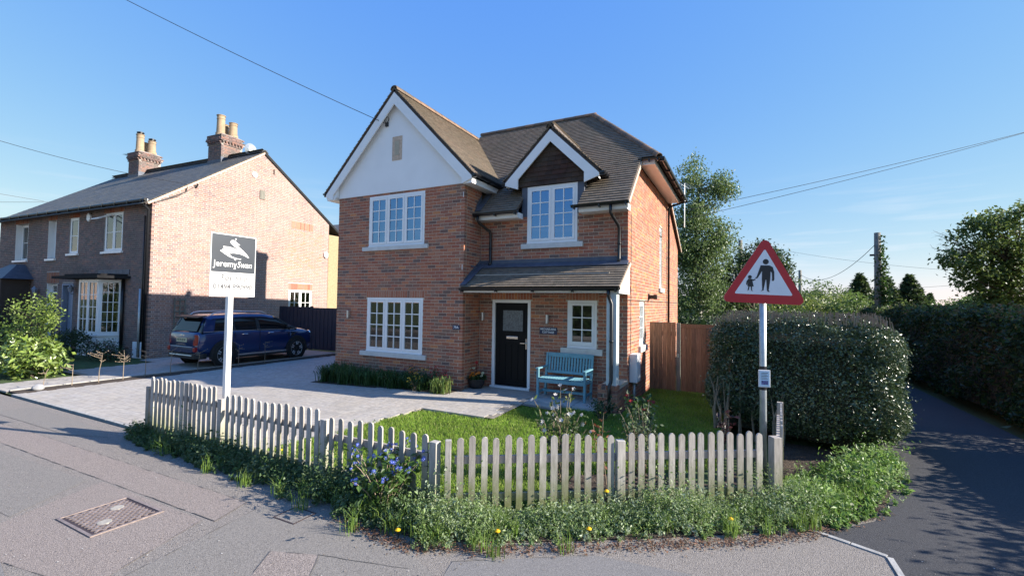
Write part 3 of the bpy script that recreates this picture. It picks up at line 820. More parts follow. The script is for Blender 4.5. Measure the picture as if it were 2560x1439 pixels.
# upper part of the side wall, a polygon with the top of the tall window cut in
yv = [DY+.01, 1.0, 1.3, 1.6, VWIN[0], VWIN[1], 6.3, 7.2, YB]
for a, b in zip(yv, yv[1:]):
    za = VWIN[3] if (a >= VWIN[0] and b <= VWIN[1]) else 3.98
    for d, fl in ((0.0032, 0), (0.25, 1)):
        q = [(W-d, a, za), (W-d, b, za), (W-d, b, side_top(b)), (W-d, a, side_top(a))]
        sw.add(q, [(3, 2, 1, 0) if fl else (0, 1, 2, 3)])
for yy in (VWIN[0], VWIN[1]): sw.add([(W-.008, yy, 3.98), (W-.25, yy, 3.98), (W-.25, yy, VWIN[3]), (W-.008, yy, VWIN[3])], [(0, 1, 2, 3)])
sw.add([(W-.008, VWIN[0], VWIN[3]), (W-.008, VWIN[1], VWIN[3]), (W-.25, VWIN[1], VWIN[3]), (W-.25, VWIN[0], VWIN[3])], [(0, 1, 2, 3)])
sw.build('side_wall', M['mortar'], house)
def side_span(z):
    a = DY; b = YB
    if z > 4.02: a = max(DY, 0.42+(z-4.02)/0.944)
    if z > 3.98: b = min(YB, 6.3+(5.27-z)/0.48)
    return a, b
LIT = [0, 1, 2, 3, 8, 9, 11, 13, 4, 7, 12]
brick_wall(pcb, (W, 0, 0), (0, 1, 0), (1, 0, 0), zlo, 5.19, side_span, [VWIN, HWIN], lambda u, z, L: random.choice(LIT), quoin=(1, None))
# hidden rear and left walls
GX_ = -2.04
ow = MB()
ow.box(XL, 0.05, zlo, XL+0.25, 8.4, 4.72)
ow.box(XL+.25, 8.2, zlo, W-0.26, 8.4, 3.9)
ow.prism([(XL+.1, 3.9), (-.1, 3.9), (-.1, 5.0), (GX_, 6.95), (XL+.1, 5.0)], lambda p, t: (p[0], t, p[1]), 8.45, 8.65)
ow.box(XL+.25, 0.26, 2.42, W-.26, 7.4, 2.62)      # first floor
ow.box(-0.25, 0.3, zlo, -0.02, 7.4, 2.4)         # an inside wall
ow.box(-.5, 3.0, zlo, W-.26, 3.15, 2.4)
ow.box(XL+.25, 2.6, 2.62, W-.26, 2.75, 4.6)
ow.build('inner_walls', M['room'], house)
# bricks of the pier under the porch post and its low wall
PX0, PX1, PY0 = 3.20, 3.575, -0.19
pm = MB(); pm.box(PX0+.008, PY0+.008, zlo, PX1-.008, DY-.01, 0.435); pm.build('porch_pier', M['mortar'], house)
brick_wall(pcb, (0, PY0, 0), (1, 0, 0), (0, -1, 0), zlo, 0.37, lambda z: (PX0, PX1), [], pick_main, quoin=(0, 0))
brick_wall(pcb, (PX1, 0, 0), (0, 1, 0), (1, 0, 0), zlo, 0.37, lambda z: (PY0, DY-.01), [], pick_main, quoin=(1, None))
brick_wall(pcb, (PX0, 0, 0), (0, -1, 0), (-1, 0, 0), zlo, 0.37, lambda z: (-DY+.01, -PY0), [], pick_main, quoin=(None, 1))
for i in range(5):                                         # brick-on-edge capping
    pcb.put((PX0+.0375+i*.075, PY0+.105, .408), (0, 1, 0), (-1, 0, 0), (0, 0, 1), .215, .065, .07, pick_main(0, 0, 0), (0, -1, 0))
pcb.finish('brick', 'brickwork', M['brick'], gable_wall, house)

# --- render gable
rg = MB()
rg.prism([(XL-.012, ZB+.002), (.012, ZB+.002), (.012, 4.94), (-2.04, 7.03), (XL-.012, 5.0)], lambda p, t: (p[0], t, p[1]), -0.018, 0.20)
rg.build('render_panel', M['render'], house, fix=True)
vt = MB()
vt.box(-2.175, -0.028, 5.50, -1.865, -0.015, 6.10); vt.build('gable_vent', M['verge'], house)
MB().box(-2.09, -0.036, 5.62, -1.95, -0.026, 5.98).build('vent_louvre', mat('vent_beige', (.42, .37, .28), .7), house)

# --- windows
def casement(parent, O, ux, nrm, w, h, lights, rows, cols, blind=False, glass='glass', name='window', inset=0.03, fr=0.055, sash=0.05, bar=0.022, bot=0.0, curtain=False):
    """O lower left corner of the opening on the wall face"""
    O = Vector(O); ux = Vector(ux).normalized(); nrm = Vector(nrm); z = Vector((0, 0, 1))
    mb = MB()
    def bx(u0, u1, z0, z1, d0, d1):
        c = O+ux*((u0+u1)/2)+z*((z0+z1)/2)-nrm*((d0+d1)/2)
        mb.obox(c, ux*(u1-u0)/2, nrm*(d1-d0)/2, z*(z1-z0)/2)
    d0, d1 = inset, inset+0.07
    bx(0, fr, 0, h, d0, d1); bx(w-fr, w, 0, h, d0, d1)
    bx(fr, w-fr, 0, fr, d0, d1); bx(fr, w-fr, h-fr, h, d0, d1)
    bx(-0.0, w, -0.0, 0.025, d0-0.02, d0-.001)
    panes = []
    lw = (w-2*fr)/lights
    for i in range(lights):
        a, b = fr+i*lw, fr+(i+1)*lw
        if i: bx(a-0.018, a+0.018, fr, h-fr, d0+0.002, d1-.002)
        a0, b0 = a+(0.02 if i else 0.004), b-(0.02 if i < lights-1 else 0.004)
        zb, zt = fr+.004, h-fr-.004
        s0 = d0-0.008
        bx(a0, a0+sash, zb, zt, s0, s0+.05); bx(b0-sash, b0, zb, zt, s0, s0+.05)
        bx(a0+sash, b0-sash, zb, zb+sash+bot, s0, s0+.05); bx(a0+sash, b0-sash, zt-sash, zt, s0, s0+.05)
        ga, gb_, gz0, gz1 = a0+sash, b0-sash, zb+sash+bot, zt-sash
        for c in range(1, cols): 
            u = ga+(gb_-ga)*c/cols; bx(u-bar/2, u+bar/2, gz0, gz1, s0+.006, s0+.04)
        for r in range(1, rows):
            zz = gz0+(gz1-gz0)*r/rows; bx(ga, gb_, zz-bar/2, zz+bar/2, s0+.008, s0+.042)
        for c in range(cols):
            for r in range(rows):
                panes.append((ga+(gb_-ga)*c/cols+(bar/2 if c else 0), ga+(gb_-ga)*(c+1)/cols-(bar/2 if c < cols-1 else 0),
                              gz0+(gz1-gz0)*r/rows+(bar/2 if r else 0), gz0+(gz1-gz0)*(r+1)/rows-(bar/2 if r < rows-1 else 0), s0+.024))
    wo = mb.build(name, M['pvc'], parent)
    for (a, b, c, d, dd) in panes:
        p = MB(); ctr = O+ux*((a+b)/2)+z*((c+d)/2)-nrm*dd
        tilt = Vector((random.uniform(-.004, .004), random.uniform(-.004, .004), random.uniform(-.004, .004)))
        p.obox(ctr, ux*(b-a)/2, (nrm+tilt).normalized()*0.003, z*(d-c)/2)
        p.build('pane', M[glass], wo)
    if blind:
        bl = MB(); zz = fr+.02
        while zz < h-fr:
            c = O+ux*(w/2)+z*zz-nrm*(inset+.11)
            bl.obox(c, ux*(w/2-fr-.01), (nrm*0.8+z*0.55).normalized()*0.021, (z*0.8-nrm*0.55).normalized()*0.0012)
            zz += 0.043
        bl.build('blind', M['blind'], wo)
    if curtain:
        cu = MB(); n = 30
        for sgn in (0, 1):
            prev = None
            for i in range(n+1):
                u = (fr+(w*0.2)*i/n) if sgn == 0 else (w-fr-(w*0.2)*i/n)
                d = inset+.13+0.02*math.sin(i*1.9)
                q = (O+ux*u+z*fr-nrm*d, O+ux*u+z*(h-fr)-nrm*d)
                if prev: cu.add([prev[0], q[0], q[1], prev[1]], [(0, 1, 2, 3)])
                prev = q
        cu.build('curtain', M['curtain'], wo)
    return wo
casement(house, (UWIN[0], 0, UWIN[2]), (1, 0, 0), (0, -1, 0), UWIN[1]-UWIN[0], UWIN[3]-UWIN[2], 3, 4, 2, blind=True, inset=0.0, glass='glass_up')
casement(house, (LWIN[0], 0, LWIN[2]), (1, 0, 0), (0, -1, 0), LWIN[1]-LWIN[0], LWIN[3]-LWIN[2], 3, 4, 2, inset=0.0, curtain=False)
casement(house, (DWIN[0], DY, DWIN[2]), (1, 0, 0), (0, -1, 0), DWIN[1]-DWIN[0], DWIN[3]-DWIN[2], 2, 4, 2, blind=True, inset=-0.02, glass='glass_up')
casement(house, (SWIN[0], DY, SWIN[2]), (1, 0, 0), (0, -1, 0), SWIN[1]-SWIN[0], SWIN[3]-SWIN[2], 1, 3, 2, inset=0.0, bot=0.03)
casement(house, (W, VWIN[0], VWIN[2]), (0, 1, 0), (1, 0, 0), VWIN[1]-VWIN[0], VWIN[3]-VWIN[2], 1, 5, 2, inset=0.03)
casement(house, (W, HWIN[0], HWIN[2]), (0, 1, 0), (1, 0, 0), HWIN[1]-HWIN[0], HWIN[3]-HWIN[2], 1, 3, 2, inset=0.03, bot=0.03)
def sill(x0, x1, z1, y=0.0, h=0.115, side=False, out=0.055):
    mb = MB()
    if side: mb.box(W-.06, x0, z1-h, W+out, x1, z1)
    else: mb.box(x0, y-out, z1-h, x1, y+.09, z1)
    mb.build('window_sill', M['stone'], house, bevel=0.004)
sill(-3.09, -1.0, LWIN[2]-.002); sill(-3.09, -1.0, UWIN[2]-.002, h=.10)
sill(2.10, 3.03, SWIN[2]-.002, DY, .13); sill(1.10, 2.58, DWIN[2]-.002, DY, .115)
sill(4.60, 5.30, VWIN[2]-.002, side=True); sill(1.86, 2.70, HWIN[2]-.002, side=True, h=.14)

# --- front door
dr = MB()
x0, x1, zt = DOOR[0], DOOR[1], DOOR[3]
dr.box(x0, DY-.01, 0.0, x0+.07, DY+.09, zt); dr.box(x1-.07, DY-.01, 0, x1, DY+.09, zt); dr.box(x0+.07, DY-.01, zt-.07, x1-.07, DY+.09, zt)
dr.box(x0-.03, DY-.05, -.005, x1+.005, DY+.09, 0.045)
door = dr.build('front_door', M['pvc'], house, bevel=0.004)
lf = MB(); a, b, z0, z1 = x0+.075, x1-.075, 0.05, zt-.075
lf.box(a, DY+.035, z0, b, DY+.075, z1)
for (u0, u1) in ((a+.10, a+.285), (a+.335, b-.335), (b-.285, b-.10)):
    pass
for u in np.linspace(a+.10, b-.10, 5):
    lf.box(u-.014, DY+.022, z0+.14, u+.014, DY+.036, 1.03)
lf.box(a+.06, DY+.024, z0+.04, b-.06, DY+.034, z0+.13); lf.box(a+.06, DY+.024, 1.04, b-.06, DY+.034, 1.12)
leaf = lf.build('door_leaf', M['door'], door, bevel=0.002)
gp = MB()
gp.box(0.62, DY+.020, 1.295, 1.145, DY+.034, 1.325); gp.box(.62, DY+.020, 1.81, 1.145, DY+.034, 1.84)
gp.box(.595, DY+.020, 1.295, .62, DY+.034, 1.84); gp.box(1.145, DY+.020, 1.295, 1.17, DY+.034, 1.84)
gp.build('glazing_bead', M['door'], door)
arc = [(0.62, 1.325), (1.145, 1.325), (1.145, 1.81), (.62, 1.81)]
MB().box(.622, DY+.028, 1.327, 1.143, DY+.0345, 1.808).build('door_glass', M['frost'], door)
MB().box(.72, DY+.018, 1.145, 1.02, DY+.0345, 1.205).build('letterbox', M['chrome'], door, bevel=.004)
h = MB(); h.box(1.222, DY+.018, .92, 1.252, DY+.0345, 1.16); h.tube([(1.236, DY+.02, 1.06), (1.236, DY-.03, 1.06), (1.22, DY-.035, 1.06), (1.11, DY-.035, 1.06)], .011, 8)
h.build('door_handle', M['chrome'], door)

# --- wall lamps, plates, small wall fittings
def wall_light(x, y, z, label):
    t = thing('wall_light', label, 'wall light', (x, y, z), 0, 'up-and-down wall lights')
    MB().box(-.028, -.035, -.085, .028, 0.0, .085).build('back_plate', M['alu'], t, bevel=.003)
    m = MB(); m.lathe([(.026, -.10), (.030, -.095), (.030, .095), (.026, .10)], (0, -.062, 0), 14); m.build('lamp_body', M['alu'], t, smooth=False)
wall_light(-3.53, -.003, 1.63, 'silver cylinder wall light left of the ground floor triple window')
wall_light(.106, DY-.003, 1.65, 'silver cylinder wall light on the left of the black door')
wall_light(1.775, DY-.003, 1.63, 'silver cylinder wall light above the cottage name plate')
def plate(x, y, z, w, h, lines, label, size):
    t = thing('name_plate', label, 'sign', (x, y, z))
    MB().box(-w/2, -.012, -h/2, w/2, 0, h/2).build('panel', M['navyplate'], t, bevel=.003)
    for i, s in enumerate(lines):
        text_obj(s, size, frame_mtx((0, -.0135, (len(lines)-1)*size*.55-i*size*1.1), (1, 0, 0), (0, 0, 1)), M['signwhite'], t, bold=0.001)
plate(-.165, -.004, 1.405, .20, .105, ['79A'], 'small navy house number plate reading 79A on the gable corner', .082)
plate(1.79, DY-.004, 1.372, .42, .155, ['MICHAELMAS', 'COTTAGE'], 'navy name plate reading MICHAELMAS COTTAGE beside the door', .062)
for (x, y, z) in ((-.035, -.006, 4.45), (-.035, -.006, 2.78)):
    MB().box(x-.006, y-.004, z-.06, x+.006, y+.01, z+.06).build('weep_strip', M['pvc'], house)
# side wall fittings
t = thing('meter_box', 'white meter box with grey duct on the sunlit side wall', 'meter box', (W+.004, 1.08, 0))
MB().box(0, -.17, .36, .16, .17, .95).build('cabinet', M['whitebox'], t, bevel=.012)
MB().box(.16, -.14, .39, .168, .14, .92).build('cabinet_door', M['whitebox'], t, bevel=.003)
MB().tube([(.07, -.02, -.13), (.07, -.02, .37)], .028, 8).build('duct', M['galv'], t, smooth=True)
MB().tube([(.06, .2, .28), (.10, .2, .28)], .03, 8).build('tap', M['alu'], t)
t = thing('boiler_flue', 'short black flue poking out of the sunny side wall', 'flue', (W+.002, 3.05, 2.18))
MB().lathe([(.05, 0), (.05, .12), (.062, .125), (.062, .2), (.05, .205)], (0, 0, 0), 12, 'x').build('flue_pipe', M['black_pvc'], t)
MB().box(0, -.08, -.08, .012, .08, .08).build('flue_collar', M['black_pvc'], t)
cb = MB(); cb.tube([(W+.008, .78, 2.075), (W+.008, 3.0, 2.072), (W+.008, 8.6, 2.07)], .007, 5); cb.tube([(W+.008, 1.02, 3.9), (W+.008, 1.02, .9)], .006, 5)
cb.tube([(W+.008, 5.95, 4.9), (W+.008, 5.95, 1.5)], .006, 5)
tag(cb.build('wall_cable', M['wire']), 'thin dark cables clipped along the sunny side wall', 'cable')
for (y, z) in ((1.0, 2.3), (1.55, 2.36)):
    MB().box(W-.005, y-.02, z-.06, W+.006, y+.02, z+.06).build('air_brick', M['tile_bed'], house)

# --- roofs
TL = [(.215, .17, .13), (.205, .16, .122), (.225, .178, .138), (.19, .15, .117), (.205, .168, .132), (.235, .188, .147), (.18, .145, .112), (.22, .165, .122)]
pct = Pieces(TL)
ptile = lambda u, s: random.randrange(len(TL))
SM = 0.944
EY, EZ = 0.40, 4.06                    # main front eave (tile edge)
RY, RZ = 4.0, 4.06+SM*3.6              # ridge
HX, HZ = 4.05, 5.27                    # half hip eave
RXE = 1.785                            # ridge end
sl = math.sqrt(1+SM*SM); sdir = Vector((0, 1/sl, SM/sl)); ndir = Vector((0, -SM/sl, 1/sl))
VX = W+.085
def main_span(sv):
    z = EZ+sv*SM/sl
    hi = VX if z < HZ else HX+(RXE-HX)*(z-HZ)/(RZ-HZ)
    return (-2.0, hi)
rows_main = int(3.6*sl/0.1)+1
def main_l(sv):      # left of the dormer / right of the dormer below the dormer eaves
    return main_span(sv)
zc = 4.72
def span_a(sv):
    lo, hi = main_span(sv)
    return (lo, 1.13) if EZ+sv*SM/sl < zc else (lo, hi)
def span_b(sv):
    lo, hi = main_span(sv)
    return (2.58, hi) if EZ+sv*SM/sl < zc else (0, 0)
tile_plane(pct, (0, EY, EZ), (1, 0, 0), sdir, ndir, rows_main, span_a, ptile)
tile_plane(pct, (0, EY, EZ), (1, 0, 0), sdir, ndir, rows_main, span_b, ptile)
# rear planes
sdr = Vector((0, -1/sl, SM/sl)); ndr = Vector((0, SM/sl, 1/sl))
tile_plane(pct, (0, 2*RY-EY-1.27, HZ-.065), (-1, 0, 0), sdr, ndr, int((RZ-HZ)*sl/SM/0.1)+1, lambda sv: (-(HX+(RXE-HX)*(sv*SM/sl)/(RZ-HZ)), 2.0), ptile)
s2 = math.sqrt(1+.48**2)
tile_plane(pct, (0, 9.0, HZ-.48*2.7), (-1, 0, 0), (0, -1/s2, .48/s2), (0, .48/s2, 1/s2), int(2.7*s2/.1), lambda sv: (-VX, 1.0), ptile)
# hip plane (faces +x)
hs = (RZ-HZ)/(HX-RXE); hl = math.sqrt(1+hs*hs)
HY0, HY1 = EY+(HZ-EZ)/SM, 2*RY-(EY+(HZ-EZ)/SM)
tile_plane(pct, (HX, 0, HZ), (0, 1, 0), (-1/hl, 0, hs/hl), (hs/hl, 0, 1/hl), int((HX-RXE)*hl/.1)+1,
           lambda sv: (HY0+(RY-HY0)*(sv/hl)/(HX-RXE), HY1+(RY-HY1)*(sv/hl)/(HX-RXE)), ptile)
# front gable roof
GX, GZR, GM = -2.04, 7.25, 1.02; GEX = 0.30; GZE = GZR-GM*(GEX-GX); gl_ = math.sqrt(1+GM*GM)
TB = 8
tile_plane(pct, (GEX, 0, GZE), (0, 1, 0), (-1/gl_, 0, GM/gl_), (GM/gl_, 0, 1/gl_), int((GEX-GX)*gl_/.1)+1, lambda sv: (-.17, min(4.2, EY+(GZE+sv*GM/gl_-EZ)/SM+.12)), ptile)
tile_plane(pct, (GEX, 0, GZE), (0, 1, 0), (-1/gl_, 0, GM/gl_), (GM/gl_, 0, 1/gl_), int((GEX-GX)*gl_/.1)+1, lambda sv: (max(4.2, 2*RY-(EY+(GZE+sv*GM/gl_-EZ)/SM)-.12), 9.0), ptile)
tile_plane(pct, (2*GX-GEX, 0, GZE), (0, -1, 0), (1/gl_, 0, GM/gl_), (-GM/gl_, 0, 1/gl_), int((GEX-GX)*gl_/.1)+1, lambda sv: (-9.0, .17), ptile)
# dormer roof
DX, DZR, DM, DHW = 1.853, 5.93, 0.985, 1.15; DZE = DZR-DM*DHW; dl = math.sqrt(1+DM*DM)
for sg in (1, -1):
    tile_plane(pct, (DX+sg*DHW, 0, DZE), (0, sg, 0), (-sg/dl, 0, DM/dl), (sg*DM/dl, 0, 1/dl), int(DHW*dl/.1)+1,
               (lambda sv: (.56, EY+(DZE+sv*DM/dl-EZ)/SM+.1)) if sg > 0 else (lambda sv: (-(EY+(DZE+sv*DM/dl-EZ)/SM+.1), -.56)), ptile)
# porch roof
PEY, PEZ, PM = -0.16, 2.305, 0.60; pl = math.sqrt(1+PM*PM)
tile_plane(pct, (0, PEY, PEZ), (1, 0, 0), (0, 1/pl, PM/pl), (0, -PM/pl, 1/pl), 10, lambda sv: (.10 if sv > .12 else .03, 3.60), ptile)

# solid decks under the tiles
rf = MB()
def deck(poly3, n, th=.05):
    n = Vector(n).normalized(); A = [Vector(p)-n*.004 for p in poly3]; B = [p-n*th for p in A]; k = len(A)
    rf.add(A+B, [tuple(range(k)), tuple(range(2*k-1, k-1, -1))]+[((i+1) % k, i, k+i, k+(i+1) % k) for i in range(k)])
deck([(0.0, EY+.03, EZ+.03*SM), (1.12, EY+.03, EZ+.03*SM), (1.12, EY+.70, EZ+.70*SM), (-.2, EY+.70, EZ+.70*SM), (-.2, EY+.4, EZ+.4*SM)], ndir)
deck([(2.59, EY+.03, EZ+.03*SM), (VX-.02, EY+.03, EZ+.03*SM), (VX-.02, EY+.70, EZ+.70*SM), (2.59, EY+.70, EZ+.70*SM)], ndir)
deck([(-2.0, EY+.70, EZ+.70*SM), (VX-.02, EY+.70, EZ+.70*SM), (VX-.02, HY0, HZ), (HX-.04, HY0, HZ), (RXE, RY, RZ), (-2.0, RY, RZ)], ndir)
deck([(HX-.02, HY0+.02, HZ), (HX-.02, HY1-.02, HZ), (RXE, RY, RZ)], (hs, 0, 1))
deck([(-2.0, RY, RZ), (RXE, RY, RZ), (HX-.03, HY1, HZ), (VX-.02, HY1, HZ), (-.5, HY1, HZ)], ndr)
deck([(-.5, HY1, HZ), (VX-.02, HY1, HZ), (VX-.02, 8.98, HZ-.48*(8.98-HY1)), (-.5, 8.98, HZ-.48*(8.98-HY1))], (0, .48, 1))
deck([(GEX-.02, 6.5, GZE+.02), (GEX-.02, 9.0, GZE+.02), (GX, 9.0, GZR), (GX, 4.1, GZR)], (GM, 0, 1))
deck([(GEX-.02, -.15, GZE+.02), (GEX-.02, 1.35, GZE+.02), (GX, 3.85, GZR), (GX, -.15, GZR)], (GM, 0, 1))
deck([(2*GX-GEX+.02, -.15, GZE+.02), (GX, -.15, GZR), (GX, 9.0, GZR), (2*GX-GEX+.02, 9.0, GZE+.02)], (-GM, 0, 1))
deck([(DX+DHW-.02, .58, DZE+.02), (DX+DHW-.02, 1.1, DZE+.02), (DX, 2.4, DZR), (DX, .58, DZR)], (DM, 0, 1))
deck([(DX-DHW+.02, .58, DZE+.02), (DX, .58, DZR), (DX, 2.4, DZR), (DX-DHW+.02, 1.1, DZE+.02)], (-DM, 0, 1))
deck([(.02, PEY+.02, PEZ+.012), (3.58, PEY+.02, PEZ+.012), (3.58, DY-.01, PEZ+PM*(DY-PEY)), (.02, DY-.01, PEZ+PM*(DY-PEY))], (0, -PM, 1))
roof = rf.build('roof', M['tile_bed'], house, fix=True)
pct.finish('roof_tile', 'roof_tiling', M['tile'], roof, house)

# ridge and hip tiles
RT = [(.22, .14, .10), (.17, .12, .095), (.26, .16, .11), (.13, .105, .09)]
def ridge(a, b, r, n, arc=True, col=None, name='ridge_tile'):
    a = Vector(a); b = Vector(b); d = b-a; L = d.length; d.normalize()
    side = d.cross(Vector((0, 0, 1))).normalized(); up = side.cross(d)
    for i in range(n):
        mb = MB(); p0 = a+d*(L*i/n+.004); p1 = a+d*(L*(i+1)/n+.012)
        k = 9; c = col or random.choice(RT)
        for (p, rr) in ((p0, r*1.02), (p1, r*.97)):
            for j in range(k):
                t = math.pi*(j/(k-1)*1.1-.05)
                mb.v.append(tuple(p+side*rr*math.cos(t)+up*(rr*math.sin(t)*.9-.03)))
            for j in reversed(range(k)):
                t = math.pi*(j/(k-1)*1.1-.05)
                mb.v.append(tuple(p+side*(rr-.016)*math.cos(t)+up*((rr-.016)*math.sin(t)*.9-.03)))
        m = 2*k
        for j in range(m): mb.f.append((j, (j+1) % m, m+(j+1) % m, m+j)); mb.c.append(c)
        mb.f.append(tuple(reversed(range(m)))); mb.c.append(c); mb.f.append(tuple(range(m, 2*m))); mb.c.append(c)
        mb.build(name, M['tile'], roof, fix=True)
ridge((GX, -.18, GZR+.02), (GX, 3.95, GZR+.02), .105, 13, col=None)
ridge((GX, 4.0, GZR+.02), (GX, 9.0, GZR+.02), .105, 16, col=None)
ridge((-2.0, RY, RZ+.03), (RXE+.08, RY, RZ+.03), .10, 12)
ridge((DX, .55, DZR+.015), (DX, 2.5, DZR+.015), .10, 6, col=(.16, .13, .12))
# bonnet hips
ridge((HX-.02, HY0-.02, HZ+.03), (RXE+.05, RY-.05, RZ+.02), .085, 22, name='hip_tile')
ridge((HX-.02, HY1+.02, HZ+.03), (RXE+.05, RY+.05, RZ+.02), .085, 22, name='hip_tile')
# verges
for (y0, z0, y1, z1) in ((EY, EZ, HY0, HZ-.02), (HY1, HZ-.02, 9.0, HZ-.48*2.7)):
    vg = MB(); vg.beam((VX+.012, y0, z0-.03), (VX+.012, y1, z1-.03), .022, .075, up=(0, 0, 1)); vg.build('verge', M['verge'], house)
vg = MB()
vg.beam((3.605, PEY, PEZ-.02), (3.605, DY, PEZ+PM*(DY-PEY)-.02), .02, .07)
vg.build('verge', M['verge'], house)

# --- white boards: barge boards, soffits, fascias
wb = MB()
def barge(cx, zr, m, hw, y0, y1, vert, kick, kz):
    f = lambda p, t: (p[0], t, p[1])
    for sg in (1, -1):
        wb.prism([(cx, zr), (cx+sg*hw, zr-m*hw), (cx+sg*hw, zr-m*hw-.06), (cx+sg*(hw-kick), zr-m*hw-kz), (cx+sg*(hw-kick), zr-m*(hw-kick)-vert), (cx, zr-vert)], f, y0, y1)
barge(GX, GZR-.075, GM, GEX-GX-.03, -.155, -.125, .30, .26, .16)
barge(DX, DZR-.07, DM, DHW-.03, .575, .605, .27, .33, .17)
wb.build('barge_board', M['pvc'], house, fix=True)
sf = MB()
f = lambda p, t: (p[0], t, p[1])
for sg in (1, -1):       # sloping soffit of the gable verge
    sf.prism([(GX, GZR-.15), (GX+sg*2.30, GZR-.15-GM*2.30), (GX+sg*2.30, GZR-.21-GM*2.30), (GX, GZR-.21)], f, -.124, .0)
    sf.prism([(DX, DZR-.14), (DX+sg*1.1, DZR-.14-DM*1.1), (DX+sg*1.1, DZR-.19-DM*1.1), (DX, DZR-.19)], f, .606, .74)
sf.prism([(XL+.02, 4.72), (XL-.36, 4.72), (XL-.36, 4.79), (XL+.02, 5.16)], f, -.115, -.03); sf.prism([(-.02, 4.72), (.25, 4.72), (.25, 4.80), (-.02, 5.12)], f, -.115, -.03)
sf.box(.016, -.122, 4.665, .262, 1.30, 4.79)                # box eave on the right of the gable
sf.box(XL-.016, -.122, 4.665, -4.345, 3.0, 4.79)
sf.box(.015, .47, 3.915, 1.13, .745, 4.04); sf.box(2.57, .47, 3.915, VX-.04, .745, 4.04)   # main eaves
sf.box(.015, .450, 3.93, 1.13, .468, 4.05); sf.box(2.57, .450, 3.93, VX-.02, .468, 4.05)
sf.box(HX-.16, HY0+.04, 5.13, HX-.13, HY1-.04, 5.26); sf.box(W+.005, HY0+.04, 5.195, HX-.165, HY1-.04, 5.22)
sf.box(W+.012, HY0+.02, 5.13, HX-.13, HY0+.038, 5.25)
sf.box(.09, -.135, 2.20, 3.575, -.115, 2.285); sf.box(.02, -.113, 2.215, 3.56, DY-.02, 2.235)   # porch
sf.prism([(PEY+.03, 2.19), (DY-.02, 2.19), (DY-.02, 2.74), (PEY+.03, 2.28)], lambda p, t: (t, p[0], p[1]), 3.562, 3.588)
sf.build('soffit', M['pvc'], house, fix=True)
# dormer: hung tiles in the triangle, lead cheeks
pch = Pieces([(.055, .028, .022), (.045, .024, .02), (.065, .032, .025), (.05, .03, .027)])
z = 4.665; r = 0
while z < 5.66:
    hw = max(0, (DZR-.20-(z+.05))/DM)
    u = DX-hw-(0.08 if r % 2 else 0)
    while u < DX+hw:
        a, b = max(u, DX-hw), min(u+.165, DX+hw); u += .165
        if b-a > .03: pch.put(((a+b)/2, .715, z+.06), (1, 0, 0), (0, 1, 0), (0, 0, 1), b-a-.003, .014, .13, random.randrange(4), (0, -1, 0), .018)
    z += .105; r += 1
tri = MB(); tri.prism([(DX-.80, 4.65), (DX+.80, 4.65), (DX, 5.60)], f, .722, .80)
tp = tri.build('dormer_gable', M['tile_bed'], house, fix=True)
pch.finish('hung_tile', 'tile_hanging', M['tile'], tp, house)
ck = MB()
ck.box(1.10, .735, 3.97, 1.238, 1.6, 4.70); ck.box(2.455, .735, 3.97, 2.60, 1.6, 4.70); ck.box(1.10, .752, 4.652, 2.60, 1.6, 4.72)
ck.build('dormer_cheek', M['lead'], house)
fl = MB()
fl.box(.012, DY-.022, 2.80, W-.01, DY-.006, 2.985)
fl.prism([(.005, 2.795+.05), (.005, 2.80), (.17, 2.80), (.17, 2.815)], lambda p, t: (p[0], t, p[1]), .3, .31)
def lead_slope(x0, x1, ya, za, yb, zb, lift):
    n = Vector((0, -(zb-za), (yb-ya))).normalized()*lift
    A = [Vector((x0, ya, za))+n, Vector((x1, ya, za))+n, Vector((x1, yb, zb))+n, Vector((x0, yb, zb))+n]
    fl.add(A+[p-n*.3 for p in A], BOXF)
lead_slope(.012, .16, PEY+.03, PEZ+.02, DY-.025, PEZ+PM*(DY-PEY), .058)
lead_slope(.012, 3.58, DY-.17, PEZ+PM*(DY-PEY-.17), DY-.024, PEZ+PM*(DY-PEY)-.01, .062)
lead_slope(.02, .17, EY+.04, EZ+.04*SM, 1.12, EZ+SM*.72, .058)
fl.prism([(PEY+.10, PEZ+.07), (DY-.024, PEZ+PM*(DY-PEY)+.01), (DY-.024, PEZ+PM*(DY-PEY)+.16), (PEY+.10+.08, PEZ+.20)], lambda p, t: (t, p[0], p[1]), .004, .014)
fl.prism([(.50, 4.14), (.745, 4.37), (.745, 4.60), (.42+.08, 4.30)], lambda p, t: (t, p[0], p[1]), .004, .014)
fl.build('lead_flashing', M['lead'], house, fix=True)

# --- gutters and downpipes
def half_gutter(a, b, r=.058, up=(0, 0, 1)):
    mb = MB(); a = Vector(a); b = Vector(b); d = (b-a).normalized(); sd_ = d.cross(Vector((0, 0, 1))).normalized(); u = Vector((0, 0, 1))
    k = 9; V_ = []
    for p in (a, b):
        for j in range(k):
            t = math.pi*j/(k-1); V_.append(p+sd_*r*math.cos(t)-u*r*math.sin(t))
        for j in reversed(range(k)):
            t = math.pi*j/(k-1); V_.append(p+sd_*(r-.006)*math.cos(t)-u*((r-.006)*math.sin(t)-.0))
    m = 2*k
    mb.add(V_, [(j, (j+1) % m, m+(j+1) % m, m+j) for j in range(m)]+[tuple(reversed(range(k))), tuple(range(m, m+k))])
    # brackets
    L = (b-a).length; n = max(2, int(L/.8))
    for i in range(n+1):
        p = a+d*(0.06+(L-.12)*i/n)
        mb.obox(p-u*(r*.55+.01), d*.014, sd_*(r*.9), u*(r*.55+.012))
    mb.build('gutter', M['black_pvc'], house, fix=True)
half_gutter((.02, EY-.035, EZ-.005), (1.17, EY-.035, EZ-.005)); half_gutter((2.44, EY-.035, EZ-.005), (VX+.02, EY-.035, EZ-.005))
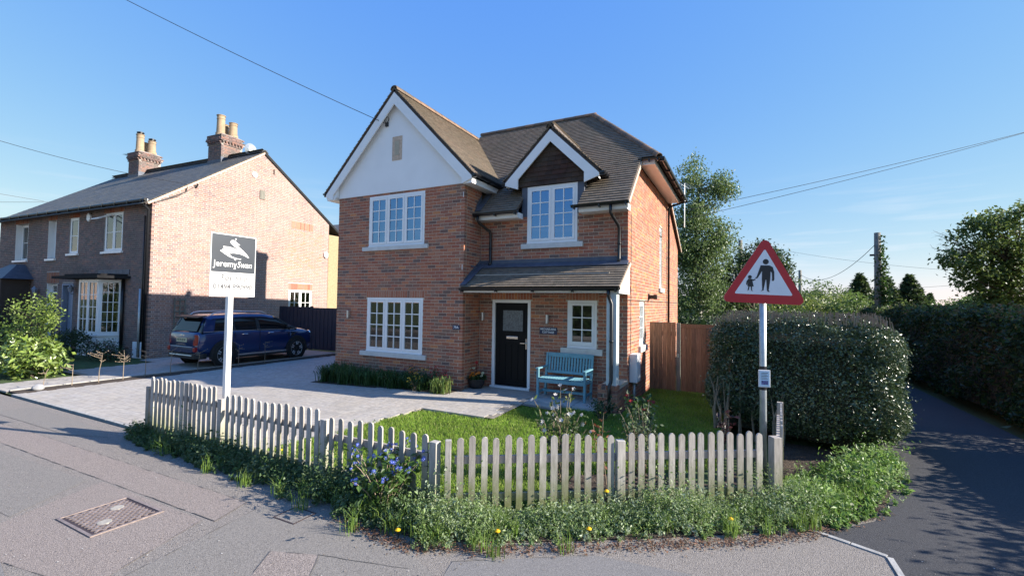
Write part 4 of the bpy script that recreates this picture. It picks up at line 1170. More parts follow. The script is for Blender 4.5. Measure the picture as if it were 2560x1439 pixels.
half_gutter((.04, PEY-.04, PEZ-.01), (3.60, PEY-.04, PEZ-.01))
half_gutter((GEX+.03, -.17, GZE), (GEX+.03, 1.28, GZE)); half_gutter((2*GX-GEX-.03, -.17, GZE), (2*GX-GEX-.03, 9.0, GZE))
half_gutter((HX+.03, HY0-.05, HZ-.01), (HX+.03, HY1+.06, HZ-.01)); half_gutter((DX+DHW+.03, .58, DZE), (DX+DHW+.03, 1.0, DZE))
half_gutter((DX-DHW-.03, .58, DZE), (DX-DHW-.03, .95, DZE)); half_gutter((VX-.06, HY0-.06, HZ-.02), (HX, HY0-.06, HZ-.02), .05)
dp = []
dp.append([(.13, EY-.035, EZ-.06), (.13, EY-.035, 3.90), (.15, EY+.02, 3.84), (.29, DY-.09, 3.67), (.30, DY-.06, 3.60), (.30, DY-.06, 2.93), (.30, DY-.10, 2.87)])
dp.append([(3.28, EY-.035, EZ-.06), (3.28, EY-.035, 3.85), (3.30, EY+.03, 3.78), (3.37, DY-.09, 3.62), (3.38, DY-.06, 3.55), (3.38, DY-.06, 2.93), (3.38, DY-.10, 2.86)])
dp.append([(3.40, PEY-.04, PEZ-.06), (3.40, PEY-.04, 2.14), (3.42, PEY+.0, 2.07), (3.455, -.18, 1.98), (3.455, -.18, .58), (3.455, -.20, .52), (3.44, -.255, .44), (3.44, -.255, -.10)])
dp.append([(HX+.02, 6.05, HZ-.06), (HX+.0, 6.05, HZ-.12), (W+.12, 6.05, 5.05), (W+.06, 6.05, 4.98), (W+.06, 6.05, -.12)])
for p in dp:
    mb = MB(); mb.tube(p, .034, 10)
    for (a, b) in zip(p, p[1:]):
        if abs(a[2]-b[2]) > .6:
            n = max(1, int(abs(a[2]-b[2])/.9))
            for i in range(n):
                zz = a[2]+(b[2]-a[2])*(i+.5)/n; mb.lathe([(.041, zz-.02), (.041, zz+.02)], (a[0], a[1], 0), 10)
    mb.build('downpipe', M['black_pvc'], house, smooth=True)
# porch post
pp = MB(); pp.box(3.345, -.125, .445, 3.54, .07, 2.21)
pp.build('porch_post', mat('pale_post_paint', (.60, .66, .66), .6, .08, 6), house, bevel=.006)
# chimney on the far slope, out of sight from the road side
ch = MB(); ch.box(-4.1, 5.95, 4.0, -3.6, 6.70, 8.38); ch.box(-4.15, 5.90, 8.10, -3.55, 6.75, 8.26)
ch.build('chimney', M['brick_old'] if False else mat('chimney_brick', (.28, .1, .06), .9, .25, 12), house)
MB().lathe([(.13, 8.38), (.11, 8.50), (.12, 8.51)], (-3.85, 6.2, 0), 14).build('chimney_pot', M['pot'], house)
# aerial on the rear verge
ae = thing('tv_aerial', 'small tv aerial behind the right hand eave', 'aerial', (3.9, 7.6, 4.62))
am = MB(); am.tube([(0, 0, 0), (0, 0, 1.5)], .018, 6); am.build('mast', M['alu'], ae)
ab = MB(); ab.tube([(-.1, -.35, 1.42), (.1, .45, 1.42)], .012, 5)
for i in range(7):
    q = Vector((-.1, -.35, 1.42)).lerp(Vector((.1, .45, 1.42)), i/6); ab.tube([q+Vector((-.2, .05, 0)), q+Vector((.2, -.05, 0))], .007, 4)
ab.build('aerial_array', M['alu'], ae)
# ================================================================ THE OLD PAIR OF COTTAGES NEXT DOOR
NTH = math.radians(3.2)
nb = thing('terraced_cottages', 'old two-storey brick cottages with slate roof and two clay-potted chimneys', 'house', (-12.93, -0.31, 0), NTH)
nbx = Matrix.Translation((-12.93, -0.31, 0)) @ Matrix.Rotation(NTH, 4, 'Z')
NL, NE, NRY, NRZ = -11.75, 5.43, 4.28, 8.45
OB = [(.32, .17, .135), (.28, .145, .12), (.35, .195, .16), (.26, .155, .135), (.30, .185, .165), (.24, .16, .15), (.37, .19, .14), (.20, .135, .13), (.33, .21, .18),
      (.42, .18, .10), (.21, .14, .13), (.175, .12, .115), (.26, .165, .145), (.15, .125, .115), (.22, .165, .15), (.30, .165, .13), (.36, .10, .05)]
pn = Pieces(OB, nbx)
pf = Pieces(OB, nbx)
pale = lambda u, z, L: random.choice([0, 1, 2, 3, 4, 5, 6, 8, 0, 2, 7])
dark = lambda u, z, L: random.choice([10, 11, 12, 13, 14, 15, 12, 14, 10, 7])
red = lambda u, z, L: random.choice([9, 16, 9, 6])
gwin = (5.745, 7.08, 1.25, 2.46)
nslope = (NRZ-NE)/NRY
def gtop(y): return NE+nslope*y if y < NRY else NRZ-0.655*(y-NRY)
gm = MB()
wall_sheet(gm, (0, 0, 0), (0, 1, 0), (1, 0, 0), .01, 8.05, -.2, 5.4, [gwin])
ys = [.01, 1, 2, 3, NRY, 5.5, 7, 8.05]
for a, b in zip(ys, ys[1:]):
    for d, flp in ((.003, 0), (.25, 1)):
        q = [(-d, a, 5.4), (-d, b, 5.4), (-d, b, gtop(b)), (-d, a, gtop(a))]; gm.add(q, [(3, 2, 1, 0) if flp else (0, 1, 2, 3)])
nb_gable = gm.build('gable_wall', M['mortar_old'], nb)
def gspan(z):
    a, b = 0.0, 8.05
    if z > NE: a = (z-NE)/nslope
    if z > gtop(8.05): b = NRY+(NRZ-z)/.655
    return a, b
ga1 = (5.74, 7.08, 5.35, 5.72); ga2 = (5.70, 7.10, 2.47, 2.76); gpatch = (5.35, 7.5, 3.0, 5.3)
brick_wall(pn, (0, 0, 0), (0, 1, 0), (1, 0, 0), -.2, NRZ-.03, gspan, [gwin, ga1, ga2], lambda u, z, L: (random.choice([0, 2, 6, 8, 9]) if gpatch[0] < u < gpatch[1] and gpatch[2] < z < gpatch[3] else pale(u, z, L)), quoin=(1, None), bond='flemish', joint=.012)
soldier(pn, (0, 0, 0), (0, 1, 0), (1, 0, 0), ga1[0], ga1[1], ga1[2], ga1[3], red, .004)
soldier(pn, (0, 0, 0), (0, 1, 0), (1, 0, 0), ga2[0], ga2[1], ga2[2], ga2[3], red, .004)
pn.finish('brick', 'gable_brickwork', M['brick_old'], nb_gable, nb)
MB().box(-.4, 8.055, -.2, .012, 9.6, 5.36).build('rear_wing', M['tan_wall'], nb)
# front wall
W1, W2, W3, W4 = (-3.04, -1.79, 3.70, 5.16), (-5.60, -4.89, 3.70, 5.14), (-7.30, -6.66, 3.54, 5.14), (-10.20, -9.07, 3.54, 5.14)
D1, D2 = (-7.21, -6.36, -.05, 2.52), (-5.94, -5.10, -.05, 2.52)
PO = (-10.3, -8.75, -.05, 2.6); BY = (-3.85, -1.62, .45, 2.62)
holes = [W1, W2, W3, W4, D1, D2, PO, BY]
fm = MB(); wall_sheet(fm, (0, 0, 0), (1, 0, 0), (0, -1, 0), NL, -.01, -.2, NE-.02, holes, recess=.003)
nb_front = fm.build('front_wall', M['mortar_grey'], nb)
lint = [(w[0]-.06, w[1]+.06, w[3], w[3]+.2) for w in (W1, W2, W3, W4)]+[(-7.25, -6.25, 2.53, 2.98)]
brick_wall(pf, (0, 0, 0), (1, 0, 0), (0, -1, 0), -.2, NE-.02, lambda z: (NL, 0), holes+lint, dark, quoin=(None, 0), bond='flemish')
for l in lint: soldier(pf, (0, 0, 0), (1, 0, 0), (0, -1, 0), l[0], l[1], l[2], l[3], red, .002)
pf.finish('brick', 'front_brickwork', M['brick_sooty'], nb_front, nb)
io = MB(); io.box(NL, .3, -.2, NL+.25, 8.5, 5.2); io.box(NL, 8.25, -.2, -.3, 8.5, 5.2); io.box(NL+.3, 2.5, -.2, -.3, 2.6, 5.3); io.box(NL+.3, .28, 2.75, -.3, 8.2, 2.95)
io.box(-6.35, .26, -.2, -6.0, 8.2, 5.3)
io.box(-8.0, .26, -.2, -7.8, 8.2, 5.3)
io.build('inner_walls', M['room'], nb)
# windows of the front
def nbwin(w, lights, rows, cols, inset=.06, glass='glass', **k):
    return casement(nb, (w[0], 0, w[2]), (1, 0, 0), (0, -1, 0), w[1]-w[0], w[3]-w[2], lights, rows, cols, inset=inset, glass=glass, **k)
wo = nbwin(W1, 2, 2, 1, .03, curtain=True); nbwin(W2, 1, 2, 1, .03, curtain=True)
nbwin(W3, 1, 2, 1, .2); nbwin(W4, 1, 2, 1, .2)
# open top light of the first window
ol = MB(); 
for (a, b, c, d) in ((0, .55, 0, .04), (0, .55, .36, .40), (0, .04, .04, .36), (.51, .55, .04, .36)):
    ol.add([(-2.98+a, -.02-.42*(.40-c)/.4, 5.06-.20*(.40-c)/.4), (-2.98+b, -.02-.42*(.40-c)/.4, 5.06-.20*(.40-c)/.4), (-2.98+b, -.02-.42*(.40-d)/.4, 5.06-.20*(.40-d)/.4), (-2.98+a, -.02-.42*(.40-d)/.4, 5.06-.20*(.40-d)/.4),
            (-2.98+a, -.02-.42*(.40-c)/.4, 5.09-.20*(.40-c)/.4), (-2.98+b, -.02-.42*(.40-c)/.4, 5.09-.20*(.40-c)/.4), (-2.98+b, -.02-.42*(.40-d)/.4, 5.09-.20*(.40-d)/.4), (-2.98+a, -.02-.42*(.40-d)/.4, 5.09-.20*(.40-d)/.4)], BOXF)
ol.build('open_casement', M['pvc'], wo, fix=True)
for w in (W1, W2, W3, W4): MB().box(w[0]-.08, -.07, w[2]-.08, w[1]+.08, .05, w[2]-.002).build('window_sill', M['pvc'], nb)
for w in (W3, W4, D1):            # white painted reveals
    for a_, b_ in ((w[0]+.001, w[0]+.012), (w[1]-.012, w[1]-.001)): MB().box(a_, .0, w[2], b_, .2, w[3]-.002).build('window_reveal', M['pvc'], nb)
gwo = casement(nb, (0, gwin[0], gwin[2]), (0, 1, 0), (1, 0, 0), gwin[1]-gwin[0], gwin[3]-gwin[2], 2, 2, 2, inset=.03)
# doors
d1 = MB().box(D1[0]+.06, .16, 0, D1[1]-.06, .22, 2.1).build('front_door', mat('dark_blue_door', (.012, .015, .035), .35), nb)
m = MB(); m.box(D1[0], .15, -.05, D1[0]+.07, .25, 2.5); m.box(D1[1]-.07, .15, -.05, D1[1], .25, 2.5); m.box(D1[0]+.07, .15, 2.1, D1[1]-.07, .25, 2.18); m.box(D1[0]+.07, .15, 2.43, D1[1]-.07, .25, 2.5)
m.build('door_frame', M['pvc'], d1)
MB().box(D1[0]+.07, .19, 2.18, D1[1]-.07, .2, 2.43).build('fanlight', M['glass'], d1)
m = MB(); m.box(D2[0]+.05, .17, 0, D2[1]-.05, .22, 2.45); m.box(D2[0]+.2, .15, 1.2, D2[0]+.4, .17, 2.0); m.box(D2[0]+.45, .15, 1.2, D2[1]-.2, .17, 2.0)
d2 = m.build('front_door', M['bluegrey'], nb)
m = MB(); m.box(D2[0]-.02, -.01, -.05, D2[0]+.05, .16, 2.5); m.box(D2[1]-.05, -.01, -.05, D2[1]+.02, .16, 2.5); m.box(D2[0]+.05, -.01, 2.44, D2[1]-.05, .16, 2.5); m.build('door_frame', M['bluegrey'], d2)
# bay window
by = MB(); B0, B1, B2, B3 = (-3.85, 0.0), (-3.42, -.52), (-2.05, -.52), (-1.62, 0.0)
by.prism([B0, B1, B2, B3], lambda p, t: (p[0], p[1], t), -.15, .58)
bayp = by.build('bay_plinth', M['render'], nb)
MB().prism([(B0[0]-.04, 0), (B1[0]-.03, B1[1]-.05), (B2[0]+.03, B2[1]-.05), (B3[0]+.04, 0)], lambda p, t: (p[0], p[1], t), .582, .63).build('bay_sill', M['pvc'], nb)
for (a, b, li, ro, co) in ((B1, B2, 2, 4, 2), (B2, B3, 1, 5, 3), (B0, B1, 1, 4, 2)):
    d = Vector((b[0]-a[0], b[1]-a[1], 0)); L = d.length; d.normalize(); nrm = Vector((d.y, -d.x, 0))
    casement(nb, (a[0], a[1], .632), d, nrm, L, 1.99, li, ro, co, inset=.0, curtain=True, name='bay_window')
fr_ = MB()
fr_.prism([(-5.0, .0), (-4.8, -.78), (-1.6, -.78), (-1.15, .0)], lambda p, t: (p[0], p[1], t), 2.66, 2.76)
fr_.prism([(-4.4, .0), (-4.3, -.6), (-1.8, -.6), (-1.35, .0)], lambda p, t: (p[0], p[1], t), 2.762, 2.83)
fr_.build('bay_canopy', mat('felt_canopy', (.02, .02, .022), .85, .2, 8, spec=.15), nb)
m = MB()
for i in range(5): m.box(-3.3+i*.42, -.03, 2.83, -3.3+i*.42+.41, -.008, 3.0)
m.build('lead_flashing', M['lead'], nb)
# left porch canopy
m = MB(); m.add([(-10.9, -.95, 2.70), (-8.35, -.95, 2.70), (-8.35, 0, 2.70), (-10.9, 0, 2.70), (-9.9, -.25, 3.34), (-9.2, -.25, 3.34), (-9.2, 0, 3.34), (-9.9, 0, 3.34)],
    [(0, 1, 5, 4), (1, 2, 6, 5), (3, 0, 4, 7), (4, 5, 6, 7), (3, 2, 1, 0), (2, 3, 7, 6)])
m.build('porch_roof', M['lead'], nb)
m = MB(); m.box(-8.75, -.9, -.1, -8.6, -.05, 2.69); m.box(-10.5, -.9, -.1, -10.35, -.05, 2.69); m.box(-10.3, .1, -.1, -8.75, .2, 2.55)
m.build('porch_side', M['tile_bed'], nb)
# lanterns, bell boxes, name oval
def lantern(x, z, lab):
    t = thing('wall_lantern', lab, 'lantern', (nbx @ Vector((x, -.004, z))), NTH, 'carriage lanterns on the old cottages')
    m = MB(); m.tube([(0, 0, -.12), (0, -.12, -.1), (0, -.14, -.04)], .012, 6); m.lathe([(.05, 0), (.085, .16), (.085, .17), (.10, .175), (.03, .26), (.015, .30)], (0, -.14, -.04), 6)
    m.build('lantern_frame', M['bluegrey'], t)
lantern(-7.88, 2.15, 'dark carriage lantern left of the white door surround')
lantern(-4.95, 2.2, 'pale carriage lantern between blue-grey door and bay window')
def bell(pos, nrm, lab):
    t = thing('alarm_box', lab, 'alarm box', pos, NTH)
    m = MB(); ax = Vector(nrm).cross(Vector((0, 0, 1)))
    pts = [(math.cos(math.pi*i/3)*.14, math.sin(math.pi*i/3)*.17) for i in range(6)]
    m.prism(pts, lambda p, tt: tuple(ax*p[1]*.8+Vector((0, 0, p[0]*1.25))+Vector(nrm)*tt), 0.0, .07)
    m.build('casing', M['pvc'], t, fix=True, bevel=.01)
bell(nbx @ Vector((-4.07, -.004, 5.08)), (0, -1, 0), 'white alarm box high on the shaded cottage front')
bell(nbx @ Vector((.004, 7.86, 4.3)), (1, 0, 0), 'white alarm box at the right end of the sunny gable wall')
t = thing('house_name_oval', 'dark oval name plate by the white cottage door', 'sign', nbx @ Vector((-7.46, -.004, 1.66)), NTH)
MB().prism([(math.cos(i*math.pi/10)*.13, math.sin(i*math.pi/10)*.17) for i in range(20)], lambda p, tt: (p[0], tt, p[1]), -.02, 0).build('panel', M['signblack'], t, fix=True)
# gable fittings
t = thing('wall_vent', 'round white vent near the top of the old gable', 'vent', nbx @ Vector((.004, 3.84, 7.36)), NTH)
MB().lathe([(.12, 0), (.12, .03), (.07, .05), (.065, .02)], (0, 0, 0), 16, 'x').build('vent_cover', M['pvc'], t)
MB().box(-.01, 4.11, 6.38, .03, 4.36, 6.77).build('timber_patch', M['timber_grey'], nb)
MB().box(-.01, 4.74, 7.62, .02, 4.80, 7.85).build('wall_slot', M['tile_bed'], nb)
br = MB(); br.tube([(.03, .25, 5.46), (.05, .8, 5.75), (.06, 1.44, 6.30)], .012, 5); br.tube([(.03, .05, 5.35), (.05, 1.08, 5.98), (.05, 1.1, 6.2)], .02, 5)
br.tube([(.03, 1.44, 6.22), (.12, 1.44, 6.36)], .03, 6)
tag(br.build('cable_bracket', M['wire'], None), 'black bracket with cables on the old gable slope', 'bracket'); bpy.data.objects['cable_bracket'].matrix_world = nbx
tr = thing('trellis', 'narrow grey timber trellis on the shaded gable behind the car', 'trellis', nbx @ Vector((.01, 1.02, .35)), NTH)
for y in (-.18, 0, .18): MB().box(.005, y-.02, 0, .025, y+.02, 1.65).build('slat', M['timber_grey'], tr)
for i in range(8): MB().box(.026, -.22, .08+i*.21, .046, .22, .12+i*.21).build('slat', M['timber_grey'], tr)
# eaves, gutters, downpipes
ev = MB(); ev.box(NL-.1, -.17, NE-.12, .02, -.15, NE+.02); ev.build('fascia', M['pvc'], nb)
sc = MB()
for i in range(42): sc.box(-5.3+i*.125, -.178, NE-.17, -5.3+i*.125+.085, -.172, NE-.02)
sc.build('scalloped_board', M['pvc'], nb)
gu = MB(); gu.tube([(NL-.1, -.24, NE-.02), (.06, -.24, NE-.02)], .06, 8)
for i in range(15): gu.box(NL+.1+i*.82, -.30, NE-.10, NL+.13+i*.82, -.16, NE+.03)
gu.build('gutter', M['black_pvc'], nb)
for pts, r, mm_ in (([(-.06, -.24, NE-.05), (-.06, -.24, 5.25), (-.08, -.07, 5.1), (-.08, -.07, -.12)], .05, 'black_pvc'), ([(-.32, -.05, 4.9), (-.32, -.05, -.12)], .025, 'black_pvc'), ([(-.40, -.05, 2.3), (-.40, -.05, -.1)], .05, 'galv'),
                    ([(-1.50, -.06, 2.7), (-1.50, -.06, -.1)], .05, 'black_pvc')):
    MB().tube(pts, r, 8).build('downpipe', M[mm_], nb, smooth=True)
MB().box(-.75, -.06, -.15, -.15, -.01, .42).build('white_plinth', M['render'], nb)
# roof
SLT = [(.10, .10, .095), (.085, .088, .088), (.12, .115, .10), (.095, .09, .08), (.11, .11, .11), (.13, .12, .10)]
psl = Pieces(SLT, nbx)
nl = math.sqrt(1+nslope**2)
EY0 = -.26
tile_plane(psl, (0, EY0, NE+nslope*EY0+.05), (1, 0, 0), (0, 1/nl, nslope/nl), (0, -nslope/nl, 1/nl), int((NRY-EY0)*nl/.22)+1, lambda s: (NL-.12, .05), lambda u, s: random.randrange(6), w=.26, gauge=.22, th=.006, lift=.008)
nl2 = math.sqrt(1+.655**2)
tile_plane(psl, (0, 9.1, NRZ-.655*(9.1-NRY)+.05), (-1, 0, 0), (0, -1/nl2, .655/nl2), (0, .655/nl2, 1/nl2), int((9.1-NRY)*nl2/.22)+1, lambda s: (-.05, -NL+.12), lambda u, s: random.randrange(6), w=.26, gauge=.22, th=.006, lift=.008)
rd = MB()
def slab(A, n, th):
    n = Vector(n).normalized(); A = [Vector(p) for p in A]; rd.add([p for p in A]+[p-n*th for p in A], BOXF)
slab([(NL-.1, EY0+.01, NE+nslope*EY0+.045), (.04, EY0+.01, NE+nslope*EY0+.045), (.04, NRY, NRZ+.045), (NL-.1, NRY, NRZ+.045)], (0, -nslope, 1), .06)
slab([(NL-.1, NRY, NRZ+.045), (.04, NRY, NRZ+.045), (.04, 9.08, NRZ-.655*(9.08-NRY)+.045), (NL-.1, 9.08, NRZ-.655*(9.08-NRY)+.045)], (0, .655, 1), .06)
nbroof = rd.build('roof', M['tile_bed'], nb, fix=True)
psl.finish('slate', 'slating', M['slate'], nbroof, nb)
vb = MB(); vb.beam((.045, EY0+.1, NE+nslope*(EY0+.1)-.02), (.045, NRY, NRZ-.02), .02, .07); vb.build('verge', M['verge'], nb)
vb = MB(); vb.beam((.045, NRY, NRZ-.02), (.045, 9.05, NRZ-.655*(9.05-NRY)-.02), .03, .09); vb.build('verge', M['black_pvc'], nb)
n_r = 27
for i in range(n_r):
    a = NL-.1+(0.1-NL+.05)*i/n_r; b = NL-.1+(.1-NL+.05)*(i+1)/n_r-.008
    m = MB(); m.prism([(-.16, -.06), (0, .05), (.16, -.06), (.16, -.085), (0, .02), (-.16, -.085)], lambda p, t: (t, NRY+p[0], NRZ+.09+p[1]), a, b)
    m.build('ridge_tile', mat('blue_ridge', (.07, .065, .065), .7) if i == 0 else bpy.data.materials['blue_ridge'], nbroof, fix=True)
# rear wing roof seen past the gable
m = MB(); m.prism([(9.05, 4.9), (12.5, 6.85), (16, 4.9)], lambda p, t: (t, p[0], p[1]), -6, 1.2); m.build('rear_roof', M['slate'] if False else mat('rear_slate', (.11, .11, .105), .7, .25, 6, .3, 20), nb, fix=True)
# chimneys
def nb_chimney(x, cowls):
    c0 = (x, NRY, 0)
    pc = Pieces(OB[10:16], nbx)
    y0, y1, xa, xb = NRY-.50, NRY+.50, x-.50, x+.42
    m = MB(); m.box(xa+.006, y0+.006, 7.6, xb-.006, y1-.006, 9.02)
    # oversailing courses
    st_ = m.build('chimney', M['mortar_grey'], nb)
    pick = lambda u, z, L: random.randrange(6)
    def ring(z0, z1, o):
        brick_wall(pc, (0, y0-o, 0), (1, 0, 0), (0, -1, 0), z0, z1, lambda z: (xa-o, xb+o), [], pick, quoin=(0, 0), bond='flemish')
        brick_wall(pc, (xb+o, 0, 0), (0, 1, 0), (1, 0, 0), z0, z1, lambda z: (y0-o, y1+o), [], pick, quoin=(1, 1), bond='flemish')
        brick_wall(pc, (xa-o, 0, 0), (0, -1, 0), (-1, 0, 0), z0, z1, lambda z: (-y1-o, -y0+o), [], pick, quoin=(1, 1), bond='flemish')
    ring(7.7, 8.99, 0.0); ring(9.0, 9.07, .035); ring(9.16, 9.30, .085); ring(9.31, 9.45, .05)
    # dentil course
    for i in range(7):
        pc.put((xa-.02+(i+.5)*(xb-xa+.04)/7, y0-.03, 9.115), (1, 0, 0), (0, 1, 0), (0, 0, 1), .075, .10, .07, pick(0, 0, 0), (0, -1, 0))
        pc.put((xb+.03, y0-.02+(i+.5)*(y1-y0+.04)/7, 9.115), (0, 1, 0), (-1, 0, 0), (0, 0, 1), .075, .10, .07, pick(0, 0, 0), (1, 0, 0))
    m = MB(); m.box(xa-.0, y0-.0, 9.0, xb+.0, y1+.0, 9.43); m.box(xa-.06, y0-.06, 9.16, xb+.06, y1+.06, 9.29); m.build('chimney_core', M['mortar_grey'], nb)
    m = MB(); m.prism([(xa-.04, y0-.04), (xb+.04, y0-.04), (xb+.04, y1+.04), (xa-.04, y1+.04)], lambda p, t: (c0[0]+(p[0]-c0[0])*(1 if t < 9.46 else .75), NRY+(p[1]-NRY)*(1 if t < 9.46 else .75), t), 9.452, 9.52)
    m.build('flaunching', M['mortar_grey'], nb)
    m = MB(); m.box(xa-.015, y0-.015, 8.02, xb+.015, y0+.0, 8.30); m.box(xb+.0, y0-.015, 8.15, xb+.015, y0+.35, 8.42); m.build('lead_flashing', M['lead'], nb)
    pc.finish('brick', 'chimney_brickwork', M['brick_sooty'], st_, nb, nmax=60)
    for i, (px, py, hh) in enumerate(((x-.30, NRY+.10, .66), (x-.06, NRY-.24, .95), (x+.22, NRY+.16, .68))):
        m = MB(); m.lathe([(r_*1.4, z_) for r_, z_ in ((.15, 9.50), (.145, 9.60), (.15, 9.62), (.125, 9.64), (.115, 9.5+hh*.8), (.13, 9.5+hh*.82), (.118, 9.5+hh*.84), (.118, 9.5+hh*.96), (.135, 9.5+hh*.97), (.135, 9.5+hh), (.10, 9.5+hh), (.095, 9.5+hh-.1))], (px, py, 0), 18)
        m.build('chimney_pot', M['pot'], nb, smooth=False)
        if cowls and i > 0:
            m = MB(); m.lathe([(.11, 9.49+hh), (.11, 9.55+hh), (.16, 9.57+hh), (.16, 9.62+hh), (.06, 9.66+hh)], (px, py, 0), 14); m.build('cowl', M['signblack'], nb)
nb_chimney(-2.62, False); nb_chimney(-9.05, True)
t = thing('satellite_dish', 'small grey satellite dish behind the right hand chimney', 'satellite dish', nbx @ Vector((-1.0, 4.35, 8.45)), NTH)
MB().lathe([(.03, .16), (.18, .12), (.30, 0.0), (.28, .0), (.16, .10), (.02, .14)], (0, 0, .28), 18, 'x').build('dish', M['galv'], t)
MB().tube([(0, 0, -.02), (0, 0, .28), (.25, 0, .3)], .015, 6).build('arm', M['galv'], t)
t = thing('chimney_aerial', 'thin tv aerial bracketed to the left chimney', 'aerial', nbx @ Vector((-9.62, 3.9, 8.75)), NTH)
m = MB(); m.tube([(.1, 0, 0), (-.12, 0, .1), (-.15, 0, .7)], .015, 5); m.tube([(-.55, 0, .72), (.1, 0, .70)], .012, 5)
for i in range(5): m.tube([(-.5+i*.13, -.15, .715), (-.5+i*.13, .15, .715)], .007, 4)
m.build('aerial_array', M['wire'], t)
# far wing: dark blue fence across the drive
bf = thing('boarded_fence', 'dark navy boarded fence and gate across the end of the drive', 'fence', (-12.9, 4.72, -.13))
x = 0; k_ = 0
while x < 8.85:
    hh = 1.82 if x < 2.0 else 1.79
    MB().box(x, (-.012 if k_ % 2 else 0), 0.03, x+.118, (.010 if k_ % 2 else .022), hh).build('board', M['navy'], bf); x += .12; k_ += 1
for z in (.35, 1.0, 1.6): MB().box(0, .024, z, 8.85, .07, z+.08).build('rail', M['navy'], bf)
for x in (2.0, 4.2, 6.5): MB().box(x-.05, .03, 0, x+.05, .13, 1.85).build('post', M['navy'], bf)
# ================================================================ THE CAR
def catmull(xs, ys, x):
    return np.interp(x, xs, ys) if False else _cr(xs, ys, x)
def _cr(xs, ys, x):
    i = max(0, min(len(xs)-2, int(np.searchsorted(xs, x))-1))
    t = (x-xs[i])/(xs[i+1]-xs[i]); t = min(1, max(0, t))
    m = []
    for j in (i, i+1):
        if j == 0: m.append((ys[1]-ys[0])/(xs[1]-xs[0]))
        elif j == len(xs)-1: m.append((ys[-1]-ys[-2])/(xs[-1]-xs[-2]))
        else:
            a = (ys[j]-ys[j-1])/(xs[j]-xs[j-1]); b = (ys[j+1]-ys[j])/(xs[j+1]-xs[j]); m.append(0 if a*b <= 0 else 2*a*b/(a+b))
    h = xs[i+1]-xs[i]; t2, t3 = t*t, t*t*t
    return (2*t3-3*t2+1)*ys[i]+(t3-2*t2+t)*h*m[0]+(-2*t3+3*t2)*ys[i+1]+(t3-t2)*h*m[1]
car = thing('parked_car', 'dark blue compact SUV with roof rails parked beside the old gable', 'car', (-9.76, 1.25, -.13))
car.scale = (1.0, .965, 1.055)
SY = [-2.13, -2.09, -2.0, -1.85, -1.3, 0, .9, 1.3, 1.7, 1.98, 2.12, 2.17]
SB = [.46, .40, .34, .30, .26, .24, .24, .26, .28, .32, .38, .46]
ST = [.96, 1.0, 1.03, 1.05, 1.055, 1.035, 1.015, 1.0, .96, .90, .82, .74]
SW = [.66, .78, .85, .885, .91, .91, .91, .91, .885, .82, .72, .60]
def csec(y):
    zb, zt, hw = _cr(SY, SB, y), _cr(SY, ST, y), _cr(SY, SW, y)
    hood = .035 if y > 1.0 else .0
    h = [(0, zb), (hw*.78, zb), (hw*.95, zb+.07), (hw*.985, zb+.2), (hw*.995, (zb+zt)/2-.04), (hw, zt-.30), (hw*.985, zt-.16), (hw*.955, zt-.06), (hw*.90, zt-.005), (hw*.72, zt+.012+hood), (0, zt+.02+hood*1.6)]
    return [(x, y, z) for x, z in h]+[(-x, y, z) for x, z in reversed(h[1:-1])]
ysn = list(np.linspace(-2.13, -1.8, 8))+list(np.linspace(-1.7, 1.7, 24))+list(np.linspace(1.78, 2.17, 9))
def loft(secs, name, m, parent, cap=True):
    mb = MB(); n = len(secs[0])
    for s in secs: mb.v.extend(s)
    for i in range(len(secs)-1):
        for j in range(n): mb.f.append((i*n+j, i*n+(j+1) % n, (i+1)*n+(j+1) % n, (i+1)*n+j)); mb.c.append(None)
    if cap: mb.f.append(tuple(reversed(range(n)))); mb.f.append(tuple(range((len(secs)-1)*n, len(secs)*n))); mb.c += [None, None]
    return mb.build(name, m, parent, smooth=True, fix=True)
body = loft([csec(y) for y in ysn], 'body', M['car'], car)
# cabin: dark glass volume, then a painted roof over it
def cab(y, inset=0.0, lo=None):
    zb = 1.0
    zt = float(np.interp(y, [-2.02, -1.80, -1.6, -.6, .1, .50, .68, 1.38], [1.02, 1.42, 1.50, 1.545, 1.535, 1.475, 1.41, 1.02]))
    return zb, zt
def cabsec(y, grow=0.0, zlo=None):
    zb, zt = cab(y); zb = zlo if zlo is not None else zb
    k = max(0.0, min(1.0, (zt-1.0)/.5))
    wb_, wt = .845+grow, (.845-.20*k)+grow
    h = [(wb_, zb), (wb_-(wb_-wt)*.55, zb+(zt-zb)*.55), (wt+.02, zt-.07*k), (wt-.05, zt-.015*k+grow), (wt*.5, zt+.008*k+grow), (0, zt+.012*k+grow)]
    return [(x, y, z) for x, z in h]+[(-x, y, z) for x, z in reversed(h[:-1])]
cys = [-2.02, -1.96, -1.88, -1.80, -1.7, -1.55, -1.3, -1, -.6, -.2, .1, .3, .5, .6, .68, .85, 1.05, 1.25, 1.38]
loft([cabsec(y) for y in cys], 'cabin_glass', M['glass_dark'], car)
def roofsec(y):
    zb, zt = cab(y); k = 1; wt = .645+.012
    h = [(wt+.055, zt-.115), (wt+.03, zt-.075), (wt-.03, zt-.005), (wt*.5, zt+.022), (0, zt+.028)]
    return [(x, y, z) for x, z in h]+[(-x, y, z) for x, z in reversed(h[:-1])]
loft([roofsec(y) for y in (-1.93, -1.80, -1.6, -1.3, -1, -.6, -.2, .1, .3, .5, .56)], 'car_roof', M['car'], car)
m = MB(); m.prism([(-.62, -2.02), (.62, -2.02), (.66, -1.78), (-.66, -1.78)], lambda p, t: (p[0], p[1], t+(-.045 if p[1] < -1.9 else 0)), 1.475, 1.51); m.build('spoiler', M['cladding'], car, bevel=.01)
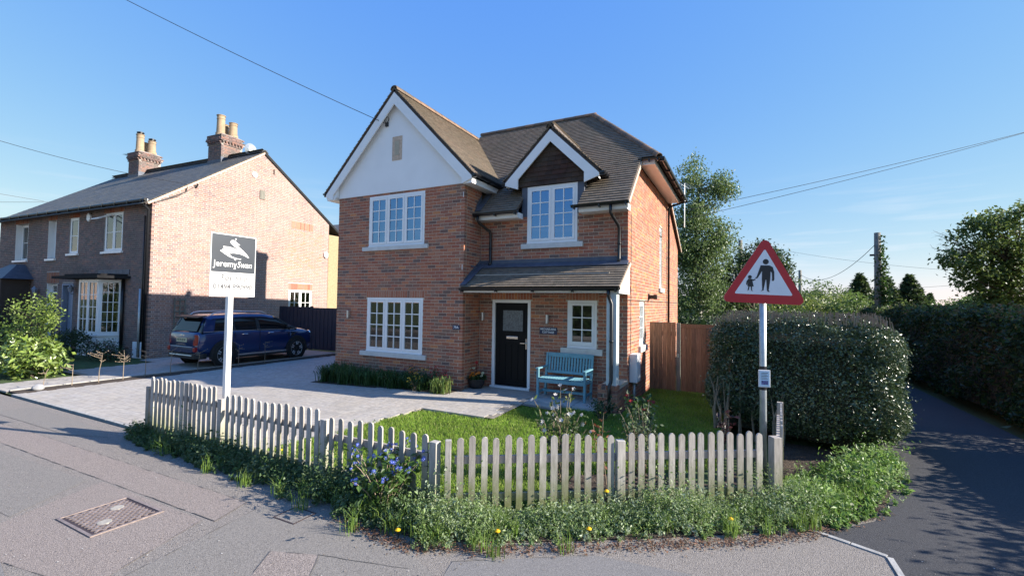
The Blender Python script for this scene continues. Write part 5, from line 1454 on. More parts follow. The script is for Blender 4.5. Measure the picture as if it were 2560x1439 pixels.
def sidepatch(name, poly, m, out=.006):
    """panel lying on the tapering cabin side; poly in (y,z)"""
    for sg in (1, -1):
        mb = MB(); k = len(poly); A = []
        for dd in (out, -.02):
            for (y, z) in poly:
                zb, zt = cab(y); q = max(0, min(1, (zt-1.0)/.5)); f_ = (z-1.0)/max(.05, zt-1.0)
                A.append((sg*(.845-.20*q*min(1, f_)+dd), y, z))
        mb.add(A, [tuple(range(k)), tuple(range(2*k-1, k-1, -1))]+[((i+1) % k, i, k+i, k+(i+1) % k) for i in range(k)])
        mb.build(name, m, car, fix=True)
sidepatch('rear_pillar', [(-1.99, 1.0), (-1.66, 1.0), (-1.52, 1.40), (-1.82, 1.40)], M['car'])
sidepatch('centre_pillar', [(-.20, 1.0), (-.06, 1.0), (-.10, 1.42), (-.20, 1.42)], M['cladding'], .004)
sidepatch('door_pillar', [(-1.02, 1.0), (-.94, 1.0), (-.96, 1.42), (-1.02, 1.42)], M['cladding'], .004)
sidepatch('front_pillar', [(1.22, 1.0), (1.38, 1.0), (.66, 1.40), (.50, 1.43)], M['cladding'], .012)
for sg in (1, -1):
    MB().tube([(sg*.868, -1.98, 1.035), (sg*.885, -1.3, 1.045), (sg*.885, .2, 1.03), (sg*.87, 1.25, 1.005)], .010, 6).build('belt_trim', M['alu'], car)
    MB().tube([(sg*.56, -1.62, 1.50), (sg*.57, -1.5, 1.575), (sg*.58, -1.3, 1.60), (sg*.59, -.4, 1.615), (sg*.58, .12, 1.60), (sg*.57, .32, 1.53)], .018, 8).build('roof_rail', M['alu'], car, smooth=True)
    MB().box(sg*.88, -.95, .28, sg*.925, .93, .335).build('sill_strip', M['alu'], car, bevel=.012)
    MB().box(sg*.86, -.98, .22, sg*.915, .95, .285).build('sill_cladding', M['cladding'], car)
    for y0 in (-.76, .18): MB().tube([(sg*.905, y0, .925), (sg*.935, y0+.03, .93), (sg*.935, y0+.17, .928), (sg*.905, y0+.20, .922)], .012, 6).build('door_handle', M['chrome'], car)
    m = MB()
    for yy in (-1.0, -.13, 1.0): m.box(sg*.899, yy-.004, .40, sg*.9125, yy+.004, 1.0)
    m.build('door_gap', M['cladding'], car)
    m = MB(); m.ball((sg*1.0, .92, 1.09), .10, .075, .075, 10, 6); m.beam((sg*.84, .93, 1.06), (sg*.95, .92, 1.07), .05, .04); m.build('wing_mirror', M['cladding'], car, smooth=True)
    m = MB(); m.prism([(1.10, .93), (1.34, .88), (1.10, .76), (1.07, .78)], lambda p, t: (sg*t, p[0], p[1]), .895, .918); m.build('side_scuttle', M['chrome'], car, fix=True)
    m = MB(); m.prism([(1.125, .905), (1.28, .875), (1.125, .80)], lambda p, t: (sg*t, p[0], p[1]), .90, .923); m.build('scuttle_mesh', M['cladding'], car, fix=True)
    # tail lamps
    ring = [(math.copysign(abs(math.cos(a))**.6, math.cos(a)), math.copysign(abs(math.sin(a))**.6, math.sin(a))) for a in np.linspace(0, 2*math.pi, 20, endpoint=False)]
    def lampf(sc_, dy):
        return lambda p, t: (sg*(.70+p[0]*.085*sc_), -2.105+dy+t+.32*max(0, (p[0]*.085*sc_+.70-.66))+.06*(p[1]*.15*sc_), .80+p[1]*.15*sc_)
    m = MB(); m.prism(ring, lampf(1.13, -.010), 0, .12); m.build('lamp_bezel', M['bezel'], car, fix=True)
    m = MB(); m.prism(ring, lampf(1.04, -.026), 0, .1); m.build('tail_lamp', M['taillight'], car, fix=True)
    m = MB(); m.box(sg*.64, -2.165, .47, sg*.76, -2.05, .60); m.build('reflector', M['taillight'], car, bevel=.02)
m = MB(); m.prism([(-.86, -1.98), (-.70, -2.145), (.70, -2.145), (.86, -1.98), (.86, -1.85), (-.86, -1.85)], lambda p, t: (p[0], p[1], t), .26, .42); m.build('rear_bumper', M['cladding'], car, bevel=.02)
MB().tube([(-.6, -2.155, .36), (.6, -2.155, .36)], .02, 8).build('bumper_trim', M['alu'], car)
MB().box(-.62, -2.155, .44, .62, -2.10, .62).build('bumper_panel', M['car'], car, bevel=.03)
MB().box(-.27, -2.150, .735, .27, -2.125, .855).build('number_plate', M['plate'], car, bevel=.004)
text_obj('HE70 EKW', .115, frame_mtx((0, -2.152, .795), (1, 0, 0), (0, 0, 1)), M['signblack'], car, name='plate_lettering', sx=.85)
text_obj('C O U N T R Y M A N', .052, frame_mtx((0, -2.160, .665), (1, 0, 0), (0, 0, 1)), M['chrome'], car, name='boot_lettering')
m = MB(); m.ball((0, -2.12, .93), .055, .02, .03, 12, 6)
for sg in (1, -1): m.box(sg*.055, -2.135, .915, sg*.13, -2.115, .945)
m.build('badge', M['chrome'], car)
MB().box(-.34, -2.14, .865, .34, -2.10, .885).build('boot_handle', M['car'], car, bevel=.006)
m = MB(); m.prism([(-.60, 1.05), (.60, 1.05), (.54, 1.41), (-.54, 1.41)], lambda p, t: (p[0], -2.035+(p[1]-1.05)*.52+t, p[1]), -.006, .02); m.build('rear_window', M['glass_dark'], car, fix=True)
for sg in (1, -1):
    m = MB(); m.lathe([(.10, 0), (.13, .01), (.13, .05), (.10, .06)], (sg*.62, 2.02, .80), 16, 'y'); m.build('headlamp', M['chrome'], car)
def wheel(x, y, sg):
    w = MB(); w.lathe([(.20, -.10), (.285, -.108), (.325, -.095), (.342, -.06), (.345, 0), (.342, .06), (.325, .095), (.285, .108), (.235, .10)], (x, y, .345), 30, 'x', caps=False)
    wo_ = w.build('wheel', M['tyre'], car, smooth=True)
    r = MB(); r.lathe([(.238, -.02), (.252, .075), (.24, .098), (.226, .098), (.215, .0)], (0, 0, 0), 30, 'x', caps=False)
    r.lathe([(.055, .02), (.055, .075), (.03, .085)], (0, 0, 0), 12, 'x')
    for i in range(5):
        for dt in (-.16, .16):
            a = 2*math.pi*i/5+.2; p0 = (.06, .045*math.cos(a+dt*2), .045*math.sin(a+dt*2)); p1 = (.085, .232*math.cos(a+dt), .232*math.sin(a+dt))
            r.beam(p0, p1, .030, .028, up=(1, 0, 0))
    if sg < 0: r.v = [(-q[0], q[1], q[2]) for q in r.v]
    r.v = [(q[0]+x, q[1]+y, q[2]+.345) for q in r.v]
    r.build('rim', M['rim'], wo_, fix=True)
    d = MB(); d.lathe([(.21, -.01), (.21, .01)], (x+sg*.03, y, .345), 20, 'x'); d.build('brake_disc', M['cladding'], wo_)
    ar = MB(); pts = [(math.cos(t), math.sin(t)) for t in np.linspace(-.25, math.pi+.25, 24)]
    ar.prism([(p[0]*.445, p[1]*.445) for p in pts]+[(p[0]*.355, p[1]*.355) for p in reversed(pts)], lambda p, t: (sg*t, y+p[0], .345+p[1]), .85, .925)
    ar.build('wheel_arch', M['cladding'], car, fix=True)
    wl_ = MB(); wl_.lathe([(.40, 0), (.40, .01)], (sg*.905, y, .345), 24, 'x'); wl_.build('wheel_well', M['tyre'], car)
for y in (-1.335, 1.335):
    for sg in (1, -1): wheel(sg*.83, y, sg)

# ================================================================ FENCES
PK = [(.37, .335, .30), (.42, .385, .345), (.33, .30, .27), (.46, .425, .385), (.38, .355, .325)]
def picket_mesh(mb, c, d, n, w, h, th, z0, col, moss):
    """round-topped picket; d along fence, n outwards; lower part greened by algae"""
    d = Vector(d); n = Vector(n); c = Vector(c)
    k = 7; prof = [(-w/2, z0), (-w/2, z0+moss), (-w/2, h-w/2)]+[(w/2*math.cos(math.pi-math.pi*i/(k-1)), h-w/2+w/2*math.sin(math.pi*i/(k-1))) for i in range(k)][1:-1]+[(w/2, h-w/2), (w/2, z0+moss), (w/2, z0)]
    m = len(prof)
    for s in (0, 1):
        for (u, z) in prof: mb.v.append(tuple(c+d*u+n*(th/2 if s == 0 else -th/2)+Vector((0, 0, z))))
    g = col
    b = len(mb.v)-2*m
    def F(f, c_): mb.f.append(tuple(b+i for i in f)); mb.c.append(c_)
    up = list(range(1, m-1))
    F(up, col); F([0, 1, m-2, m-1], g); F([m+i for i in reversed(up)], col); F([m+m-1, m+m-2, m+1, m+0], g)
    for i in range(m-1): F([i+1, i, m+i, m+i+1], g if i == 0 or i == m-2 else col)
def fence_run(root, o2, d2, s0, s1, n, top, w=.066, th=.02, post=None, z0=-.11, rails=(.50, .02), back=-1):
    d = Vector((d2[0], d2[1], 0)); nn = Vector((d2[1], -d2[0], 0))     # outwards (street side)
    o = Vector((o2[0], o2[1], 0))
    for i in range(n):
        s = s0+(s1-s0)*i/(n-1)
        mb = MB(); col = random.choice(PK); hh = top+random.uniform(-.018, .016)
        tl = random.uniform(-.006, .006)
        picket_mesh(mb, o+d*(s+tl)+nn*(.012+random.uniform(-.002, .002)), (d+Vector((0, 0, random.uniform(-.02, .02)))).normalized(), nn, w*random.uniform(.93, 1.05), hh, th, z0+random.uniform(-.02, .02), col, random.uniform(.10, .30))
        mb.build('picket', M['picket'], root, fix=True)
    for rz in rails:
        mb = MB(); mb.beam(o+d*(s0-.06)-nn*.022+Vector((0, 0, top-.24 if rz == .5 else rz)), o+d*(s1+.06)-nn*.022+Vector((0, 0, top-.24 if rz == .5 else rz)), .034, .075, col=random.choice(PK))
        mb.build('rail', M['picket'], root)
def fpost(root, p2, d2, top, s=.075, z0=-.16):
    d = Vector((d2[0], d2[1], 0)); nn = Vector((d2[1], -d2[0], 0)); c = Vector((p2[0], p2[1], 0))-nn*.0
    mb = MB(); col = random.choice(PK); g = col
    zt = top
    mb.obox(c+Vector((0, 0, (z0+zt)/2)), d*s/2, nn*s/2, Vector((0, 0, (zt-z0)/2)), col)
    mb.build('post', M['picket'], root, bevel=.004)
f1 = thing('picket_fence', 'weathered picket fence along the pavement, in its own shade', 'fence', (-2.5, -4.90, -.14))
f1.location = (0, 0, 0)
FA = (0, -4.905); FD = (1, 0.008)
def fy(x): return (x, -4.905+.008*x+.0)
fpost(f1, (-2.47, -4.925), FD, .62, .08)
fence_run(f1, FA, FD, -2.38, -.80, 15, .765)
fpost(f1, (-.655, -4.91), FD, .62)
fence_run(f1, FA, FD, -.50, 1.215, 14, .70, z0=-.12)
fpost(f1, (1.335, -4.90), FD, .60)
fence_run(f1, FA, FD, 1.455, 2.785, 10, .645, z0=-.13)
fpost(f1, (2.90, -4.885), FD, .575, .085)
f2 = thing('picket_fence', 'sunlit weathered picket fence cutting the corner below the road sign', 'fence', (0, 0, 0))
fpost(f2, tuple(DA+DD*.02), DD, .60, .06)
fence_run(f2, tuple(DA), tuple(DD), .145, 1.69, 14, .635, z0=-.14)
fpost(f2, tuple(DA+DD*1.79), DD, .575, .085)
fence_run(f2, tuple(DA), tuple(DD), 1.905, 3.31, 14, .645, z0=-.14)
fpost(f2, tuple(DA+DD*3.50), DD, .585, .095)
f3 = thing('picket_fence', 'short picket fence running back from the corner beside the hedge', 'fence', (0, 0, 0))
R0 = DA+DD*3.56; RD = np.array([.06, 1.0]); RD = RD/np.linalg.norm(RD)
fence_run(f3, tuple(R0), tuple(RD), .12, 1.5, 12, .70, z0=-.14)
fpost(f3, tuple(R0+RD*1.62), RD, .66)

# side gate and fence panel between house and hedge
gt = thing('side_gate', 'tan close-boarded side gate and panel between house and hedge', 'gate', (3.62, 2.74, -.10))
TM = [(.30, .155, .085), (.27, .14, .075), (.33, .17, .095), (.24, .13, .075)]
def boards(x0, x1, top, n):
    for i in range(n):
        a = x0+(x1-x0)*i/n; b = x0+(x1-x0)*(i+1)/n-.004
        mb = MB(); mb.box(a, -.012+(.006 if i % 2 else 0), .02, b, .008+(.006 if i % 2 else 0), top, random.choice(TM)); mb.build('board', M['timber'], gt)
boards(.02, .62, 1.67, 6)
mb = MB(); mb.box(.64, -.03, -.05, .72, .05, 1.66, (.20, .19, .16)); mb.build('gate_post', M['timber_grey'], gt)
boards(.74, 2.6, 1.63, 17)
mb = MB(); mb.box(.73, -.022, 1.55, 2.6, -.008, 1.64, TM[1]); mb.build('cap_board', M['timber'], gt)
for z in (.3, 1.35): MB().box(.02, .02, z, .62, .06, z+.1, TM[3]).build('rail', M['timber'], gt)
m = MB(); m.box(.66, -.04, .85, .70, -.028, .93); m.build('latch', M['alu'], gt)

# ================================================================ ROAD SIGN
rs = thing('road_sign', 'red-bordered triangular warning sign of adult and child on grey pole', 'road sign', (5.89, -2.50, -.14), math.radians(12))
MB().tube([(0, .055, -.1), (0, .055, 2.75)], .038, 16).build('pole', M['galv'], rs, smooth=True)
def tri_poly(side, r, z0):
    hgt = side*math.sqrt(3)/2; pts = []
    for (cx, cz, a0) in ((-side/2+r*math.sqrt(3), r, 150), (side/2-r*math.sqrt(3), r, 270), (0, hgt-2*r, 30)):
        for i in range(7):
            a = math.radians(a0+120*i/6); pts.append((cx+r*math.cos(a), z0+cz+r*math.sin(a)))
    return pts
TZ = 2.175
TILT = Matrix.Rotation(math.radians(2.2), 4, 'Y')
def tilt(p): 
    v = TILT @ Vector((p[0], 0, p[1]-TZ-.3)); return (v.x, v.z+TZ+.3)
def splate(name, poly, m, y0, y1):
    mb = MB(); mb.prism([tilt(p) for p in poly], lambda p, t: (p[0], t, p[1]), y0, y1); return mb.build(name, m, rs, fix=True)
splate('sign_plate', tri_poly(.935, .055, TZ-.02), M['galv'], .006, .012)
splate('sign_border', tri_poly(.935, .055, TZ-.02), M['red'], 0.0, .005)
splate('sign_face', tri_poly(.63, .012, TZ+.085), M['signwhite'], -.003, -.0002)
def fig(poly, ox, oz, s): return [(ox+x*s, oz+z*s) for x, z in poly]
circ = lambda cx, cz, r: [(cx+r*math.cos(a), cz+r*math.sin(a)) for a in np.linspace(0, 2*math.pi, 16, endpoint=False)]
adult = [(-.055, .335), (.05, .335), (.085, .315), (.105, .25), (.108, .155), (.098, .135), (.082, .14), (.083, .17), (.078, .24), (.062, .262), (.062, .16), (.048, .015), (.062, -.005), (.040, -.002), (.028, .01), (.016, .15),
         (.008, .15), (-.012, .01), (-.045, .0), (-.026, .018), (-.036, .16), (-.034, .265), (-.078, .19), (-.098, .175), (-.11, .155), (-.092, .150), (-.078, .165), (-.072, .20)]
adult = [(-.055, .335), (.05, .335), (.085, .315), (.105, .25), (.108, .155), (.098, .135), (.082, .14), (.083, .17), (.078, .24), (.062, .262), (.062, .16), (.048, .015), (.062, -.005), (.040, -.002), (.028, .01), (.016, .15),
         (.008, .15), (-.012, .01), (-.045, .0), (-.026, .018), (-.036, .16), (-.036, .262), (-.086, .168), (-.108, .158), (-.112, .172), (-.098, .182)]
child = [(-.025, .155), (.012, .155), (.03, .146), (.055, .158), (.06, .145), (.032, .128), (.022, .132), (.04, .06), (.022, .056), (.022, .012), (.032, -.002), (.014, .002), (.004, .056), (-.006, .056), (-.016, .01), (-.03, .0), (-.022, .056), (-.034, .06),
         (-.026, .115), (-.034, .09), (-.036, .075), (-.048, .078), (-.047, .12)]
AX, AZ = .012, TZ+.125
splate('adult_figure', fig(adult, AX, AZ, .92), M['signblack'], -.006, -.0032)
splate('adult_head', circ(AX+.002, AZ+.352, .032), M['signblack'], -.006, -.0032)
splate('child_figure', fig(child, AX-.155, AZ, .92), M['signblack'], -.006, -.0032)
splate('child_head', circ(AX-.163, AZ+.165, .021), M['signblack'], -.006, -.0032)
for z in (TZ+.22, TZ+.5):
    MB().box(-.06, .012, z-.02, .06, .05, z+.02).build('bracket', M['galv'], rs)
nt = thing('pole_notice', 'small laminated white notice taped to the sign pole', 'notice', (5.89, -2.50, 1.13), math.radians(12))
MB().box(-.062, -.012, -.10, .062, .012, .10).build('holder', M['whitebox'], nt, bevel=.003)
MB().box(-.048, -.0145, -.088, .052, -.0122, .085).build('sheet', mat('notice_paper', (.55, .72, .85), .5), nt)
m = MB()
for i in range(5): m.box(-.035, -.0165, .065-i*.018, .035-(.012 if i % 2 else 0), -.0148, .070-i*.018)
m.build('print_lines', M['inkgrey'], nt)
MB().box(-.034, -.0165, -.068, .038, -.0148, -.022).build('picture', mat('notice_picture', (.12, .13, .30), .5, .8, 60), nt)
for z in (.118, -.118): MB().lathe([(.0405, z-.022), (.0405, z+.022)], (0, .055, 0), 16).build('tape', M['signblack'], nt, smooth=False)

# ================================================================ FOR SALE BOARD
sb = thing('sale_board', 'estate agent for sale board with white swan on slate panel', 'sign', (-.80, -4.80, -.13))
MB().box(-.075, .02, -.05, -.005, .09, 3.0).build('post', M['board'], sb, bevel=.003)
MB().box(-.004, -.245, 2.145, .004, .395, 3.02).build('board_panel', M['board'], sb)
MB().box(.0045, -.235, 2.485, .006, .385, 3.01).build('slate_panel', M['slatepanel'], sb)
# board-plane coordinates: u to the right as seen from +x (= +y), v up, origin lower left
def bpt(u, v, d=.0075): return (d, -.245+u, 2.145+v)
swan = [[(.20, .785), (.245, .76), (.265, .745), (.30, .765), (.325, .795), (.355, .815), (.375, .81), (.392, .785), (.41, .765), (.425, .752), (.418, .745), (.396, .752), (.374, .772), (.362, .785), (.355, .775), (.40, .725), (.47, .665), (.52, .60), (.548, .56), (.535, .558), (.47, .595), (.40, .615), (.33, .62), (.275, .612), (.245, .60),
         (.27, .575), (.33, .54), (.40, .525), (.455, .522), (.44, .515), (.36, .515), (.28, .54), (.21, .585), (.145, .635), (.16, .645), (.175, .65), (.19, .66), (.175, .70), (.25, .70), (.33, .685), (.385, .66), (.36, .70), (.31, .735), (.285, .73)]]
body_ = [(.142, .632), (.165, .645), (.175, .65), (.168, .663), (.195, .668), (.178, .702), (.25, .702), (.32, .690), (.385, .662), (.43, .636), (.37, .682), (.32, .722), (.285, .752), (.272, .778), (.282, .803), (.31, .812), (.338, .805), (.36, .78), (.385, .758), (.402, .752),
         (.398, .742), (.378, .740), (.362, .752), (.345, .775), (.338, .762), (.39, .715), (.45, .66), (.50, .61), (.535, .56), (.525, .553), (.47, .585), (.40, .607), (.32, .610), (.25, .596),
         (.30, .555), (.36, .535), (.43, .53), (.42, .522), (.34, .522), (.26, .55), (.20, .588)]
body_ = [(u*1.06-.03, v*.92+.055) for u, v in body_]
m = MB(); m.prism(body_, lambda p, t: bpt(p[0], p[1], t), .0062, .0078); m.build('swan_logo', M['board'], sb, fix=True)
text_obj('Jeremy', .125, frame_mtx(bpt(.20, .455), (0, 1, 0), (0, 0, 1)), M['board'], sb, name='lettering', sx=.92)
text_obj('Swan', .125, frame_mtx(bpt(.47, .455), (0, 1, 0), (0, 0, 1)), M['board'], sb, name='lettering', shear=.25, sx=.84)
text_obj('For', .118, frame_mtx(bpt(.23, .26, .006), (0, 1, 0), (0, 0, 1)), M['inkgrey'], sb, name='lettering', bold=.0015)
text_obj('Sale', .118, frame_mtx(bpt(.42, .26, .006), (0, 1, 0), (0, 0, 1)), M['inkgrey'], sb, name='lettering', shear=.3)
text_obj('01494 890990', .098, frame_mtx(bpt(.32, .135, .006), (0, 1, 0), (0, 0, 1)), M['inkgrey'], sb, name='lettering', sx=.98, bold=.002)
m = MB()
for (u, v) in ((.335, .82), (.335, .40), (.335, .525)): m.lathe([(.012, 0), (.008, .004)], bpt(u, v), 8, 'x')
m.build('fixing', M['board'], sb)

# ================================================================ BENCH
bn = thing('garden_bench', 'pale blue painted wooden bench with slatted back under the small window', 'bench', (1.80, .10, .006))
B = M['bench']; BWd = 1.07
for x in (0.0, BWd-.05):
    MB().box(x, 0, 0, x+.05, .05, .60).build('leg', B, bn, bevel=.004)
    m = MB(); m.beam((x+.025, .44, 0), (x+.025, .47, .42), .05, .05, up=(0, 1, 0)); m.beam((x+.025, .468, .40), (x+.025, .56, .90), .05, .045, up=(0, 1, 0)); m.build('leg', B, bn, bevel=.004)
    MB().box(x-.01, -.03, .60, x+.06, .50, .628).build('armrest', B, bn, bevel=.006)
    MB().box(x+.012, .05, .10, x+.038, .45, .145).build('side_stretcher', B, bn)
    MB().box(x+.012, .05, .34, x+.038, .45, .41).build('seat_bearer', B, bn)
MB().box(.05, .005, .33, BWd-.05, .03, .405).build('front_apron', B, bn, bevel=.003)
MB().box(.05, .22, .105, BWd-.05, .25, .16).build('stretcher', B, bn, bevel=.003)
for i in range(17):
    x = .045+i*(BWd-.15)/16
    MB().box(x, .0, .412, x+.048, .44, .430).build('seat_slat', B, bn, bevel=.004)
def backp(z): return .468+(z-.40)*.184
m = MB(); m.beam((.05, backp(.86), .86), (BWd-.05, backp(.86), .86), .03, .09, up=(0, .18, 1)); m.build('back_rail', B, bn, bevel=.006)
m = MB(); m.beam((.05, backp(.50), .50), (BWd-.05, backp(.50), .50), .03, .055, up=(0, .18, 1)); m.build('back_rail', B, bn, bevel=.004)
for i in range(15):
    x = .085+i*(BWd-.17)/14
    m = MB(); m.beam((x, backp(.515), .515), (x, backp(.83), .83), .042, .014, up=(0, 1, 0)); m.build('back_slat', B, bn)

# ================================================================ COVERS, MAT, POT, STONES
mc = thing('inspection_cover', 'rectangular cast iron inspection cover with diamond lattice in the pavement', 'manhole cover', (.195, -6.43, -.137))
MB().box(-.35, -.285, -.03, .35, .285, .0).build('frame', M['iron'], mc)
m = MB()
for (a, b, c, d) in ((-.352, -.287, .352, -.262), (-.352, .262, .352, .287), (-.352, -.262, -.327, .262), (.327, -.262, .352, .262)): m.box(a, b, 0.0005, c, d, .010)
m.build('rim', M['iron_worn'], mc)
m = MB(); m.box(-.324, -.259, .0005, .324, .259, .003); m.build('lid', M['iron'], mc)
m = MB()
for i in range(-9, 10):
    for sg in (1, -1):
        c = i*.064; pts = []
        # clip the 45 degree bar to the lid
        for t in np.linspace(-.6, .6, 121):
            x, y = c+t, sg*t
            if abs(x) < .305 and abs(y) < .24: pts.append((x, y))
        if len(pts) > 4:
            m.beam((pts[0][0], pts[0][1], .0065+(.0004 if sg > 0 else 0)), (pts[-1][0], pts[-1][1], .0065+(.0004 if sg > 0 else 0)), .017, .007)
m.build('lattice', M['iron_worn'], mc)
kc = mat('sand_cap', (.36, .33, .28), .9, .2, 30)
for (x, y) in ((-.13, .10), (.13, -.10)): MB().lathe([(.055, .003), (.055, .0115), (.05, .0125)], (x, y, 0), 18).build('lifting_key_cap', kc, mc)
sc_ = thing('stopcock_cover', 'small square grey water cover set in the tarmac by the verge', 'manhole cover', (1.735, -5.578, -.137))
MB().box(-.135, -.115, -.02, .135, .115, .003).build('lid', M['tarmac_grey'], sc_, bevel=.003)
m = MB()
for (a, b, c, d) in ((-.15, -.13, .15, -.117), (-.15, .117, .15, .13), (-.15, -.117, -.137, .117), (.137, -.117, .15, .117)): m.box(a, b, -.02, c, d, .004)
m.build('frame', M['iron'], sc_)
dm = thing('drain_grate', 'grey slotted plastic grate lying on the lawn edge by the bench', 'grate', (2.17, -.45, -.025), math.radians(-8))
MB().box(-.36, -.16, 0, .36, .16, .035).build('tray', mat('grate_grey', (.20, .20, .21), .7), dm)
for i in range(18): MB().box(-.35+i*.04, -.155, .036, -.35+i*.04+.022, .155, .055).build('bar', mat('grate_grey', (.20, .20, .21), .7) if i == 0 and 'grate_bar' not in bpy.data.materials else M['slab'], dm)
def flower_head(mb, c, r, col, col2=None, n=6):
    c = Vector(c)
    ax = Vector((random.uniform(-.4, .4), random.uniform(-1, -.2), random.uniform(.3, 1))).normalized(); a = ax.orthogonal().normalized(); b = ax.cross(a)
    for i in range(n):
        t = 2*math.pi*i/n; d = a*math.cos(t)+b*math.sin(t); e_ = a*math.cos(t+.5)+b*math.sin(t+.5); f_ = a*math.cos(t-.5)+b*math.sin(t-.5)
        mb.add([c, c+f_*r*.75+ax*r*.15, c+d*r+ax*r*.25, c+e_*r*.75+ax*r*.15], [(0, 1, 2, 3)], col)
    if col2: mb.ball(c+ax*r*.12, r*.25, r*.25, r*.2, 6, 4, col2)
pt = thing('flower_pot', 'dark round planter of pansies beside the front door', 'flower pot', (.145, .40, .002))
m = MB(); m.lathe([(.13, 0), (.18, .10), (.205, .20), (.215, .215), (.20, .22), (.185, .19)], (0, 0, 0), 20); m.build('pot', mat('dark_pot', (.035, .03, .03), .6, .2, 10), pt, smooth=True)
MB().lathe([(.18, .185), (.02, .20)], (0, 0, 0), 16).build('compost', M['soil'], pt)
n = 420; a = rng.uniform(0, 2*np.pi, n); rr = .2*np.sqrt(rng.uniform(0, 1, n)); P = np.stack([rr*np.cos(a)*1.15, rr*np.sin(a)*1.15, .20+.16*rng.uniform(0, 1, n)*(1-.5*rr/.2)], 1)
leaves('foliage', P, .055, [(.03, .07, .02), (.045, .09, .025)], M['leaf'], pt)
for col, c2, spots in (((.75, .22, .02), (.4, .06, .0), [(-.06, -.14, .31), (.03, -.17, .30), (.08, -.13, .34), (.13, -.10, .37), (-.01, -.15, .36), (-.10, -.12, .27)]), ((.75, .72, .45), (.6, .4, .05), [(-.12, -.08, .43), (-.05, -.04, .45), (.19, -.08, .30), (.2, -.05, .36)]), ((.45, .02, .02), None, [(-.02, .03, .58), (-.01, .05, .55)])):
    m = MB()
    for s in spots: flower_head(m, s, .042, col, c2)
    m.build('blossom', M['petal'], pt)
MB().tube([(-.02, .03, .2), (-.015, .03, .57)], .005, 5).build('stem', M['leaf'], pt)
def stone(name, label, cat, loc, rx, ry, rz, col):
    m = MB(); m.ball((0, 0, rz*.6), rx, ry, rz, 14, 9)
    m.v = [(x*(1+.12*math.sin(9*y/ry*.3+3*z)), y*(1+.1*math.sin(x*17+z*23)), max(-.01, z*(1+.1*math.sin(x*31)))) for x, y, z in m.v]
    o = m.build(name, mat(name+'_stone', col, .9, .25, 14, .4, 40), None, smooth=True); o.location = loc; tag(o, label, cat)
stone('boulder', 'small grey boulder at the front end of the planting strip', 'stone', (-8.52, -4.35, -.13), .12, .10, .08, (.32, .32, .33))
stone('cobble', 'pale grey cobble among the weeds below the front fence', 'stone', (1.50, -5.10, -.13), .065, .05, .045, (.42, .40, .37))

# ================================================================ WIRES AND POLES
def sag(a, b, s, n=24):
    a = Vector(a); b = Vector(b); return [a.lerp(b, i/n)-Vector((0, 0, s*4*(i/n)*(1-i/n))) for i in range(n+1)]
def wire(name, label, a, b, s, r=.009):
    tag(MB().tube(sag(a, b, s), r, 5).build(name, M['wire']), label, 'cable')
p0 = Vector((-2.36, -.05, 6.46)); p1 = Vector(pix(360, 0, 11)); p2 = p0+(p1-p0)*2.2
wire('telephone_cable', 'black telephone cable rising from the white gable to the top left', p0, p2, .22, .008)
m = MB(); m.box(-2.40, -.06, 6.40, -2.32, -.018, 6.50); m.tube([(-2.36, -.05, 6.50)]+[(-2.36+.07*math.sin(t), -.05, 6.57-.07*math.cos(t)) for t in np.linspace(.3, 5.8, 14)], .008, 5)
tag(m.build('cable_hook', M['wire']), 'black cable hook with coiled wire on the white gable', 'cable hook')
q0 = nbx @ Vector((.05, 1.44, 6.3)); q1 = Vector(pix(330, 440, 20)); qa = Vector(pix(0, 332, 14))
wire('telephone_cable', 'dark cable sloping down from the left edge to the old gable', q0, q0+(qa-q0)*1.5, .28, .008)
for (ua, va, ub, vb_, lab) in ((0, 505, 120, 505, 'faint lower cable at the far left behind the cottages'), (0, 484, 110, 503, 'faint upper cable at the far left behind the cottages')):
    wire('distant_cable', lab, pix(ua-60, va-(vb_-va)*.5, 42), pix(ub, vb_, 46), .0, .018)
for (va, yb, zb, lab) in ((325, 7.95, 5.2, 'upper of two cables crossing the sky on the right'), (326.5, 7.95, 4.9, 'lower of two cables crossing the sky on the right')):
    a = Vector((3.9, 7.6, zb)); b = Vector(pix(2560, va, 16)); wire('overhead_cable', lab, a, a+(b-a)*1.3, .12, .008)
def pole(name, label, base, h, r, ivy=False):
    t = thing(name, label, 'utility pole', tuple(base))
    MB().tube([(0, 0, -.2), (0, 0, h*.5), (0, 0, h)], [r*1.15, r*1.05, r*.9], 12).build('shaft', M['timber_grey'], t, smooth=True)
    MB().box(-r-.14, -.03, h-.98, -r+.01, .03, h-.90).build('bracket', M['wire'], t)
    if ivy:
        n = 2600; z = h*(1-np.sqrt(rng.uniform(0, 1, n))*.99)+.0; w = .10+.35*(1-z/h)**1.3
        P = np.stack([r*.8+rng.normal(size=n)*w*.6+.10*(1-z/h), -r*.6+rng.normal(size=n)*w*.5, z], 1)
        leaves('ivy', P, .13, [(.05, .10, .02), (.07, .13, .03), (.035, .07, .015)], M['leaf'], t)
    return t
PP = pix(2196, 790, 19)
pole('telegraph_pole', 'wooden telegraph pole with ivy climbing its right side', (PP[0], PP[1], -.16), 5.32, .125, True)
q = pix(2000, 675, 36); pole('far_pole', 'dark short pole standing behind the warning sign', (q[0], q[1], -.2), q[2]+.2, .12)
q = pix(1851, 600, 26); pole('garden_pole', 'bare post top showing among leaves left of the warning sign', (q[0], q[1], -.2), q[2]+.2, .12)
wire('pole_cable', 'cable slung from the ivy pole down to the left', pix(2187, 612, 19), pix(2000, 685, 36), .9, .012)
wire('pole_cable', 'long faint cable passing behind the ivy pole', pix(1930, 620, 40), pix(2420, 678, 30), .25, .008)
wire('pole_cable', 'low cable between the conifers and the big right hand tree', pix(2080, 728, 40), pix(2480, 705, 30), .1, .009)
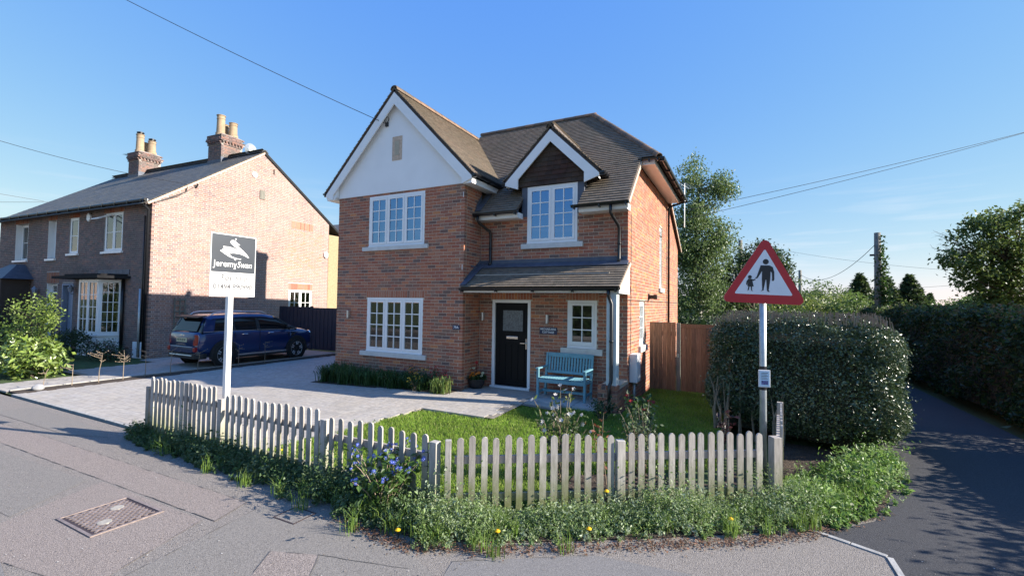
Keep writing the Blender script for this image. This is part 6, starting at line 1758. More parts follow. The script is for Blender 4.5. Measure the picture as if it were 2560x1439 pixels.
# ================================================================ PLANTS
def hedge(name, label, base, half, n, size, pal, power=6, lump=.06, shear=0.0, matl=None, cat='hedge', cut=.0, core=.80, depth=.16, taper=0.0, stems=True, fl=.35, sheary=0.0):
    """clipped hedge: leaves over a rounded block. base=(cx,cy,z0), half=(hx,hy,height)"""
    t = thing(name, label, cat, (base[0], base[1], base[2]))
    hx, hy, hz = half[0], half[1], half[2]/2
    areas = np.array([hy*hz, hy*hz, hx*hz, hx*hz, hx*hy*1.2, hx*hy*.15]); areas /= areas.sum()
    f = rng.choice(6, n, p=areas); P = rng.uniform(-1, 1, (n, 3))
    ax = f//2; sg = np.where(f % 2 == 0, 1.0, -1.0); sg = np.where(f == 4, 1.0, np.where(f == 5, -1.0, sg))
    P[np.arange(n), ax] = sg
    nn = (np.abs(P)**power).sum(1, keepdims=True)**(1/power); P = P/nn
    N = np.sign(P)*np.abs(P)**(power-1); N = unit(N/np.array([hx, hy, hz]))
    S = P*np.array([hx, hy, hz])
    l = np.sin(S[:, 0]*4.1+1.3)*np.sin(S[:, 1]*3.3+.7)+np.sin(S[:, 2]*5+S[:, 1]*2.1)+.6*np.sin(S[:, 0]*9+S[:, 2]*8)*np.sin(S[:, 1]*7.7)
    inn = -np.abs(rng.normal(size=n))*depth*.6+(rng.uniform(size=n) < .05)*rng.uniform(0, .07, n)
    S = S+N*(l*lump+inn)[:, None]
    S[:, 2] += hz
    S[:, 0] += shear*S[:, 1]+taper*(S[:, 2]/half[2]-.5)
    S[:, 1] += sheary*S[:, 0]
    S[:, 2] = np.maximum(S[:, 2], .02)
    # hollows, tufts and patches of different growth
    g_ = np.sin(S[:, 0]*6.3+S[:, 1]*2.9)*np.sin(S[:, 2]*6.9+1.1)*np.sin(S[:, 1]*7.1+S[:, 2]*1.7)
    S = S-N*np.clip(g_-.25, 0, 1)[:, None]*depth*.9
    nc_ = len(pal); ci = np.clip(np.round((l*.5+rng.normal(size=n)*.9+1.2)/2.4*(nc_-1)), 0, nc_-1).astype(int)
    sh = rng.uniform(size=n) < .012                                   # stray shoots
    S[sh] += N[sh]*rng.uniform(.03, .16, (sh.sum(), 1))
    sz = size*np.exp(rng.normal(size=n)*.28)
    leaves('foliage', S, sz[:, None], pal, matl or M['leaf_gloss'], t, nrm=N, flat=fl, aspect=.6, cidx=ci)
    c = MB(); k = core
    c.prism([(-hx*k, -hy*k), (hx*k, -hy*k), (hx*k, hy*k), (-hx*k, hy*k)], lambda p, z: (p[0]*(1 if z < 1 else .85)+shear*p[1], p[1]*(1 if z < 1 else .9)+sheary*p[0], z), .12, half[2]*(.88 if k > .75 else .80))
    c.build('light_block_core', M['hedgecore'], t)  # dark solid block added inside the leaves to stop light passing through
    if stems:
        s = MB(); rnd = random.Random(3)
        for i in range(int(hx*14)):
            x = rnd.uniform(-hx*.85, -hx*.1); y = -hy*rnd.uniform(.80, .92)+sheary*x
            x += shear*y
            s.tube([(x, y, -.05), (x+rnd.uniform(-.05, .05), y-.02, .4), (x+rnd.uniform(-.12, .12), y-.03, rnd.uniform(.7, 1.0))], [.018, .014, .006], 5, caps=False)
        for i in range(int(cut)):
            x = rnd.uniform(-hx*.85, hx*.85); y = rnd.uniform(-hy*.8, hy*.2); z = half[2]-.09-.5*max(0, abs(x)/hx-.7)
            s.tube([(x+shear*y, y+sheary*x, z), (x+shear*y+rnd.uniform(-.03, .03), y+sheary*x+rnd.uniform(-.03, .03), z+rnd.uniform(.10, .20))], [.009, .006], 4)
        s.build('stems', M['twig'], t, kind='stuff')
    return t
HP = [(.045, .078, .026), (.058, .096, .032), (.036, .064, .022), (.080, .12, .045), (.12, .155, .08)]
hedge('clipped_hedge', 'dense rounded glossy evergreen hedge behind the warning sign', (6.55, 1.02, -.14), (1.36, 1.95, 1.95), 140000, .031, HP, power=3.9, lump=.045, shear=.13, cut=620, core=.72, sheary=-.33)
HR = [(.030, .055, .016), (.04, .07, .02), (.05, .085, .022), (.024, .045, .014)]
hedge('lane_hedge', 'long dark hedge lining the right side of the lane', (10.95, 9.0, -.15), (1.05, 7.5, 2.08), 52000, .075, HR, power=7, lump=.09, matl=M['leaf'], core=.8, depth=.3, stems=False)
hedge('lane_hedge', 'low near end of the dark hedge at the lane mouth, beyond the right edge', (10.75, -.3, -.15), (.75, 1.6, 1.2), 9000, .075, HR, power=6, lump=.08, matl=M['leaf'], core=.8, depth=.25, stems=False)
hedge('lane_hedge', 'hedge continuing behind the clipped one on the left of the lane', (7.0, 8.4, -.15), (.75, 4.4, 1.95), 16000, .07, [(.06, .11, .02), (.08, .13, .03), (.05, .09, .02)], power=6, lump=.08, matl=M['leaf'], stems=False, depth=.25)
# rough growth and dead stems on the lane hedge top, sunlight put into paler greens
n = 14000
P = np.stack([rng.uniform(10.1, 11.5, n), rng.uniform(1.5, 16, n), 1.80+rng.uniform(0, .32, n)*rng.uniform(0, 1, n)], 1)
o = leaves('hedge_top_growth', P, .08, [(.10, .15, .03), (.13, .17, .05), (.16, .12, .06), (.08, .13, .03)], M['leaf'], None, 'stuff'); tag(o, 'rough growth along the top of the lane hedge, paler greens standing for sunlight', 'growth')

# ---- weeds along the verge (nobody could count them)
def weed_mass(name, label, pts, nplant, h, size, pal, spread, per=26, tall=0.06):
    """many small separate weeds: each a few leafy stems from one root, heights and greens uneven"""
    pts = np.array(pts, float); seg = np.diff(pts[:, :2], axis=0); L = np.linalg.norm(seg, axis=1); cum = np.concatenate([[0], np.cumsum(L)])
    s = rng.uniform(0, cum[-1], nplant); i = np.clip(np.searchsorted(cum, s)-1, 0, len(L)-1); f = (s-cum[i])/L[i]
    c = pts[i]+(pts[i+1]-pts[i])*f[:, None]
    nr = np.stack([-seg[i][:, 1], seg[i][:, 0]], 1)/L[i][:, None]
    lat = np.clip(rng.normal(size=nplant)*.62, -1.35, 1.15)
    hh = c[:, 3]*np.exp(rng.normal(size=nplant)*.35)*(.95-.45*np.abs(lat)**1.5)*(.75+.35*np.sin(s*4.3+1)*np.sin(s*1.7))
    hh = np.where(rng.uniform(size=nplant) < tall, hh*1.7, hh); hh = np.maximum(hh, .04)
    base = np.stack([c[:, 0]+nr[:, 0]*lat*c[:, 2], c[:, 1]+nr[:, 1]*lat*c[:, 2]], 1)
    kind = rng.integers(0, 3, nplant); ci = rng.integers(0, len(pal), nplant)
    k = np.repeat(np.arange(nplant), per); n = len(k)
    fr = rng.uniform(.08, 1, n)**.8; st = rng.integers(0, 4, n); ang = (k*2.4+st*1.57+rng.normal(size=n)*.35)
    rad = fr*hh[k]*(.35+.25*(st % 2))
    P = np.stack([base[k, 0]+np.cos(ang)*rad, base[k, 1]+np.sin(ang)*rad, -.135+fr*hh[k]], 1)
    sz = size*np.array([.75, 1.15, 1.9])[kind][k]*(1.15-.5*fr)*rng.uniform(.6, 1.4, n)
    o = leaves(name, P, sz[:, None], pal, M['leaf'], None, 'stuff', nrm=np.tile([[.35, -.35, 1.]], (n, 1)), flat=.35, aspect=.5, cidx=np.where(rng.uniform(size=n) < .8, ci[k], rng.integers(0, len(pal), n)))
    return o, P
WP = [(.19, .27, .10), (.23, .32, .12), (.15, .23, .07), (.34, .41, .27), (.21, .30, .08), (.28, .35, .18)]
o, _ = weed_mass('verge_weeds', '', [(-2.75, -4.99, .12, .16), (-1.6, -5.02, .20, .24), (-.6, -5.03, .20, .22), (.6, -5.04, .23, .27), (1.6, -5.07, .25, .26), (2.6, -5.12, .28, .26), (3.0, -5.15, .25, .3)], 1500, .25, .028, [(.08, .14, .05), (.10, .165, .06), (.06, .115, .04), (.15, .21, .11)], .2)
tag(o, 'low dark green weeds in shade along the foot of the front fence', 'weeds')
o, _ = weed_mass('corner_weeds', '', [(3.0, -5.2, .26, .30), (3.35, -5.03, .26, .26), (3.8, -4.72, .24, .24), (4.3, -4.42, .22, .17), (4.75, -4.12, .23, .22), (5.15, -3.82, .26, .30), (5.6, -3.52, .25, .24), (6.0, -3.22, .27, .28), (6.25, -2.9, .25, .36)], 2600, .25, .021, WP, .2, 28)
tag(o, 'pale flowering weeds and goosegrass along the foot of the sunlit fence', 'weeds')
o, _ = weed_mass('hedge_bank_weeds', '', [(6.15, -3.2, .28, .20), (6.35, -2.75, .32, .24), (6.6, -2.3, .40, .24), (6.9, -1.8, .34, .25), (7.15, -1.2, .26, .24), (7.35, -.6, .2, .22)], 850, .25, .038, [(.16, .27, .06), (.20, .32, .08), (.13, .23, .05), (.25, .34, .14)], .2)
tag(o, 'tall lush green weeds between picket corner and lane', 'weeds')
n = 2600
lx = rng.uniform(0, 1, n); q = np.array([[2.2, -5.42], [3.1, -5.52], [3.9, -5.12], [4.9, -4.5], [5.7, -4.0], [6.3, -3.45], [6.95, -2.6]]); sI = lx*(len(q)-1); i0 = np.minimum(sI.astype(int), len(q)-2)
c = q[i0]+(q[i0+1]-q[i0])*(sI-i0)[:, None]
P = np.stack([c[:, 0]+rng.normal(size=n)*.055, c[:, 1]+rng.normal(size=n)*.055, np.full(n, -.128)+rng.uniform(0, .008, n)], 1)
o = leaves('leaf_litter', P, .028, [(.16, .075, .035), (.11, .06, .035), (.20, .10, .06), (.09, .05, .03)], M['litter'], None, 'stuff', nrm=np.tile([[0, 0, 1.]], (n, 1)), flat=.8); tag(o, 'brown dead leaf litter along the edge of the verge', 'leaf litter')
# small white flowers on the corner weeds
n = 1500; P2 = _[rng.integers(0, len(_), 10)] if False else None

def stemmed_plant(name, label, cat, loc, h, r, nst, leaf, pal, flw=None, group=None, fsize=.02, per=14, stem_m=None, matl=None, top_only=.25, aspect=.5):
    t = thing(name, label, cat, loc, 0, group); st = MB(); pts = []; tips = []
    rnd = random.Random(int(loc[0]*1000)+7)
    for i in range(nst):
        a = rnd.uniform(0, 6.283); d = rnd.uniform(.15, 1)*r; hh = h*rnd.uniform(.6, 1.05)
        b = Vector((rnd.uniform(-.06, .06), rnd.uniform(-.06, .06), 0)); tip = Vector((math.cos(a)*d, math.sin(a)*d, hh)); m_ = b.lerp(tip, .5)+Vector((0, 0, hh*.12))
        st.tube([b, b.lerp(m_, .5), m_, m_.lerp(tip, .6)+Vector((0, 0, hh*.03)), tip], [.007, .006, .005, .004, .002], 4, caps=False)
        tips.append(tip)
        for j in range(per):
            f = top_only+(1-top_only)*rnd.random(); p = b.lerp(m_, f*2) if f < .5 else m_.lerp(tip, f*2-1)
            pts.append(p+Vector((rnd.gauss(0, .035), rnd.gauss(0, .035), rnd.gauss(0, .03))))
    st.build('stems', stem_m or M['leaf'], t) if False else st.build('stems', stem_m or M['twig'], t)
    leaves('foliage', np.array(pts), leaf, pal, matl or M['leaf'], t, nrm=np.tile([[.3, -.3, 1.]], (len(pts), 1)), flat=.4, aspect=aspect)
    if flw:
        m_ = MB()
        for tip in tips:
            for k_ in range(flw[1]):
                flower_head(m_, tip+Vector((rnd.gauss(0, fsize*1.2), rnd.gauss(0, fsize*1.2), rnd.gauss(0, fsize))), fsize, flw[0], flw[2] if len(flw) > 2 else None, 5)
        m_.build('blossom', M['petal'], t)
    return t
stemmed_plant('alkanet_plant', 'bushy weed with bright blue flowers growing through the fence corner', 'plant', (2.45, -5.10, -.135), .60, .40, 34, .08, [(.12, .20, .05), (.10, .18, .04), (.06, .12, .025)], ((.10, .16, .62), 4, (.7, .7, .8)), fsize=.018, per=16)
stemmed_plant('rose_bush', 'flowering rose bush with pale buds behind the angled fence', 'rose bush', (3.75, -3.55, -.10), .98, .40, 22, .062, [(.07, .12, .03), (.10, .15, .04), (.16, .17, .07), (.05, .09, .025)], ((.75, .68, .62), 1), fsize=.028, per=22)
stemmed_plant('rose_bush', 'shorter pale-leaved rose bush right of the middle fence post', 'rose bush', (4.55, -2.95, -.10), .86, .36, 20, .052, [(.13, .18, .09), (.10, .15, .05), (.17, .21, .12)], None, per=24)
stemmed_plant('rose_bush', 'small red-tipped rose near the middle fence post', 'rose bush', (4.20, -3.45, -.10), .80, .14, 5, .06, [(.20, .06, .03), (.10, .13, .03), (.25, .09, .05)], None, per=12)
stemmed_plant('peony_plant', 'leafy plant with one red flower near the house corner', 'plant', (4.25, -1.35, -.09), .62, .38, 9, .10, [(.04, .09, .03), (.06, .12, .03), (.17, .22, .06)], ((.40, .02, .015), 1), fsize=.035, per=16)
stemmed_plant('fern_plant', 'dark ferny plant at the foot of the porch pier', 'plant', (3.45, -.75, -.08), .42, .34, 14, .05, [(.03, .07, .02), (.04, .09, .025)], None, per=26)
stemmed_plant('purple_shrub', 'dark purple-leaved young shrub by the sign pole', 'shrub', (5.45, -2.1, -.10), .78, .16, 7, .07, [(.03, .012, .018), (.05, .02, .025), (.04, .03, .02)], None, per=14)
def dandelion(x, y, h, label):
    t = thing('dandelion', label, 'dandelion', (x, y, -.135), 0, 'dandelions in the verge')
    MB().tube([(0, 0, 0), (.01, -.01, h*.6), (.012, -.02, h)], .004, 5).build('stem', M['grass'] if False else M['leaf'], t)
    m_ = MB(); 
    m_.ball((.012, -.02, h), .026, .026, .011, 12, 5, (.80, .55, .01)); m_.ball((.012, -.02, h+.008), .015, .015, .008, 8, 4, (.85, .50, .01))
    m_.build('blossom', M['petal'], t)
dandelion(1.52, -5.06, .13, 'yellow dandelion beside the pale cobble')
dandelion(2.95, -5.47, .11, 'yellow dandelion at the foot of the blue flowering weed')
dandelion(4.42, -4.62, .10, 'yellow dandelion on the tarmac edge below the middle post')
dandelion(4.47, -4.22, .30, 'tall yellow dandelion in front of the middle fence post')
dandelion(3.72, -5.05, .10, 'low yellow dandelion at the edge of the pale weeds')
dandelion(5.55, -3.86, .13, 'yellow dandelion near the fallen white scrap')
dandelion(.45, -4.80, .22, 'yellow dandelion just inside the front fence')
o = MB().box(-.07, -.02, 0, .07, .02, .005).build('plastic_scrap', M['whitebox']); o.location = (5.22, -4.02, -.10); o.rotation_euler = (.2, .25, -.7); tag(o, 'torn white scrap of plastic among the verge weeds', 'litter')

# ---- flower bed under the front window
def strap_clump(label, x, y, n, h, cl, group='strappy clumps in the front bed', name='strappy_clump'):
    t = thing(name, label, 'plant', (x, y, gzf(x, y)), 0, group); V_, F_ = [], []
    for i in range(n):
        a = rng.uniform(0, 6.283); d = np.array([math.cos(a), math.sin(a)]); L = h*rng.uniform(.7, 1.2); reach = L*rng.uniform(.25, .8); b0 = rng.normal(size=2)*.09; w = .008
        pp_ = np.array([-d[1], d[0]]); b = len(V_)
        for f_, zz, ww in ((0, 0, 1), (.35, .62, 1), (.75, .85, .8), (1, .62 if reach > L*.5 else .95, .15)):
            c = b0+d*reach*f_; V_.append((c[0]+pp_[0]*w*ww, c[1]+pp_[1]*w*ww, L*zz)); V_.append((c[0]-pp_[0]*w*ww, c[1]-pp_[1]*w*ww, L*zz))
        for j in range(3): F_.append((b+2*j, b+2*j+1, b+2*j+3, b+2*j+2))
    cols = np.repeat(np.array(cl)[rng.integers(0, len(cl), n)], 3, axis=0).astype(np.float32)*rng.uniform(.8, 1.2, (n*3, 1)).astype(np.float32)
    rawmesh('foliage', np.array(V_), np.array(F_), cols, M['grass'], t)
    return t
SC = [(.045, .10, .03), (.06, .12, .035), (.035, .08, .025)]
for i, (x, y, h_) in enumerate(((-3.72, -.52, .40), (-3.35, -.45, .48), (-3.0, -.55, .44), (-2.62, -.48, .42), (-2.25, -.5, .36), (-1.88, -.45, .38), (-1.5, -.5, .36), (-1.15, -.42, .36), (-.75, -.40, .34))):
    strap_clump('strappy green clump, %s from the left in the bed under the window' % ('first second third fourth fifth sixth seventh eighth ninth'.split()[i]), x, y, 190, h_, SC)
strap_clump('pale variegated strappy clump at the right end of the front bed', -.20, -.52, 120, .34, [(.22, .26, .08), (.15, .22, .05), (.10, .17, .04)])
def wallflower(x, y, cols, label, h=.42):
    stemmed_plant('wallflower', label, 'plant', (x, y, gzf(x, y)), h, .16, 9, .05, [(.04, .085, .03), (.05, .10, .03)], (cols, 3), 'wallflowers in the front bed', fsize=.020, per=14)
wallflower(-1.18, -.35, (.72, .22, .03), 'orange wallflower in the bed below the window corner', .46)
wallflower(-.92, -.30, (.75, .40, .05), 'yellow-orange wallflower next to the red ones', .44)
wallflower(-.52, -.28, (.42, .01, .015), 'deep red wallflower near the brick corner', .50)
wallflower(-.35, -.30, (.30, .01, .02), 'darker red wallflower closest to the brick corner', .42)
wallflower(-1.35, -.22, (.14, .02, .05), 'purple wallflower at the back of the front bed', .46)
wallflower(-.85, -.62, (.80, .50, .04), 'small yellow wallflower at the front of the bed', .30)

# ---- bare hedge whips in the planting strip
names = 'first second third fourth fifth sixth seventh eighth ninth'.split()
for i, (y, h_, nb_) in enumerate(((-4.25, .42, 3), (-3.75, .50, 4), (-3.25, .72, 9), (-2.75, .62, 12), (-2.25, .72, 7), (-1.65, .66, 6), (-.95, .55, 7), (.25, .66, 6), (1.15, .7, 6))):
    t = thing('bare_sapling', 'leafless hedging whip, %s in the strip counting from the pavement' % names[i], 'sapling', (-8.57+random.uniform(-.06, .06), y, -.13), 0, 'bare whips in the planting strip')
    m_ = MB(); rnd = random.Random(i); lean_ = rnd.uniform(-.06, .06)
    trunk = [Vector((0, 0, -.03)), Vector((.01, 0, h_*.4)), Vector((lean_, .02, h_*.75)), Vector((lean_*1.3, .03, h_))]
    m_.tube(trunk, [.010, .008, .006, .003], 6)
    for k_ in range(nb_):
        f_ = rnd.uniform(.5, 1); p = trunk[1].lerp(trunk[3], f_); a = rnd.uniform(0, 6.283); L = rnd.uniform(.08, .26)*(1.6 if i == 2 and k_ < 3 else 1)
        e_ = p+Vector((math.cos(a)*L, math.sin(a)*L, rnd.uniform(.0, .6)*L)); m_.tube([p, p.lerp(e_, .5)+Vector((0, 0, -.01)), e_], [.006, .005, .003], 5)
        m_.ball(e_, .010, .010, .012, 6, 4); q_ = p.lerp(e_, .55); m_.ball(q_, .008, .008, .009, 6, 4)
    m_.build('stem', M['twig'], t)

# ---- neighbour's shrubs
YG = [(.17, .25, .04), (.22, .30, .06), (.13, .20, .03), (.10, .16, .03), (.25, .32, .09)]
def shrub(name, label, loc, ells, nc, per, spread, size, pal, aspect=.5, matl=None, surf=.75):
    return tree(name, label, 'shrub', loc, ells, nc, per, spread, size, pal, .035, M['bark'], limbs=25, aspect=aspect, matl=matl, flat=.3, surf=surf)
shrub('laurel_shrub', 'bright green glossy laurel at the left edge by the neighbour drive', (-10.95, -3.75, -.14), [(-10.95, -3.7, .30, .75, .55, .42), (-11.4, -3.6, .35, .75, .6, .55), (-12.2, -3.6, .4, .9, .6, .55)], 210, 16, .10, .15, YG, .42, M['leaf_gloss'])
shrub('arching_shrub', 'airy yellow-green shrub with arching sprays at the left edge', (-11.7, -3.6, -.14), [(-11.75, -3.6, 1.3, .55, .5, .85), (-11.2, -3.5, 1.45, .55, .3, .5), (-12.3, -3.6, 1.2, .6, .5, .8)], 95, 18, .085, .065, YG, .6, surf=.5)
# long sprays reaching right
t = thing('shrub_sprays', 'three long leafy sprays arching right from the yellow-green shrub', 'branch', (-11.6, -3.55, .5))
m_ = MB(); pts = []
for (dx, dz) in ((1.15, .85), (1.0, 1.35), (1.05, .25), (.7, 1.55)):
    pr_ = [Vector((0, 0, -.4)), Vector((dx*.35, .05, dz*.55)), Vector((dx*.7, .08, dz*.85)), Vector((dx, .1, dz))]
    m_.tube(pr_, [.014, .010, .007, .003], 5, caps=False)
    for j in range(230):
        f_ = random.random()**.7*3; i_ = min(2, int(f_)); p = pr_[i_].lerp(pr_[i_+1], f_-i_); pts.append(p+Vector((random.gauss(0, .045), random.gauss(0, .06), random.gauss(0, .05))))
m_.build('stems', M['bark'], t); leaves('foliage', np.array(pts), .065, YG, M['leaf'], t, flat=.3)
DK = [(.028, .055, .018), (.04, .075, .022), (.02, .042, .015)]
shrub('bay_shrub', 'dark green shrub below the bay window', (-15.0, -1.55, -.14), [(-15.0, -1.6, .38, 1.1, .45, .42)], 120, 18, .10, .07, DK)
shrub('bay_shrub', 'dark clipped shrub in front of the blue-grey door', (-17.6, -1.9, -.14), [(-17.6, -1.9, .55, .9, .6, .65)], 110, 18, .12, .07, DK)
shrub('bay_shrub', 'low mixed plants beside the downpipe corner of the old cottage', (-13.7, -1.2, -.14), [(-13.6, -1.3, .22, .8, .4, .28), (-13.1, -1.2, .12, .5, .35, .18)], 110, 18, .08, .06, [(.04, .08, .025), (.05, .10, .03), (.10, .04, .03)])
shrub('porch_bush', 'dark bush in front of the far left porch', (-21.0, -2.6, -.14), [(-21.0, -2.6, .8, 1.6, .8, .9), (-18.9, -2.8, .6, .9, .7, .7)], 160, 18, .16, .09, DK)

# ---- trees behind
GB = [(.12, .18, .055), (.15, .22, .07), (.10, .15, .045), (.19, .26, .10)]
q = pix(1745, 800, 21); bx, by_ = q[0], q[1]
def E(u, v, t, rx, rz, ry=None):
    p = pix(u, v, t); return (p[0], p[1], p[2], rx, ry or rx, rz)
T_ = 21
tree('birch_tree', 'tall airy birch tree just right of the house', 'tree', (bx, by_, -.2),
     [E(1728, 440, T_, .55, 1.0), E(1738, 540, T_, 1.0, 1.1), E(1800, 470, T_, .7, .75), E(1760, 640, T_, 1.35, 1.2), E(1715, 620, T_, .9, 1.3), E(1740, 740, T_, 1.4, 1.2), E(1800, 590, T_, .7, .9)],
     520, 52, .20, .11, GB, .17, M['bark_birch'], top=8.3, limbs=90, droop=.8, surf=.45)
T_ = 24
q = pix(1880, 800, T_)
tree('ash_tree', 'dense dark tree rising behind the warning sign', 'tree', (q[0], q[1], -.2), [E(1850, 700, T_, 1.3, 1.5), E(1895, 650, T_, 1.0, .9), E(1930, 660, T_, .7, .7), E(1800, 740, T_, 1.2, 1.1), E(1960, 690, T_, .5, .6)],
     240, 42, .22, .14, [(.04, .07, .022), (.055, .095, .025), (.035, .06, .02), (.10, .14, .04)], .16, M['bark'], limbs=50)
T_ = 36
for (u, lab) in ((2150, 'dark spruce left of the ivy pole'), (2215, 'dark spruce hidden partly by the ivy pole'), (2275, 'dark spruce right of the ivy pole'), (2325, 'tiny far spruce right of the conifers')):
    tt = T_ if u != 2325 else 60
    q = pix(u, 770, tt); top_ = pix(u, {2150: 688, 2215: 695, 2275: 690, 2325: 735}[u], tt)[2]
    t = thing('spruce_tree', lab, 'tree', (q[0], q[1], -.2), 0, 'spruces beyond the hedges')
    hgt = top_+.2; MB().tube([(0, 0, -.1), (0, 0, hgt)], [.16, .02], 6).build('trunk', M['bark'], t)
    n = 9500; f_ = rng.uniform(0, 1, n)**.75; z = hgt*(1-f_*.95); ntier = 9
    R_ = (.10+f_*2.9*(1 if u != 2325 else .5))*(.70+.30*np.abs(np.sin(z*ntier*.9))); a = rng.uniform(0, 6.283, n); spoke = np.round(a/.42)*.42+rng.normal(size=n)*.09
    rr = R_*rng.uniform(.25, 1, n)**.5
    P = np.stack([np.cos(spoke)*rr, np.sin(spoke)*rr, z-rr*.28+.12*(rr/R_)], 1)
    leaves('crown', P, .30, [(.035, .06, .022), (.05, .08, .026), (.07, .10, .03)], M['leaf'], t, nrm=np.tile([[0, 0, 1.]], (n, 1)), flat=.5, aspect=.35)
T_ = 17
q = pix(2530, 800, T_)
tree('field_maple', 'large spreading dark-limbed tree at the right edge', 'tree', (q[0], q[1], -.2),
     [E(2480, 560, T_, .9, .55), E(2540, 540, T_, .8, .6), E(2420, 600, T_, .75, .40), E(2400, 650, T_, .75, .40), E(2500, 640, T_, 1.1, .7), E(2570, 620, T_, 1.2, .9), E(2440, 690, T_, .9, .45), E(2520, 720, T_, 1.2, .7), E(2480, 770, T_, 1.1, .5), E(2600, 700, T_, 1.3, .9), E(2550, 770, T_, 1.0, .6)],
     430, 30, .15, .14, [(.10, .15, .035), (.13, .18, .045), (.07, .11, .025), (.20, .25, .07)], .26, M['bark'], top=4.0, limbs=110, surf=.5)
q = pix(2365, 640, T_)
t = thing('bare_branch_spray', 'nearly leafless reddish twigs at the left of the big tree', 'branch', tuple(pix(2440, 640, T_+.3)))
m_ = MB(); rnd = random.Random(5); dx = R2
for i in range(26):
    e_ = Vector(dx)*-rnd.uniform(.5, 2.0)+Vector((rnd.uniform(-.3, .3), rnd.uniform(-.3, .3), rnd.uniform(-.1, 1.0)))
    s0 = Vector((rnd.uniform(-.2, .2), 0, rnd.uniform(-.3, .2)))
    m_.tube([s0, s0.lerp(e_, .5)+Vector((0, 0, .1)), e_], [.012, .008, .003], 4, caps=False)
    for j in range(6):
        b = s0.lerp(e_, rnd.uniform(.4, 1)); m_.tube([b, b+Vector((rnd.uniform(-.25, .1), rnd.uniform(-.2, .2), rnd.uniform(-.1, .22)))], [.004, .002], 3, caps=False)
m_.build('stems', mat('red_twig', (.11, .06, .06), .9), t, kind='stuff')
# rounded bushes and scrub between
def bush(u, v, tt, rx, rz, label, pal, nc=110, per=26, size=.16, sp_=.22):
    p = pix(u, v, tt); z0 = -.2
    tree('scrub_bush', label, 'bush', (p[0], p[1], z0), [(p[0], p[1], max(.3, p[2]-rz), rx, rx*.8, rz), (p[0]+rx*.6, p[1], max(.25, p[2]-rz*1.3), rx*.7, rx*.6, rz*.8)], nc, per, sp_, size, pal, .06, M['bark'], limbs=16, group='scrub beyond the hedges')
LG = [(.11, .17, .04), (.13, .20, .055), (.085, .14, .03)]
YL = [(.19, .24, .05), (.24, .28, .08), (.15, .20, .05)]
bush(2040, 695, 34, 2.4, 1.5, 'rounded green bush behind the right tip of the sign', LG)
bush(2090, 735, 28, 2.0, 1.0, 'yellow-green scrub right of the sign', YL)
bush(1985, 745, 24, 1.8, .9, 'bright scrub below the right tip of the sign', YL)
bush(2140, 750, 22, 1.4, .8, 'green scrub left of the pole foot', LG)
bush(2250, 765, 24, 1.8, .7, 'scrub in front of the spruces right of the pole', YL)
bush(2350, 752, 40, 2.6, 1.0, 'far olive bush left of the big tree', LG)
bush(2400, 748, 34, 2.2, 1.0, 'olive thicket under the big tree branches', LG)
bush(1790, 790, 20, 1.5, .9, 'dark garden bush at the foot of the birch', DK)
bush(1715, 790, 18, .9, .7, 'dark shrub squeezed between house and gate', DK)
bush(1890, 775, 18, 1.8, .8, 'mid green bush beyond the clipped hedge', LG)
# a far wood along the horizon
n = 26000; uu = rng.uniform(-400, 3200, n); P = np.stack([pix(u, 762, 110) for u in uu]); hh = 2.2+1.4*np.sin(uu*.013)+1.0*np.sin(uu*.041+1)
P[:, 2] = rng.uniform(0, 1, n)**.6*hh*1.3; P[:, :2] += rng.normal(size=(n, 2))*2
o = leaves('far_wood', P, 1.5, [(.05, .08, .03), (.065, .095, .04), (.045, .07, .03)], M['leaf'], None, 'stuff'); tag(o, 'far tree line along the horizon', 'trees')
# red-leaved tree beyond the old cottages
q = pix(-8, 700, 40); tree('copper_tree', 'reddish tree peeping past the far end of the old cottages', 'tree', (q[0], q[1], -.2), [(q[0], q[1], 3.6, 1.6, 1.6, 2.2)], 120, 24, .3, .2, [(.10, .06, .02), (.08, .09, .02), (.12, .07, .02)], .15, M['bark'])
# across the road, seen only in the window glass
hedge('roadside_hedge', 'leafy hedge on the far side of the road, reflected in the panes', (-3.0, -20.2, -.14), (14, .9, 2.3), 16000, .16, [(.05, .10, .02), (.07, .13, .03)], power=8, lump=.1, matl=M['leaf'], stems=False, depth=.3)
for i, (x, h_) in enumerate(((-9, 6.0), (-3.5, 5.0), (3.5, 6.5))):
    tree('roadside_tree', 'tree across the road, %s one, mirrored in the lower window' % ('left', 'middle', 'right')[i], 'tree', (x, -23, -.2), [(x, -23, h_*.62, 2.2, 1.8, h_*.38), (x+1.2, -23, h_*.5, 1.5, 1.3, h_*.3)], 130, 24, .35, .22, [(.07, .13, .025), (.09, .15, .035)], .2, M['bark'], group='trees across the road')

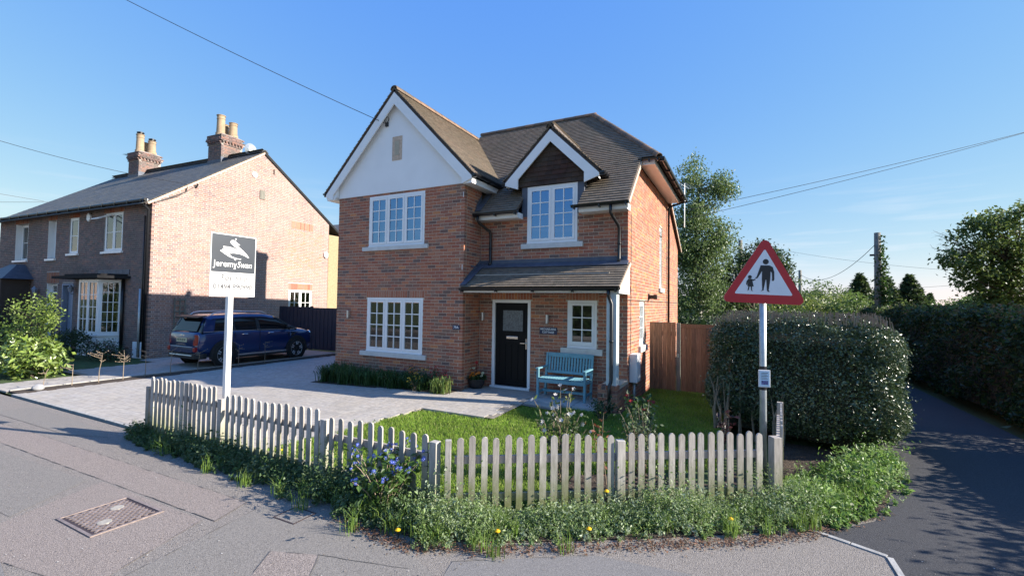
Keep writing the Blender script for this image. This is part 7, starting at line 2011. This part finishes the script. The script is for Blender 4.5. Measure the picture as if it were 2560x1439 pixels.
# ---- building at the far right edge
rh = thing('far_right_house', 'house whose dark gutter corner pokes in at the right edge', 'house', (14.6, 5.0, -.15))
MB().box(0, 0, 0, 6.5, 7.0, 4.1).build('wall', M['tan_wall'], rh)
m_ = MB(); m_.prism([(-.45, 4.2), (3.25, 6.9), (6.95, 4.2)], lambda p, t_: (p[0], t_, p[1]), -.3, 7.3); m_.build('roof', M['tile_bed'], rh, fix=True)
MB().tube([(-.5, -.3, 4.15), (-.5, 7.35, 4.15)], .07, 8).build('gutter', M['black_pvc'], rh)
# garden shed roof glimpsed over the lane hedge
q = pix(2425, 775, 30); sh_ = thing('pale_shed', 'pale shed roof glimpsed over the lane hedge', 'shed', (q[0], q[1], -.2))
MB().box(-.9, -.6, 0, .9, .6, q[2]-.05).build('wall', M['timber_grey'], sh_)
m_ = MB(); m_.prism([(-.75, q[2]-.05), (0, q[2]+.35), (.75, q[2]-.05)], lambda p, t_: (t_, p[0], p[1]), -1, 1); m_.build('roof', M['whitebox'], sh_, fix=True)
# tall shrub at the mouth of the lane, right of the picture, that shades the tarmac
shrub('lane_end_shrub', 'tall shrub at the near end of the lane hedge, outside the picture', (11.5, -2.3, -.15), [(11.5, -2.3, .85, .9, .75, .85), (11.2, -1.7, .75, .8, .7, .7)], 150, 26, .18, .10, HR)

o = leaves('grit', GRIT, .012, [(.30, .28, .26), (.14, .13, .12), (.42, .40, .37), (.20, .15, .11)], M['litter'], None, 'stuff', nrm=np.tile([[0, 0, 1.]], (len(GRIT), 1)), flat=.9, aspect=.9); tag(o, 'loose grit and small stones on the tarmac', 'grit')

# grass tufts breaking up the weeds
sI = rng.uniform(0, len(q)-1.001, 2600) if False else None
vq = np.array([[-2.7, -5.02], [-1.0, -5.06], [1.0, -5.1], [2.6, -5.2], [3.1, -5.3], [3.8, -4.85], [4.8, -4.2], [5.6, -3.65], [6.2, -3.2], [6.7, -2.5], [7.1, -1.5]])
tc_ = rng.uniform(0, len(vq)-1.001, 90); i0 = tc_.astype(int); c0 = vq[i0]+(vq[i0+1]-vq[i0])*(tc_-i0)[:, None]+rng.normal(size=(90, 2))*.14
kk = np.repeat(np.arange(90), 30); XY = c0[kk]+rng.normal(size=(2700, 2))*.035
o = blades('verge_grass', XY[:, 0], XY[:, 1], np.full(2700, -.135), .09, .26, .0035, [(.17, .27, .05), (.22, .31, .08), (.13, .22, .04)]); tag(o, 'tufts of longer grass among the verge weeds', 'grass')
